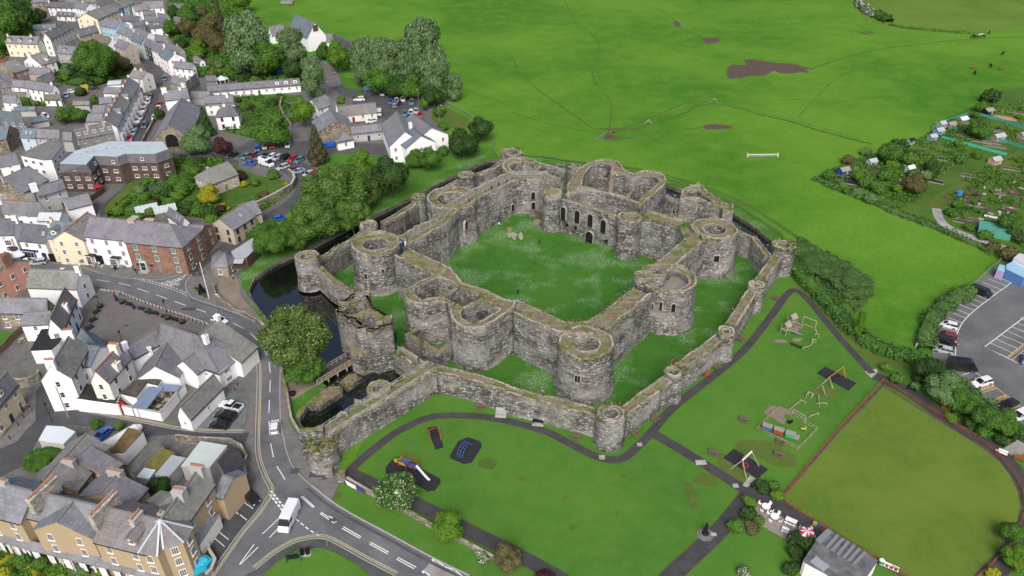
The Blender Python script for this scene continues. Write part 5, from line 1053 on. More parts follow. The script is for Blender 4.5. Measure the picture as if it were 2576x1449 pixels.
def slab(name,pts,zs,mat,label,cat,f=P,th=.12,wall=None,group=None,posts=0,wmat=None):
 q=[W(f(*p),z) for p,z in zip(pts,zs)]; c=sum(q,Ve())/len(q); root=emp(name,(c.x,c.y,0),0,label,cat,group); q=[Ve((p.x-c.x,p.y-c.y,p.z)) for p in q]
 V=[tuple(p) for p in q]+[(p.x,p.y,p.z-th) for p in q]; n=len(q); F=[list(range(n)),list(range(n,2*n))[::-1]]+[[i,(i+1)%n,(i+1)%n+n,i+n] for i in range(n)]
 me=bpy.data.meshes.new('roof'); me.from_pydata(V,[],F); u=me.uv_layers.new(name='UVMap'); d=(q[1]-q[0]).normalized(); d2=Ve((-d.y,d.x,0))
 for lo in me.loops:
  v=Ve(V[lo.vertex_index]); u.data[lo.index].uv=(50+v.dot(d),50+v.dot(d2)*1.05)
 link('roof',me,mat,root)
 if wall:
  mb=MB(); l=[p*.97 for p in q]
  for i in range(n):
   a,b=l[i],l[(i+1)%n]; mb.face([(a.x,a.y,-.2),(b.x,b.y,-.2),(b.x,b.y,b.z-th),(a.x,a.y,a.z-th)])
  mb.bd('wall',wmt(wall) if isinstance(wall,str) else wall,root)
 if posts:
  for i in range(posts+1):
   a=q[3].lerp(q[2],i/posts)*.99; mb=MB(); mb.bar((a.x,a.y,0),(a.x,a.y,a.z-th),.14); mb.bd('post',wmat or Mww,root)
 return root
house((505,312),(650,0),(720,215),5.6,9,'white','o','white house with a long slate roof whose side faces the cobbled square',T02,chim=[(.1,-1,3,1.2,1.2,2.4)],bars=(3,4),wsize=(1.2,1.6))
house((-40,100),(470,112),(120,250),4.8,7.8,'stone','g','stone walled back range with a broad slate roof left of the square',T02,wins=True)
house((250,250),(510,238),(330,368),4.6,6,'white','g','white rear wing with a small green window beside the black flat roof',T02,w2=1.5,wins=True)
house((300,1262),(790,1278),(500,1449),5.4,8.6,'white','o','white house with a mossy slate roof and a tall white gable on the road',T01,chim=[(1,0,2,1.3,1.0,2.4),(.3,.5,1)],skip=('f',))
house((-80,1150),(60,1180),(20,1420),6.5,9.5,'salmon','b','salmon walled building with a blue roof and big red brick chimney, left edge',T01,chim=[(1,0,4,1.5,2.6,3.2)],cmat=wmt('brick'))
fbx('garage',[(420,425),(660,408),(600,545),(515,622),(312,632)],3.6,wmt('white'),'low white garage with a black flat roof and grassy edge','garage',T02,pln('black_felt',(.03,.03,.034),.7,0,.3,1))
house((510,788),(705,472),(725,892),8.2,11.5,'white','o','tall white gabled house with six shuttered front windows and big chimneys at both ends',T02,chim=[(.95,0,5,.9,2,2.2),(-.95,0,5,.9,2,2.2)],near=True,bars=(1,2),name='tall_house',cat='house')
house((960,838),(1190,590),(1120,925),7.6,10.4,'ivory','p','cream gabled house with a red ridge right of the tall white one',T02,chim=[(.7,0,5,1.2,2,2.4),(0,-1.6,2,1.6,1.2,2.4)],ridge=M_ridger,bars=(1,2))
house((790,575),(1000,600),(850,748),6.5,8.4,'white','b','slate roofed link between the two tall white houses',T02,wins=False,ww=4,w2=3)
house((820,420),(950,560),(800,530),4,6.4,'white','b','small steep slate roof at the edge of the cobbled square',T02,wins=False,ww=2.2,w2=2.2,cat='outbuilding',name='outbuilding')
house((1620,365),(2230,565),(2100,818),4.3,10,'white','p','old courthouse hall with a huge purple slate roof and a faceted end with arched windows',T02,cat='courthouse',name='courthouse',hips=(0,7),bars=(4,5),wsize=(1.6,2.2),step=9,chim=[(.45,.3,2,1.1,1.1,1.6)],door=False,w2=6)
house((1845,738),(1985,636),(1958,800),4.2,6.6,'white','p','white cross gable of the courthouse with a tall green shuttered window',T02,cat='courthouse wing',name='courthouse_wing',wins=False,ww=3,w2=3)
house((1560,790),(1680,560),(1700,700),3.6,6.8,'white','p','low swept slate wing at the left end of the courthouse',T02,cat='courthouse wing',name='courthouse_wing',wins=False,ww=4.5,w2=4)
house((1262,590),(1560,425),(1480,632),6,8.6,'white','p','white courthouse range with a tall narrow chimney and blank side wall',T02,cat='courthouse wing',name='courthouse_wing',wins=False,w2=3,chim=[(-1,0,0,1,1,1.8),(.1,-1.6,1,.7,.7,1.6)])
house((2188,318),(2010,470),(2385,500),4,9.2,'white','o','hipped rear block of the courthouse beside the road bend with a white chimney',T02,cat='courthouse wing',name='courthouse_wing',wins=False,w2=4,hips=(0,0),chim=[(1,0,0,1.2,1.2,1.8)],ww=9)
slab('porch',[(1970,820),(2050,775),(2150,830),(2080,870)],[3.6,3.6,2.8,2.8],SL['p'],'small slate porch roof in front of the courthouse','porch',T02,wall='white')
house((1815,1195),(2150,875),(1960,1272),3.2,6.0,'white','o','old whitewashed barn with a sagging slate roof beside the black cars',T02,cat='barn',name='barn',wsize=(.6,.7),step=7,chim=[(.25,.5,1,.8,.8,.9)])
for lp,z,m,lb in (([(775,1112),(860,965),(1000,1010),(1205,1060),(1160,1165),(900,1130)],3,pln('wet_felt',(.05,.045,.04),.5,0,.5,.8),'white walled block with a wet black flat roof in front of the cream gabled house'),([(1205,1065),(1420,905),(1620,930),(1590,985),(1480,960),(1370,1105)],3.4,pln('mossy_felt',(.09,.085,.07),.9,0,.6,.5),'flat roofed kitchen block with planks and a mossy patch behind the courthouse')):
 fbx('annexe',lp,z,wmt('white'),lb,'annexe',T02,m)
M_sol=pln('blue_glazing',(.17,.23,.33),.25,0,.15,1)
slab('canopy',[(1500,990),(1640,1002),(1475,1215),(1325,1200)],[3.2,3.2,2.6,2.6],M_sol,'long blue glazed canopy over the pub yard','canopy',T02,posts=3,wmat=Mtb)
slab('canopy',[(1610,958),(1820,980),(1785,1042),(1640,1030)],[3,3,2.6,2.6],M_sol,'shorter blue glazed canopy at the back of the pub yard','canopy',T02,posts=2,wmat=Mtb)
gwall('yard_wall',[(1255,1275),(1400,1300),(1640,1345),(1700,1280),(1885,1050)],2.3,.35,wmt('white'),'white yard wall around the pub garden along the back street',f=T02,cap=Mcp)
gwall('yard_wall',[(800,1240),(1000,1265),(1225,1280)],2.6,.35,wmt('white'),'white wall with a dark base along the back street below the wet flat roof',f=T02)
mb=MB(); a=W(T02(1150,1080),3); b=W(T02(1310,1230),0)
for i in range(10):
 q=a.lerp(b,i/9); mb.box((q.x,q.y,q.z),(1.5,.5,.12),-.6)
for s in(-.75,.75): mb.bar(a+Ve((s,0,1)),b+Ve((s,0,1)),.08); mb.bar(a+Ve((s,0,0)),b+Ve((s,0,0)),.1,.2)
tag(mb.bd('fire_escape',pln('rusty_timber',(.1,.075,.06),.8)),'dark timber outside stair leading down to the red tank in the pub yard','stairs')
mb=MB(); p=W(T02(1230,1240),0); mb.cyl((p.x,p.y,0),(p.x,p.y,2),.8,.8,12); mb.cyl((p.x,p.y,2),(p.x,p.y,2.3),.8,.3,12); tag(mb.bd('tank',pln('red_paint',(.5,.015,.015),.4)),'bright red tank at the foot of the outside stair','tank')
house((70,850),(-230,1190),(90,1065),5.6,8.6,'yellow','g','pale yellow house with white bay dormer at the left edge of the back street',T02,bars=(2,4),dorm=[(.1,-1)],near=True)
gwall('garden_wall',[(0,1000),(130,985),(210,1005),(310,990),(420,940),(430,900)],2.2,.5,M_rub,'curved rubble wall with a slate coping above the back street',f=T02)
gwall('timber_fence',[(-60,740),(60,620),(150,520),(250,430)],1.8,.12,pln('brown_fence_boards',(.2,.14,.1),.8,0,.3,1),'boarded garden fence beside the small lawn at the left edge','fence',f=T02)
gwall('boundary_wall',[(1000,25),(1180,45),(1500,170),(1900,305),(2090,375)],.4,.4,Mcp,'low pale wall with railings between the cobbled square and the road',f=T02)
VT='tan'
house((-80,500),(335,600),(120,893),8,11,VT,'w','left length of the long tan terrace with a weathered slate roof',T03,name='terrace',cat='terrace',near=True,bars=(3,4),step=3.4,wsize=(1.05,1.5),chim=[(-.6,0,6,3.6,.9,1.5)],door=False)
house((335,600),(1075,765),(600,930),8,11,VT,'w','middle length of the tan terrace between two long rows of chimney pots',T03,name='terrace',cat='terrace',chim=[],bars=(3,4),step=3.6,wsize=(1.05,1.5),door=False)
pe=house((735,712),(572,905),(915,1085),8,10.8,VT,'w','pedimented centre of the tan terrace with eight front windows',T03,name='terrace',cat='terrace',bars=(3,4),wsize=(1.05,1.5))
house((1075,765),(1600,885),(1250,1172),8,11,VT,'r','right length of the tan terrace with one dormer and a rust stained roof',T03,name='terrace',cat='terrace',near=True,bars=(3,4),step=3.6,wsize=(1.05,1.5),chim=[(.25,-.6,6,1.0,2.6,1.8)],dorm=[(.45,-1)],door=False)
conic('terrace_corner',[(1400,1215),(1585,1245),(1645,1178),(1840,1112),(1932,968),(1800,700),(1500,800),(1300,1000)],(1608,888),8,11.2,VT,'r','faceted corner of the tan terrace with pale lead hips',"terrace",T03,wins=(1.6,4.4,6.9),hipcol=pln('pale_lead',(.5,.56,.6),.5),bars=(3,4))
house((1990,385),(1655,840),(2075,640),8,11,VT,'o','side wing of the tan terrace running up beside the parking bays',T03,name='terrace',cat='terrace',near=True,bars=(3,4),step=3.4,wsize=(1.05,1.5),chim=[(1,0,6,1.2,2.6,1.6),(-.1,0,5,1.6,2.2,1.8),(-.9,1,2,.9,.9,2)],door=False)
rt_=house((2250,440),(2340,470),(2320,540),5.5,7.2,VT,'g','short gabled end of the tan terrace next to the black garden gate',T03,name='terrace_wing',cat='wing',wins=False,ww=3,w2=3)
for a,b,lb in (((275,690),(550,440),'long row of chimney pots on the left party wall of the tan terrace'),((905,850),(1160,590),'long stone chimney stack with pots on the right party wall of the tan terrace')):
 A_=W(T03(*a),12.6);B_=W(T03(*b),12.6); d=B_-A_; L=d.length; m=(A_+B_)/2; rt_=emp('chimney_stack',(m.x,m.y,0),atan2(d.y,d.x),lb,'chimney')
 mb=MB(); mb.box((0,0,11),(L,.9,3)); mb.box((0,0,12.5),(L+.2,1.1,.2)); mb.bd('stack',rubble('pale_rubble',[(.2,.19,.16),(.32,.3,.26),(.42,.4,.35),(.5,.48,.42)],2,False),rt_)
 for i in range(13): link('chimney_pot',_pot,None,rt_,((i+.5)/13*L-L/2,0,12.6))
for pts,lb in (([(-40,985),(330,1085),(290,1190),(-40,1095)],'veranda roof below the left length of the tan terrace'),([(330,1100),(1000,1255),(940,1345),(275,1185)],'veranda roof with white trellis below the pedimented centre'),([(1000,1258),(1650,1400),(1600,1500),(945,1345)],'veranda roof below the right length of the tan terrace')):
 r_=slab('veranda',pts,[3.6,3.6,2.7,2.7],SL['g'],lb,'veranda',T03,posts=6)
 A_=W(T03(*pts[3]),2.6);B_=W(T03(*pts[2]),2.6); c0=r_.location
 for i in range(4):
  mb=MB()
  u0=(i+.25)/4.2; pa=A_.lerp(B_,u0); pb=A_.lerp(B_,u0+.1)
  for k_ in range(7): z=.3+k_*.33; mb.bar((pa.x-c0.x,pa.y-c0.y,z),(pb.x-c0.x,pb.y-c0.y,z+.12),.06,.1)
  mb.bar((pa.x-c0.x,pa.y-c0.y,1.3),(pb.x-c0.x,pb.y-c0.y,1.3),.03,2.3)
  mb.bd('trellis',Mww,r_)
slab('lean_to',[(2030,890),(2210,820),(2000,1145),(1960,1050)],[4.4,3.2,3.0,4.2],SL['g'],'lean-to with white casement windows on the side of the tan terrace','lean-to',T03,wall='ivory')
house((870,20),(625,290),(870,160),6,8.6,VT,'o','tan rear wing with a row of red chimney pots behind the terrace',T03,chim=[(.95,1,6,1,2.6,1.5)],name='rear_wing',cat='wing',ww=4,w2=3.5)
house((905,145),(760,270),(1090,240),5.5,7.6,VT,'p','tan rear wing with a purple slate roof and one white window',T03,name='rear_wing',cat='wing',ww=6.5,w2=3,step=6)
house((600,290),(450,470),(760,450),6,8.4,VT,'o','tan rear wing with a many paned window behind the terrace middle',T03,name='rear_wing',cat='wing',ww=5,w2=4,step=6,bars=(4,4),wsize=(1.6,1.6))
house((1190,425),(1010,620),(1350,570),6,8.2,VT,'p','tan rear wing with a long purple roof and a broad chimney, beside the dark tree',T03,name='rear_wing',cat='wing',ww=5,w2=5,step=6,chim=[(1,.5,7,1.2,3,1.5)])
house((1730,620),(1590,720),(1560,660),6,8,VT,'o','low tan rear roof beside the dark round tree',T03,name='rear_wing',cat='wing',wins=False,ww=4,w2=4)
rf={'rust':pln('rusty_sheet_roof',(.2,.14,.06),.8,0,.5,.8),'lich':pln('lichened_sheet_roof',(.17,.17,.15),.9,0,.4,.6),'pale':pln('pale_grey_sheet',(.38,.42,.44),.6,0,.15,.6),'green':pln('pale_green_sheet',(.5,.57,.54),.6,0,.1,.5),'white':pln('white_sheet',(.62,.7,.72),.5,0,.1,.5),'black':pln('dark_purple_felt',(.07,.062,.075),.7,0,.4,.6)}
SH=[([(1100,210),(1240,215),(1440,0),(1290,-40)],3.0,'white','rust','white walled shed with a rusty brown roof in the back plots'),
([(1270,380),(1350,420),(1640,130),(1540,100)],2.8,'grey','lich','long narrow shed with a lichened roof in the back plots'),
([(1560,430),(1690,460),(1870,265),(1730,235)],2.8,'grey','pale','pale grey sheet roofed shed beside the yellowish grass roof'),
([(1375,455),(1500,475),(1570,385),(1455,365)],2.6,'grey','white','small white sheet roof in the back plots'),
([(1460,350),(1590,385),(1760,205),(1620,165)],2.2,'grey','m2','low shed roof overgrown with yellow moss'),
([(1825,345),(2110,360),(2285,140),(2020,95)],3.6,'grey','green','large pale green sheet roof behind the tan side wing'),
([(390,85),(640,122),(760,0),(640,-50),(470,-60)],3.2,'grey','white','wide white sheet roof beside the ivy hedge at the back street'),
([(2190,300),(2270,440),(2360,500),(2440,400),(2460,300),(2400,200),(2290,150)],2.8,'grey','black','rounded dark roof behind the curved wall at the street corner')]
rf['m2']=pln('yellow_moss_roof',(.2,.19,.05),.95,0,.4,.8)
for lp,z,m,r_,lb in SH: fbx('shed',lp,z,wmt(m),lb,'shed',T03,rf[r_],lip=.12)
gwall('curved_wall',[(2340,500),(2400,470),(2480,400),(2510,300),(2450,190),(2330,130),(1950,110),(1790,90)],1.9,.4,M_rub,'curved rubble wall round the street corner behind the red pillar box',f=T03)
gwall('garden_wall',[(2085,1130),(2105,1230),(2165,1330),(2130,1420),(2080,1470)],1.2,.4,M_rub,'curved stone wall in front of the terrace corner and parking bays',f=T03,cap=Mcp)
conic('ticket_office',[(2122,1228),(2290,1242),(2368,1150),(2330,1090),(2200,1080),(2140,1130)],(2262,1105),3,5.4,'stone','g','small stone ticket office with a pointed slate roof by the castle entrance',"kiosk",T01,wins=(1.5,),bars=(3,2))
slab('shelter',[(2290,1105),(2470,990),(2640,880),(2660,960),(2480,1140),(2360,1150)],[3.4]*6,rf['pale'],'long pale ribbed roof of the castle shop behind the ticket office','shop',T01,wall='darkbrick')
slab('shelter',[(2360,1150),(2470,1130),(2440,1200),(2340,1200)],[3.2,3.2,2.7,2.7],rf['pale'],'short ribbed canopy beside the ticket office door','canopy',T01,posts=1,wmat=Mdf)
gwall('garden_wall',[(528,598),(585,565),(640,530),(700,500),(738,478),(746,462),(741,448),(730,440)],2.2,.6,M_rub,'long curved stone wall round the garden beside the upper road',cap=Mcp)
gwall('road_wall',[(706,930),(712,960),(722,1000),(727,1035),(732,1063),(750,1094),(775,1130)],1.3,.45,M_rub,'low stone wall between the pavement and the grassy moat bank')
gwall('entrance_wall',[(536,724),(542,748),(560,762),(585,782),(622,798),(655,818),(672,835)],1.1,.4,M_rub,'curved low wall along the castle approach beside the road')
gwall('park_wall',[T13(905,500),T13(1110,620),T13(1190,660),T13(1300,730),T13(1480,810),T13(1780,985),T13(2000,1090),T13(2400,1310)],1.0,.5,M_rub,'long low wall between the road verge and the park path')
gwall('yard_wall',[(700,705),(860,620),(1000,530),(1060,480)],1.8,.3,wmt('darkbrick'),'brown brick wall of the office car park behind the white range',f=T01)
gwall('churchyard_wall',[(1440,1449),(1520,1300),(1600,1150)],1.4,.4,M_rub,'low wall between the street and the chapel',f=T00)
gwall('lane_wall',[(260,1020),(240,1100),(280,1200),(350,1290)],2,.5,M_rub,'curved stone wall along the lane below the poplars',f=T10)
for q in ((1470,635),(1655,640)):
 p=W(T01(*q),2.2); r_=emp('greenhouse',(p.x,p.y,0),.5,'white framed greenhouse roof in the walled garden, %s of two'%('left' if q[0]<1500 else 'right'),'greenhouse')
 mb=MB(); mb.poly([(-3,-2),(3,-2),(3,2),(-3,2)],0,1.6); mb.bd('wall',M_rub,r_)
 mb=MB(); mb.face([(-3.1,-2.1,1.6),(3.1,-2.1,1.6),(3.1,0,2.9),(-3.1,0,2.9)]); mb.face([(3.1,2.1,1.6),(-3.1,2.1,1.6),(-3.1,0,2.9),(3.1,0,2.9)]); mb.bd('glass_roof',pln('greenhouse_glass',(.4,.48,.5),.2),r_)
 mb=MB()
 for i in range(7):
  x=-3.1+i*1.033; mb.bar((x,-2.1,1.66),(x,0,2.96),.09); mb.bar((x,2.1,1.66),(x,0,2.96),.09)
 for y,z in((-2.1,1.66),(0,2.96),(-1.05,2.3)): mb.bar((-3.1,y,z),(3.1,y,z),.1)
 mb.bd('frame',Mww,r_)
p=W(T00(2235,810),1.5); r_=emp('conservatory',(p.x,p.y,0),0,'white conservatory attached to the pink cottage','conservatory'); mb=MB(); mb.cyl((0,0,0),(0,0,2.3),2.6,2.6,8,); mb.bd('wall',Mgl,r_); mb=MB(); mb.cyl((0,0,2.3),(0,0,3.6),2.8,.2,8); mb.bd('roof',pln('conservatory_roof',(.6,.66,.66),.3),r_)
mb=MB(); 
for i in range(8):
 t_=pi*2*i/8; mb.bar((cos(t_)*2.65,sin(t_)*2.65,0),(cos(t_)*2.65,sin(t_)*2.65,2.3),.16)
mb.bd('frame',Mww,r_)
for i,(q,s) in enumerate((((160,300),1),((225,262),.8))):
 p=W(T00(*q),2); r_=emp('polytunnel',(p.x,p.y,0),.25,'white arched tunnel roof at the left edge of the old town, %s'%('nearer one' if i==0 else 'one behind'),'polytunnel'); mb=MB(); pr=[(cos(pi*j/10)*4*s,sin(pi*j/10)*3.4*s+1) for j in range(11)]
 for j in range(10): mb.face([(-7*s,pr[j][0],pr[j][1]),(7*s,pr[j][0],pr[j][1]),(7*s,pr[j+1][0],pr[j+1][1]),(-7*s,pr[j+1][0],pr[j+1][1])])
 for x in(-7*s,7*s): mb.face([(x,a,b) for a,b in pr]+[(x,-4*s,0),(x,4*s,0)])
 mb.bd('cover',wmt('white'),r_)
pav=[(358,1290),(482,1105),(592,980),(800,1105),(1100,1300),(960,1500),(640,1500),(600,1440),(380,1320)]
r_,c_=fbx('pavilion',pav,3.2,wmt('white'),'grey flat roofed bowling pavilion with raised ribs and a rooflight','pavilion',T33,pln('pavilion_felt',(.16,.16,.17),.85,0,.55,.6),lip=.15)
for a,b in (((635,1000),(510,1120)),((610,985),(490,1095)),((700,1040),(590,1165)),((755,1075),(640,1195)),((808,1105),(700,1235)),((865,1140),(760,1268)),((920,1175),(810,1298)),((978,1210),(862,1332))):
 A_=W(T33(*a),3.4);B_=W(T33(*b),3.4); mb=MB(); mb.bar((A_.x-c_[0],A_.y-c_[1],3.45),(B_.x-c_[0],B_.y-c_[1],3.45),.45,.25); mb.bd('roof_rib',pln('rib_metal',(.2,.22,.23),.6),r_)
p=W(T33(520,1330),3.4); mb=MB(); mb.box((p.x-c_[0],p.y-c_[1],3.45),(1.6,2.4,.25),.65); mb.bd('rooflight',pln('rooflight_glass',(.3,.34,.36),.3),r_)
LF={'oak':leaf('broad_leaves',(.048,.125,.018),(.09,.195,.028)),'lime':leaf('bright_leaves',(.07,.16,.015),(.12,.23,.025)),'dark':leaf('dark_leaves',(.026,.065,.014),(.05,.1,.024)),'silver':leaf('silver_leaves',(.085,.155,.058),(.165,.26,.11)),'chest':leaf('chestnut_leaves',(.055,.105,.018),(.09,.165,.03),(.22,.26,.12),.15),'candle':leaf('candle_chestnut_leaves',(.04,.1,.02),(.06,.14,.025),(.55,.6,.4),.11),
'brown':leaf('brown_green_leaves',(.09,.085,.035),(.13,.125,.05)),'purple':leaf('copper_leaves',(.045,.02,.022),(.08,.035,.035)),'yellow':leaf('golden_leaves',(.2,.22,.015),(.35,.34,.03)),'hedge':leaf('hedge_leaves',(.045,.12,.02),(.075,.17,.03)),'blossom':leaf('blossom_leaves',(.05,.11,.03),(.09,.16,.04),(.55,.58,.5),.3),'moat':leaf('waterside_leaves',(.052,.118,.02),(.1,.19,.034),(.17,.22,.08),.08),'conif':leaf('conifer_needles',(.06,.06,.03),(.085,.085,.045)),'thick':leaf('thicket_leaves',(.055,.12,.03),(.1,.18,.05)),'pale':leaf('pale_leaves',(.08,.155,.05),(.14,.23,.085))}
M_bark=pln('bark',(.12,.1,.08),.9,0,.3,2)
def crown_mesh(seed,nl,nleaf,ls,shape='round',sp=.62,lr=(.28,.46),up=0):
 rnd=random.Random(seed); lobes=[]
 for i in range(nl):
  if shape=='round':
   v=Ve((rnd.gauss(0,1),rnd.gauss(0,1),rnd.gauss(0,1)*.9+.15)).normalized()*sp*rnd.uniform(.75,1.12); r=rnd.uniform(*lr)
  elif shape=='poplar':
   z=rnd.uniform(-.75,.9); rr=.5*sqrt(max(.05,1-(z*.9)**2)); t=rnd.uniform(0,6.28); v=Ve((cos(t)*rr,sin(t)*rr,z)); r=rnd.uniform(.2,.36)
  elif shape=='cone':
   z=-1+2*(i+.5)/nl; rr=.62*(1-z)/2; t=i*2.4; v=Ve((cos(t)*rr,sin(t)*rr,z)); r=.16+.2*(1-z)/2
  lobes.append((v,r))
 if shape=='round': lobes.append((Ve((0,0,0)),.6))
 if shape=='poplar': lobes+= [(Ve((0,0,z)),.38) for z in(-.5,0,.4)]
 if shape=='cone': lobes+=[(Ve((0,0,z)),.38*(1-z)/2) for z in(-.7,-.35,0,.3)]
 V=[];F=[]
 def quad(c,n,s,stretch=1):
  n=n.normalized(); a=n.cross(Ve((rnd.gauss(0,1),rnd.gauss(0,1),rnd.gauss(0,1)))).normalized(); b=n.cross(a)
  if up: a=(a+Ve((0,0,up))).normalized()
  i=len(V); s1=s*rnd.uniform(.7,1.4)*stretch; s2=s*rnd.uniform(.5,1.0)
  V.extend([tuple(c-a*s1),tuple(c+b*s2),tuple(c+a*s1),tuple(c-b*s2)]); F.append((i,i+1,i+2,i+3))
 tot=sum(r*r for _,r in lobes); tried=0; made=0
 while made<nleaf and tried<nleaf*4:
  tried+=1; x=rnd.uniform(0,tot)
  for v,r in lobes:
   x-=r*r
   if x<=0: break
  d=Ve((rnd.gauss(0,1),rnd.gauss(0,1),rnd.gauss(0,1)+.25)).normalized(); d*=1
  bumpy=1+.22*noise.noise(d*2.3+v*9)+.12*noise.noise(d*6+v*5)
  c=v+d*r*bumpy*rnd.uniform(.86,1.12)
  if any((c-v2).length<r2*.72 for v2,r2 in lobes if v2 is not v): continue
  quad(c,d+Ve((rnd.gauss(0,.45),rnd.gauss(0,.45),rnd.gauss(0,.45)+.2)),ls,1+up*.6); made+=1
 for v,r in lobes:
  bm=bmesh.new(); bmesh.ops.create_icosphere(bm,subdivisions=2,radius=r*.8); i=len(V)
  for q in bm.verts: V.append(tuple(v+q.co*(1+.25*noise.noise(q.co*4+v*3))))
  for f in bm.faces: F.append(tuple(i+q.index for q in f.verts))
  bm.free()
 me=bpy.data.meshes.new('crown'); me.from_pydata(V,[],F); return me
CR={}
def crown(kind):
 if kind not in CR:
  sp={'round':(lambda s:crown_mesh(s,17,5200,.05)),'big':(lambda s:crown_mesh(s,34,15000,.030,sp=.72,lr=(.18,.34))),'shrub':(lambda s:crown_mesh(s,9,1100,.1,sp=.5,lr=(.3,.5))),'poplar':(lambda s:crown_mesh(s,30,9000,.034,'poplar',up=.9)),'cone':(lambda s:crown_mesh(s,26,4200,.05,'cone'))}[kind]
  CR[kind]=[sp(s) for s in ((1,2,3) if kind!='big' else (4,5))]
 return CR[kind]
_tn=[0]
def trunk_mesh(h,r):
 mb=MB(); mb.cyl((0,0,-.3),(0,0,h*.75),r,r*.65,8,cap=False)
 for i in range(5):
  t=i*1.3; mb.cyl((0,0,h*(.5+.05*i)),(cos(t)*h*.28,sin(t)*h*.28,h*(.85+.08*i)),r*.45,r*.15,6,cap=False)
 return mb.mesh('trunk')
TRK={}
def tree(px,py,hw,leafk,label,kind='round',asp=1.0,f=P,zk=1.15,name='tree',cat='tree',group=None,rot=None,trunk=True):
 p=f(px,py); r=3.0
 for _ in range(4):
  zc=r*asp*zk if kind!='shrub' else r*asp*.75
  w_=W(p,zc); r=hw*(w_-Ve((0,0,CAMH))).length/FOC/1.03
 zc=r*asp*zk if kind!='shrub' else r*asp*.75
 _tn[0]+=1; n=_tn[0]; root=emp(name,(w_.x,w_.y,0),0,label,cat,group)
 me=crown(kind)[n%len(crown(kind))]; o=link('crown',me,None,root,(0,0,zc),(n*2.1)%6.28 if rot is None else rot,(r,r,r*asp))
 if not me.materials: me.materials.append(LF['oak'])
 o.material_slots[0].link='OBJECT'; o.material_slots[0].material=LF[leafk]
 if trunk and kind!='shrub':
  if 'm' not in TRK: TRK['m']=trunk_mesh(1,.045)
  t=link('trunk',TRK['m'],M_bark,root,None,None,(zc,zc,zc))
 return root
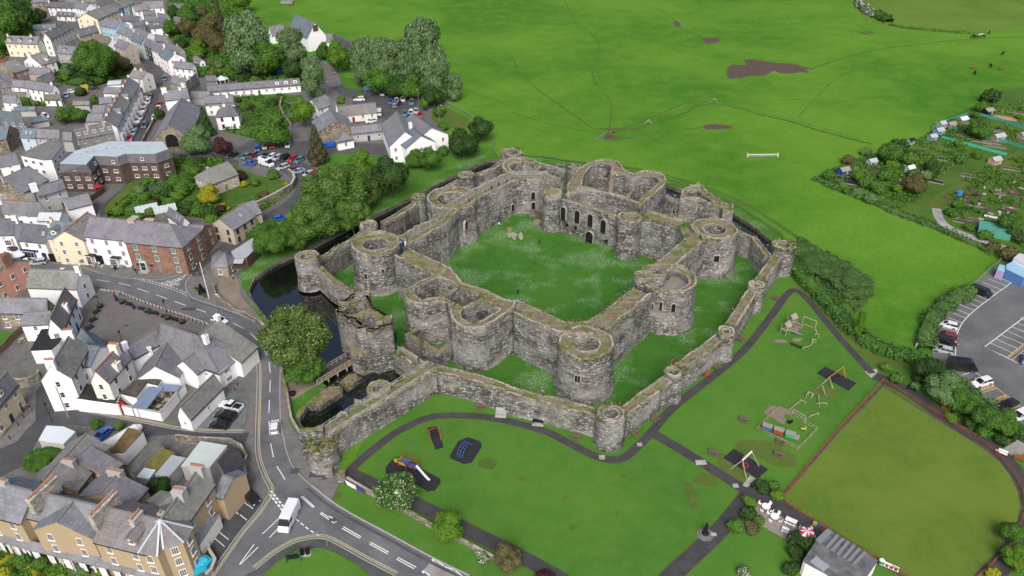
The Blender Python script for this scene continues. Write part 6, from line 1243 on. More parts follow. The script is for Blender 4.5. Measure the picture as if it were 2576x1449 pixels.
TR=[(748,852,92,'chest','huge chestnut tree with pale flower spikes overhanging the moat by the footbridge','big',.92),
(757,918,54,'oak','lower bright green tree tucked under the huge chestnut beside the footbridge','big',.8),
(838,478,84,'moat','tallest tree of the clump between the upper road and the moat','big',.9),(795,545,74,'moat','broad tree in the middle of the clump beside the moat','big',.8),(683,597,56,'oak','leftmost rounded tree of the clump beside the moat, by the castle shop','big',.8),(885,545,50,'moat','tree of the clump leaning over the dark moat water','big',.85),(742,590,50,'moat','low front tree of the clump beside the moat','big',.7),(900,480,52,'chest','pale topped right hand tree of the moat side clump','big',.9),
(979,445,52,'dark','large dark round tree standing alone on the castle lawn','round',1.0),(903,412,38,'lime','thin bright tree with bare grey branches on the castle lawn','round',.95),(935,455,22,'lime','small bright bush at the right side of the moat clump','round',.9),
(1082,400,34,'oak','round green tree on the lawn below the white school','round',.85),(1043,398,26,'oak','small dark tree left of the round tree below the school','round',.9),(1165,360,44,'dark','broad dark tree at the castle lawn edge','round',.85),(1208,325,34,'dark','dark tree behind the broad one at the field corner','round',.9),
(1069,150,66,'silver','tallest silvery poplar at the right of the car park row','poplar',1.25),(1097,190,44,'silver','silvery poplar lower right in the car park row','poplar',1.3),(1008,155,52,'silver','silvery poplar in the middle of the car park row','poplar',1.1),(962,160,46,'silver','silvery poplar left of the middle in the car park row','poplar',1.15),(918,160,44,'silver','leftmost silvery poplar of the car park row','poplar',1.15),(1142,215,26,'silver','small silvery poplar at the right tip of the car park row','poplar',1.3),(1035,215,34,'oak','dark green tree under the silvery poplars behind the parked cars','round',.9),(1090,240,30,'dark','dark bush at the right end under the poplars','round',.9),(950,205,40,'oak','low green tree under the left poplars','round',.8),(1000,215,34,'dark','shaded tree behind the parked cars','round',.8),
(625,118,64,'silver','big silver leaved tree left of the sports hall','poplar',.95),(672,150,42,'oak','dark green tree under the big silver tree','round',1),(735,130,46,'silver','silver leaved tree in front of the sports hall','poplar',1.0),(788,198,34,'silver','silver tree on its own by the lane junction','poplar',1.3),(735,175,26,'dark','dark tree behind the long white cottage row','round',1),
(812,127,18,'oak','small green tree by the sports hall porch','round',1.1),(852,140,34,'lime','yellow green tree right of the sports hall porch','round',1.1),
(761,282,31,'lime','bright round tree beside the school lane','round',1.1),(684,322,48,'oak','broad green tree beside the car park','round',.85),(795,362,30,'conif','brown green conifer in the middle of the car park','cone',1.5),(1066,263,12,'lime','small bright tree among the parked cars','round',1.2),
(240,150,46,'oak','big round dark green tree in the middle of the old town','big',.95),(295,155,26,'brown','brownish tree right of the big round town tree','round',.9),(515,305,21,'dark','dark columnar cypress beside the chapel','cone',1.5),(493,350,38,'pale','pale flowering tree in front of the chapel','round',.85),(558,368,26,'purple','dark purple tree by the chapel lane','round',.85),
(550,40,14,'conif','narrow dark conifer at the top of the town','cone',2.2),(522,78,38,'brown','grey brown bare looking tree among the back gardens','round',.85),(610,52,34,'oak','green tree at the edge of the upper field','round',.9),(600,5,30,'lime','bright tree cut by the top edge','round',.7),
(20,15,40,'oak','wooded corner tree at the far top left','round',1),(58,40,32,'dark','dark tree second in from the top left corner','round',1),(15,60,40,'oak','tree at the left edge above the polytunnels','round',.9),(50,70,26,'lime','lighter tree right of the left edge tree','round',.8),(8,105,24,'oak','bush at the left edge below the woods','round',.9),(100,38,14,'brown','small palm like tree by the lean cottage','round',1),
(472,30,24,'oak','round garden tree in the top gardens','round',.9),(440,30,18,'dark','dark garden tree in the top gardens','round',.9),(545,110,24,'brown','brown green shrub like tree in the back gardens','round',.8),(495,120,22,'lime','bright green tree in the back gardens','round',.8),(430,70,22,'oak','garden tree behind the curving street','round',.8),(470,70,22,'brown','brownish garden tree behind the curving street','round',1.0),
(165,175,14,'pale','grey green bush left of the big round town tree','round',1),(160,290,22,'oak','garden tree by the grey lane','round',.8),(200,290,22,'oak','garden bush right of the grey lane','round',.7),(235,252,12,'oak','small dark tree in the terrace yards','round',.9),(400,285,14,'dark','dark evergreen beside the parked white car','round',1),
(996,1237,53,'candle','round horse chestnut with white candles on the park lawn','big',1.0),(1128,1322,42,'lime','light green spreading tree above the park wall','round',.9),(1280,1404,40,'brown','brown green tree cut by the bottom edge beside the park path','round',1.0),(1370,1455,26,'purple','dark red bush at the bottom edge','round',.5),
(2162,818,14,'lime','slim bright young tree on the worn grass by the hedge','poplar',2.3),(1385,1500,10,'pale','x','round',1)][:-1]
for t in TR: tree(*t[:5],kind=t[5],asp=t[6])
SH_=[(498,405,20,'dark','dark round tree behind the lodge garden'),(488,432,18,'oak','green bush on the wild garden slope'),(440,450,22,'oak','spreading bush beside the brick office'),(420,480,22,'dark','dark bush in the lodge garden'),(455,480,22,'oak','broad bush in the lodge garden middle'),(525,487,27,'yellow','bright golden bush on the lodge lawn'),(615,462,12,'yellow','small golden cone bush on the lodge lawn'),(640,460,14,'oak','dark green rounded bush beside the golden cone bush'),(688,437,18,'oak','round green tree inside the curved wall'),(430,510,20,'oak','bush above the greenhouses'),(470,520,20,'dark','dark bush above the greenhouses'),(500,525,22,'oak','bush at the lower end of the lodge lawn'),(530,535,24,'dark','dark bush by the lower garden wall'),(555,525,14,'purple','purple bush by the lower garden wall'),(390,505,14,'purple','dark purple bush next to the left greenhouse'),(535,555,24,'lime','bright hedge bush above the purple slate roof'),(400,440,16,'lime','light bush beside the office wall'),(465,455,20,'oak','thicket bush behind the lodge'),(350,560,0,'oak','x'),(300,530,18,'lime','bright bush at the end of the office car park'),(350,480,18,'pale','whitish bush in the garden strip'),
(605,440,18,'purple','reddish bush beside the dark garage roof'),(640,500,18,'oak','round bush inside the curved garden wall'),(660,490,16,'brown','brown bush inside the curved garden wall'),
(1920,1222,22,'dark','dark bush beside the white path slab'),(1948,1222,18,'oak','bush at the corner of the bowling green'),(1955,1247,19,'lime','clipped round bush at the bowling green corner'),(1888,1262,20,'lime','upper bush of the round shrubbery beside the terrace'),(1885,1290,24,'dark','dark middle bush of the round shrubbery'),(1850,1325,24,'oak','left bush of the round shrubbery'),(1892,1325,22,'brown','bronze tinted bush of the round shrubbery'),(1912,1308,16,'oak','right bush of the round shrubbery'),
(2337,930,34,'dark','big dark bush between the lawn and the black camper van'),(2380,975,42,'pale','feathery grey green tree beside the park path bend'),(2427,1010,34,'oak','tall hedge tree right of the feathery tree'),(2480,1050,32,'hedge','clipped rounded hedge bush above the stairs'),(2530,1060,32,'oak','hedge bush near the last parked cars'),(2260,950,20,'oak','small mixed bush by the concrete landing'),(2230,925,16,'lime','light bush beside the path junction'),(2395,1050,16,'lime','bright bush behind the red bench'),(2305,970,14,'pale','pale leaved plant by the wooden bench'),
(2545,1340,26,'oak','bush at the right edge beside the lower path'),(2560,1400,30,'lime','bright shrub in the bottom right corner'),(2500,1440,18,'yellow','golden shrub at the bottom right'),
(1870,1440,18,'blossom','white flowering shrub at the bottom edge of the park'),(2005,1390,24,'dark','dark hedge bush left of the pavilion'),(1990,1430,22,'dark','dark hedge bush below, left of the pavilion'),(2030,1350,16,'oak','bush behind the parasol table'),(1215,1400,20,'blossom','white flowering bush on the road verge'),
(2262,175,0,'x','x'),(2495,240,24,'dark','large dark tree at the top corner of the allotments'),(2472,270,18,'oak','bush beside the dark allotment shed'),(2470,322,26,'oak','spreading round tree inside the upper allotment'),(2135,400,18,'brown','russet bush above the blue shed'),(2238,385,28,'oak','big green bush right of the russet one'),(2268,365,24,'dark','dark bush on the allotment edge'),(2180,380,16,'pale','palm like grey bush beside the tin shed'),(2085,440,18,'oak','dark bush at the left tip of the allotments'),(2305,460,26,'brown','brown bush where the allotment track bends'),(2330,440,18,'pale','pale bush where the allotment track bends'),(2180,460,22,'oak','large bush in the lower allotment'),(2210,470,22,'oak','second large bush in the lower allotment'),(2160,482,16,'pale','pale apple tree in the lower allotment'),(2190,500,18,'pale','second pale apple tree in the lower allotment'),(2125,470,14,'lime','light bush at the lower allotment edge'),(2230,440,20,'oak','bush in the allotment middle'),(2290,400,22,'oak','bush left of the small allotment greenhouse'),(2350,420,20,'dark','dark bush right of the small greenhouse'),(2420,400,16,'oak','bush beside the pink shed'),(2540,560,26,'oak','tall bush at the right edge of the allotments'),(2560,590,22,'dark','dark bush at the right edge of the allotments'),(2480,590,18,'oak','bush beside the green netting cage'),(2400,540,12,'oak','small bush along the gravel path'),(2440,570,14,'oak','bush halfway down the gravel path'),(2500,620,18,'brown','bush near the gravel path end'),(2540,640,24,'brown','bush behind the white portable building'),
(330,1080,0,'x','x'),(242,1065,16,'oak','palm like plant over the blue car in the back plots'),(300,1070,14,'lime','bright shrub by the blue car in the back plots'),(398,1225,28,'dark','dark round tree among the back plots of the terrace'),(445,1190,16,'oak','green bush beyond the dark round tree in the back plots'),(10,1440,20,'yellow','golden bush in the terrace front garden at the left'),(100,1420,20,'oak','green bush in the terrace front garden'),(210,1425,18,'pale','pale bush in front of the terrace'),(60,1410,22,'oak','leafy bush in the left terrace garden'),(250,1440,14,'lime','bright bush in front of the terrace corner'),(90,1440,10,'yellow','small yellow flowering bush in the terrace garden')]
for s in SH_:
 if s[2]: tree(s[0],s[1],s[2],s[3],s[4],kind='shrub' if s[2]<26 else 'round',asp=.85,name='shrub',cat='shrub')
def scatter(poly,n,hws,kinds,label,group,seed,zone=P,asp=(.6,.95)):
 rnd=random.Random(seed); xs=[p[0] for p in poly]; ys=[p[1] for p in poly]; k_=0
 while k_<n:
  x=rnd.uniform(min(xs),max(xs)); y=rnd.uniform(min(ys),max(ys))
  if not inside(x,y,poly): continue
  tree(x,y,rnd.uniform(*hws),rnd.choice(kinds),label,kind='shrub',asp=rnd.uniform(*asp),name='shrub',cat='shrub',group=group); k_+=1
scatter([(420,60),(440,20),(550,20),(560,100),(640,160),(640,190),(560,195),(490,180),(470,130)],25,(8,18),['oak','dark','lime','brown','pale','oak'],'garden shrub in the long back gardens behind the curving street','shrubs in the upper gardens',1)
scatter([(130,165),(230,195),(330,150),(310,170),(260,215),(210,235),(130,200)],9,(8,16),['oak','dark','lime'],'garden shrub around the big round town tree','shrubs around the round town tree',2)
scatter([(380,440),(420,400),(500,400),(560,440),(470,540),(290,550),(350,470)],24,(9,20),['oak','dark','oak','lime','thick'],'garden shrub on the wild slope between the offices and the lodge','shrubs of the wild slope',3)
scatter([(545,480),(600,550),(700,500),(725,450),(735,470),(640,540),(560,560)],8,(7,14),['oak','yellow','lime','brown'],'low border shrub inside the curved garden wall','border shrubs in the walled garden',4)
scatter([(570,235),(740,245),(700,300),(620,340),(570,330)],12,(7,15),['oak','dark','lime','purple'],'garden shrub around the white hipped house','shrubs around the hipped house',5)
scatter([(60,235),(130,240),(110,265),(50,262)],4,(7,13),['oak','lime'],'garden shrub below the long white house','shrubs below the white house',6)
scatter([(150,262),(240,262),(235,315),(150,305)],6,(8,15),['oak','dark','lime'],'garden shrub between the grey lane and the terrace yards','shrubs by the grey lane',7)
scatter([(2060,440),(2120,405),(2200,380),(2300,352),(2400,400),(2360,450),(2310,470),(2250,520),(2170,500),(2100,470)],27,(8,18),['oak','thick','lime','pale','dark'],'overgrown shrub in the left allotments','shrubs in the left allotments',8)
scatter([(2390,480),(2576,480),(2576,620),(2480,600),(2380,530)],14,(7,15),['oak','thick','lime','brown'],'shrub in the lower right allotments','shrubs in the lower right allotments',9)
scatter([(2400,300),(2576,240),(2576,420),(2440,400),(2340,350)],12,(6,13),['oak','thick','lime'],'small shrub in the upper right allotments','shrubs in the upper right allotments',10)
scatter([(560,200),(740,190),(760,200),(640,215),(560,215)],8,(9,17),['oak','dark'],'dark shrub behind the long white cottage row','shrubs behind the cottage row',11)
scatter([(1085,265),(1110,268),(1130,330),(1125,370),(1100,380),(1095,320)],7,(10,18),['oak','lime','hedge'],'hedge shrub along the fence behind the white school','shrubs behind the school',12)
scatter([(1020,400),(1090,385),(1100,370),(1130,370),(1135,390),(1040,420)],4,(10,17),['lime','oak'],'bright hedge shrub in front of the white school','shrubs in front of the school',13)
scatter([(0,1330),(60,1390),(140,1420),(250,1449),(0,1449)],8,(9,18),['oak','lime','yellow','oak'],'front garden shrub below the tan terrace','front garden shrubs of the terrace',14)
scatter([(820,245),(900,240),(930,250),(870,260)],4,(9,15),['oak','lime'],'hedge shrub along the school wing','shrubs of the school hedge',15)
scatter([(2225,925),(2300,960),(2370,1010),(2440,1070),(2500,1110),(2560,1140),(2576,1100),(2480,1040),(2400,980),(2340,940)],14,(11,21),['oak','hedge','dark','lime'],'border shrub between the curving park path and the car park','shrubs between path and car park',16)
def hedge(name,pts,wd,h,leafk,label,f=P,dens=7,ls=.28,cat='hedge',wob=.35):
 c=smoothline(WP(pts,0,f),4) if len(pts)>2 else WP(pts,0,f); cc=sum(c,Ve())/len(c); root=emp(name,(cc.x,cc.y,0),0,label,cat); h*=.82
 rnd=random.Random(len(pts)*7+int(h*10)); V=[];F=[]
 L=sum((c[i+1]-c[i]).length for i in range(len(c)-1))
 n=int(L*(wd+2*h)*dens)
 cum=[0]
 for i in range(len(c)-1): cum.append(cum[-1]+(c[i+1]-c[i]).length)
 def at(s):
  for i in range(len(c)-1):
   if cum[i+1]>=s: return c[i].lerp(c[i+1],(s-cum[i])/max(1e-6,cum[i+1]-cum[i])),(c[i+1]-c[i]).normalized()
  return c[-1],(c[-1]-c[-2]).normalized()
 for _ in range(n):
  p,d=at(rnd.uniform(0,L)); nn=Ve((-d.y,d.x,0)); a=rnd.uniform(-.15,pi+.15); k_=1+wob*nz(p.x,p.y,a,.5)+wob*.5*nz(p.x,p.y,a,1.6)
  o=nn*math.copysign(abs(cos(a))**.6,cos(a))*wd/2*k_; z=max(.1,(max(0,sin(a))**.6)*h*k_); q=p+o+Ve((0,0,z))-cc; q.z=z
  nv=Ve((nn.x*cos(a),nn.y*cos(a),sin(a)))+Ve((rnd.gauss(0,.5),rnd.gauss(0,.5),rnd.gauss(0,.5))); nv.normalize()
  t=nv.cross(Ve((rnd.gauss(0,1),rnd.gauss(0,1),rnd.gauss(0,1)))).normalized(); b=nv.cross(t); s=ls*rnd.uniform(.6,1.3); i=len(V)
  V+=[tuple(q-t*s),tuple(q+b*s*.8),tuple(q+t*s),tuple(q-b*s*.8)]; F.append((i,i+1,i+2,i+3))
 for i in range(len(c)-1):
  a,b=c[i]-cc,c[i+1]-cc; d=(b-a).normalized(); nn=Ve((-d.y,d.x,0))*wd*.4; k0=len(V)
  for q in(a,b):
   for o,z in((-1,0),(-.9,h*.75),(0,h*.86),(.9,h*.75),(1,0)): V.append((q.x+nn.x*o,q.y+nn.y*o,z))
  for j in range(4): F.append((k0+j,k0+j+1,k0+6+j,k0+5+j))
 me=bpy.data.meshes.new('foliage'); me.from_pydata(V,[],F); link('foliage',me,LF[leafk],root); return root
hedge('hedge',[(1990,668),(2020,705),(2075,760),(2120,810),(2160,850)],4.2,2.6,'hedge','tall dark clipped hedge from the east turret to the slim young tree')
hedge('hedge',[(2165,858),(2230,890),(2290,905),(2350,945)],3.6,2.4,'hedge','dark hedge continuing from the slim tree to the car park corner')
hedge('hedge',[(2440,735),(2395,760),(2350,800),(2325,860),(2330,885)],4.2,2.4,'thick','wild hedge along the curved left side of the right car park',wob=.6)
hedge('hedge',[(2300,905),(2350,945),(2420,1000),(2500,1060),(2580,1110)],4.5,3.2,'hedge','long bushy hedge between the right car park and the bowling green path',wob=.6)
for q in ((2025,635,45,'upper left part of the bramble thicket beside the mossy turret'),(2075,668,62,'middle part of the bramble thicket behind the clipped hedge'),(2135,710,62,'lower right part of the bramble thicket behind the clipped hedge')): tree(q[0],q[1],q[2],'thick',q[3],kind='big',asp=.3,name='bramble_thicket',cat='thicket',zk=.8,trunk=False)
hedge('hedge',[(2160,-20),(2165,15),(2185,35),(2205,45)],5,2.8,'blossom','hawthorn hedge in white blossom in the upper right field',wob=.6,ls=.4)
hedge('hedge',[(2195,38),(2215,48),(2235,58)],6,3.4,'oak','dark bushy end of the hawthorn hedge in the upper right field',wob=.6,ls=.4)
hedge('hedge',[(2235,62),(2260,68),(2300,74),(2400,82),(2450,86)],1.8,1.0,'oak','low overgrown field boundary running right from the hawthorn hedge',wob=.8)
hedge('hedge',[(2048,450),(2110,478),(2180,505),(2260,540),(2340,570),(2420,603),(2500,640)],2.4,1.3,'thick','rough boundary hedge along the lower edge of the allotments',wob=.9)
hedge('hedge',[(280,548),(310,520),(345,490),(375,455),(390,435)],2.6,2.0,'lime','bright clipped hedge along the office car park strip')
tree(108,1155,42,'oak','ivy covered bank beside the wide white shed roof',kind='big',asp=.35,name='ivy_bank',cat='shrub',trunk=False)
hedge('hedge',[(2005,1390),(2030,1370),(2060,1355)][:2],5,3,'dark','short dark hedge beside the pavilion') 
hedge('hedge',[(640,250),(700,260),(735,252)],2,1.4,'oak','garden hedge in front of the long white cottage row')
hedge('hedge',[(600,590),(640,600),(645,640)][:2],3,2,'oak','hedge beside the castle shop roof')
for s,(a,b) in enumerate((((900,0),(960,100)),)): pass
def cover(name,poly,n,leafk,s=.35,hmax=.9,seed=1,f=P,label=None):
 rnd=random.Random(seed); lp=pol(poly,f,0); xs=[p[0] for p in lp]; ys=[p[1] for p in lp]; V=[];F=[]
 k_=0
 while k_<n:
  x=rnd.uniform(min(xs),max(xs)); y=rnd.uniform(min(ys),max(ys))
  if not inside(x,y,lp): continue
  k_+=1; h=nz(x,y,2,.22)+.5*nz(x,y,5,.7)
  if h<-.12: continue
  z=rnd.uniform(.05,max(.1,min(1,h+.35))*hmax); v=Ve((rnd.gauss(0,1),rnd.gauss(0,1),rnd.gauss(0,.6))).normalized()*s*rnd.uniform(.6,1.4); w_=v.cross(Ve((rnd.gauss(0,1),rnd.gauss(0,1),rnd.gauss(0,1)))).normalized()*s*.8; c=Ve((x,y,z)); i=len(V)
  V+=[tuple(c-v),tuple(c+w_),tuple(c+v),tuple(c-w_)]; F.append((i,i+1,i+2,i+3))
 me=bpy.data.meshes.new(name); me.from_pydata(V,[],F); tag(link(name,me,LF[leafk]),kind='stuff')
cover('garden_plants',[(370,450),(420,405),(480,395),(560,400),(560,440),(520,470),(545,560),(480,545),(400,545),(275,545),(300,520)],16000,'oak',.4,1.6,1)
cover('garden_plants',[(410,50),(430,0),(560,0),(640,100),(700,190),(560,200),(490,190),(470,140)],14000,'oak',.6,2.2,2)
cover('garden_plants',[(560,560),(640,545),(735,480),(720,455),(700,490),(640,530),(600,550)],3000,'lime',.35,1.2,3)
cover('garden_plants',[(570,230),(760,240),(770,300),(640,350),(560,330),(590,270)],6000,'oak',.4,1.4,4)
cover('garden_plants',[(130,160),(330,140),(340,190),(230,222),(140,212)],6000,'dark',.5,1.8,5)
cover('garden_plants',[(-40,1290),(60,1380),(200,1440),(200,1500),(-60,1500)],7000,'lime',.22,.9,6)
cover('allotment_plants',[(2400,290),(2310,350),(2200,385),(2117,412),(2060,445),(2110,475),(2177,502),(2250,530),(2310,510),(2340,460),(2400,420),(2470,380),(2440,330)],8000,'oak',.36,1.1,7)
cover('allotment_plants',[(2420,300),(2500,270),(2576,250),(2576,360),(2470,350)],4000,'lime',.35,.6,8)
cover('allotment_plants',[(2370,500),(2450,430),(2576,390),(2576,640),(2500,620),(2420,560)],6000,'oak',.34,.8,9)
cover('thicket_plants',[(2000,640),(2010,600),(2080,640),(2160,700),(2195,740),(2150,790),(2080,750),(2010,690)],12000,'thick',.4,1.6,10)
cover('garden_plants',[(0,-20),(75,-20),(85,60),(60,120),(0,150)],9000,'oak',.7,2.5,11)
cover('garden_plants',[(560,200),(600,190),(740,190),(760,205),(640,218)],6000,'dark',.6,2,12)
def paint(n,c,r=.25):
 if n in MATS: return MATS[n]
 t=NT(n); t.col(c); t.rough(r); t.b.inputs['Specular IOR Level'].default_value=.6; t.b.inputs['Coat Weight'].default_value=.6; MATS[n]=t.m; return t.m
PC={'white':paint('white_paint',(.72,.73,.75)),'black':paint('black_paint',(.012,.012,.014)),'silver':paint('silver_paint',(.42,.44,.46)),'grey':paint('grey_paint',(.11,.12,.13)),'blue':paint('blue_paint',(.02,.1,.4)),'red':paint('red_car_paint',(.38,.02,.02)),'dark red':paint('dark_red_paint',(.18,.02,.03)),'teal':paint('teal_paint',(.08,.19,.21)),'light blue':paint('light_blue_paint',(.3,.42,.52)),'dark blue':paint('dark_blue_paint',(.02,.03,.08))}
M_cg=pln('car_glass',(.015,.018,.022),.08); M_tyre=pln('tyre',(.015,.015,.015),.8); M_rim=pln('wheel_rim',(.3,.3,.31),.4,.6); M_hl=pln('headlight_glass',(.6,.62,.62),.15); M_tl=pln('tail_light',(.3,.01,.01),.3)
def loft(mb,secs,m=0):
 base=len(mb.v)
 for x,wb,wt,z0,z1 in secs:
  for y,z in((-wb,z0),(-wb,z0+(z1-z0)*.55),(-wt,z1),(wt,z1),(wb,z0+(z1-z0)*.55),(wb,z0)): mb.v.append((x,y,z))
 for i in range(len(secs)-1):
  for j in range(6):
   a=base+i*6+j; b=base+i*6+(j+1)%6; mb.f.append([a,b,b+6,a+6]); mb.m.append(m)
 mb.f.append([base+j for j in range(6)][::-1]); mb.m.append(m); mb.f.append([base+(len(secs)-1)*6+j for j in range(6)]); mb.m.append(m)
def car_proto(kind):
 L,Wd,H_={'hatchback':(4.1,1.75,1.48),'estate car':(4.6,1.8,1.52),'saloon':(4.6,1.8,1.42),'suv':(4.6,1.9,1.7),'van':(5.9,2.05,2.5),'small van':(4.9,1.9,1.95),'camper van':(6.0,2.05,2.7),'pickup':(5.2,1.85,1.75)}[kind]
 h=Wd/2; x=L/2; root=bpy.data.objects.new(kind.replace(' ','_'),None); COL.objects.link(root)
 body=MB(); gl=MB(); belt={'van':1.25,'camper van':1.3,'small van':1.1,'suv':1.05,'pickup':1.05}.get(kind,.92)
 hood=belt-.14
 if 'van' in kind:
  loft(body,[(-x,h*.96,h*.9,.35,H_-.1),(-x+.1,h,h*.93,.3,H_),(x*.45,h,h*.93,.3,H_),(x*.6,h,h*.88,.3,H_-.12),(x*.78,h,h*.9,.3,belt+.1),(x*.97,h*.95,h*.86,.3,hood),(x,h*.88,h*.8,.38,hood-.25)])
  loft(gl,[(x*.585,h*.97,h*.84,belt+.05,H_-.1),(x*.62,h*.97,h*.83,belt+.05,H_-.2),(x*.805,h*.93,h*.86,belt-.02,belt+.12)])
  gl.box((x*.44,0,(belt+H_)/2),(x*.28,Wd*1.003,(H_-belt)*.5))
 elif kind=='pickup':
  loft(body,[(-x,h*.95,h*.95,.4,1.05),(-x+.05,h,h,.4,1.1),(-x*.25,h,h,.35,1.1),(-x*.24,h,h*.95,.35,belt),(x*.5,h,h*.94,.35,belt),(x*.95,h*.96,h*.85,.35,hood),(x,h*.9,h*.8,.4,hood-.2)])
  loft(gl,[(-x*.26,h*.9,h*.72,belt,H_-.06),(x*.12,h*.92,h*.76,belt,H_-.06),(x*.42,h*.9,h*.86,belt-.02,belt+.04)]); body.box((-x*.06,0,H_),(x*.36,h*1.45,.07))
 else:
  rear=-x*.97 if kind in('estate car','suv','hatchback') else -x*.72
  loft(body,[(-x,h*.9,h*.86,.35,belt-.15),(-x*.95,h,h*.93,.25,belt-(0 if kind!='saloon' else .04)),(x*.35,h,h*.93,.22,belt),(x*.55,h,h*.9,.22,hood+.03),(x*.9,h*.96,h*.8,.25,hood-.1),(x,h*.85,h*.7,.32,hood-.28)])
  top0=rear+.3+(.55 if kind=='saloon' else .12); top1=x*.08
  loft(gl,[(rear+.02,h*.86,h*.82,belt-.03,belt+.03),(top0,h*.9,h*.72,belt-.02,H_-.05),(top1,h*.9,h*.74,belt-.02,H_-.05),(x*.5,h*.88,h*.84,belt-.04,belt+.02)])
  loft(body,[(top0-.1,h*.73,h*.68,H_-.07,H_-.03),(top0+.15,h*.76,h*.7,H_-.06,H_),(top1-.1,h*.76,h*.71,H_-.06,H_),(top1+.12,h*.75,h*.7,H_-.08,H_-.04)])
  for yy in(-1,1): body.bar((top1+.05,yy*h*.76,H_-.05),(x*.5,yy*h*.87,belt),.09); body.bar((-.15*x,yy*h*.78,H_-.05),(-.15*x,yy*h*.93,belt),.1)
  for yy in(-1,1): body.box((x*.36,yy*(h+.09),belt+.08),(.16,.2,.14))
 o=body.bd('body',PC['white'],root); o.material_slots[0].link='OBJECT'
 bm=bmesh.new(); bm.from_mesh(o.data); bmesh.ops.bevel(bm,geom=[e for e in bm.edges if e.is_manifold and e.calc_face_angle(0)>.35],offset=.045,segments=2,affect='EDGES',clamp_overlap=True); bm.to_mesh(o.data); bm.free()
 gl.bd('windows',M_cg,root)
 if 'van' in kind and kind=='camper van':
  m=MB(); m.box((-.4,0,H_+.06),(1.9,1.2,.1)); m.box((-2,.3,H_+.06),(.6,.6,.12)); m.bd('solar_panel',M_cg,root)
 if kind=='pickup':
  m=MB(); m.box((-x*.63,0,1.085),(x*.66,Wd*.8,.05)); m.bd('load_bed',M_tyre,root)
 wr=.33 if 'van' not in kind else .36
 tm=MB(); tm.cyl((0,-.11,0),(0,.11,0),wr,wr,14); tme=tm.mesh('wheel'); tme.materials.append(M_tyre); rm_=MB(); rm_.cyl((0,-.125,0),(0,.125,0),wr*.6,wr*.6,10); rme=rm_.mesh('rim'); rme.materials.append(M_rim)
 for xx in(-x*.62,x*.62):
  for yy in(-1,1): w_=link('wheel',tme,None,root,(xx,yy*(h-.1),wr)); link('rim',rme,None,w_)
 for yy in(-1,1):
  m=MB(); m.box((x*.955,yy*h*.68,hood-.25),(.12,.34,.16)); m.bd('headlight',M_hl,root); m=MB(); m.box((-x*.985,yy*h*.78,belt-.22),(.08,.22,.3)); m.bd('tail_light',M_tl,root)
 return root
CP={}
def car(p,q,color,kind,label,f=P,group=None,z=0.06):
 a=W(f(*p),.6); b=W(f(*q),.6); ang=atan2(b.y-a.y,b.x-a.x)
 if kind not in CP: CP[kind]=r_=car_proto(kind); new=r_
 else: new=cpt(CP[kind])
 new.location=(a.x,a.y,z); new.rotation_euler=(0,0,ang); tag(new,label,'van' if 'van' in kind else ('pickup' if kind=='pickup' else 'car'),group)
 if not group and 'group' in new: del new['group']
 for ch in new.children:
  if ch.name.startswith('body'): ch.material_slots[0].link='OBJECT'; ch.material_slots[0].material=PC[color]
 return new
g='cars parked along the north street'
for x,y,c,k_,w_ in ((1655,790,'teal','estate car','parked tight against the terrace at the bend'),(1512,968,'grey','hatchback','at the top of the parked line in the north street'),(1490,1022,'white','hatchback','second in the parked line in the north street'),(1450,1105,'silver','estate car','third in the parked line in the north street'),(1420,1178,'silver','hatchback','fourth in the parked line in the north street'),(1370,1280,'grey','estate car','fifth in the parked line, beside the dark moving car'),(1342,1335,'light blue','hatchback','sixth in the parked line in the north street'),(1305,1392,'red','hatchback','last in the parked line in the north street'),(1456,1262,'grey','suv','driving alone in the middle of the north street'),(1555,1182,'white','hatchback','parked by the chapel side of the north street'),(1597,1085,'white','saloon','parked under the tall white chimneyed house'),(1600,1050,'red','hatchback','parked just above the white car under the chimneyed house')):
 dx,dy=(-38,60) if x<1700 else (0,50)
 if x==1655: dx,dy=(-5,60)
 car((x,y),(x+dx,y+dy),c,k_,'%s %s %s'%(c,k_,w_),T00,g)
car((725,920),(760,915),'white','hatchback','white hatchback on the white walled yard left of the terrace',T00); car((455,1165),(490,1185),'white','estate car','white estate car in front of the blue grey lean-to',T00); car((10,605),(40,605),'red','hatchback','red car at the left edge of the old town',T00); car((660,960),(680,990),'light blue','hatchback','pale car inside the white modern garage',T00); car((940,885),(980,880),'black','saloon','dark car parked in a rear yard of the terrace',T00)
g='cars in the school car park'
for x,y,c,k_,w_ in ((1272,942,'silver','suv','back row left, near the blue bins'),(1340,930,'black','suv','back row, right of the silver one'),(1517,912,'black','hatchback','back row alone under the poplars'),(1355,1022,'blue','hatchback','left end of the middle row'),(1416,1012,'light blue','hatchback','second in the middle row'),(1480,1000,'silver','suv','third in the middle row'),(1598,985,'dark red','hatchback','right of the middle row near the lamp post'),(1395,1062,'grey','small van','left of the front pair'),(1446,1052,'black','hatchback','right of the front pair'),(1566,1030,'teal','suv','standing alone below the dark red car'),(1742,1008,'silver','saloon','far right beneath the dark bush'),(1680,1000,'grey','hatchback','half hidden behind the small bright tree'),(1240,1140,'white','small van','standing at the end of the long school wing'),(1560,1138,'white','suv','behind the white bellcote roof'),(1613,1118,'silver','hatchback','right of the white one behind the bellcote roof'),(1537,1178,'blue','hatchback','peeping over the bellcote roof'),(1650,1155,'red','hatchback','red one behind the bellcote roof'),(1500,1140,'teal','estate car','left one behind the bellcote roof')):
 car((x,y),(x+(-4),y+40),c,k_,'%s %s, %s'%(c,k_,w_),T10,g)
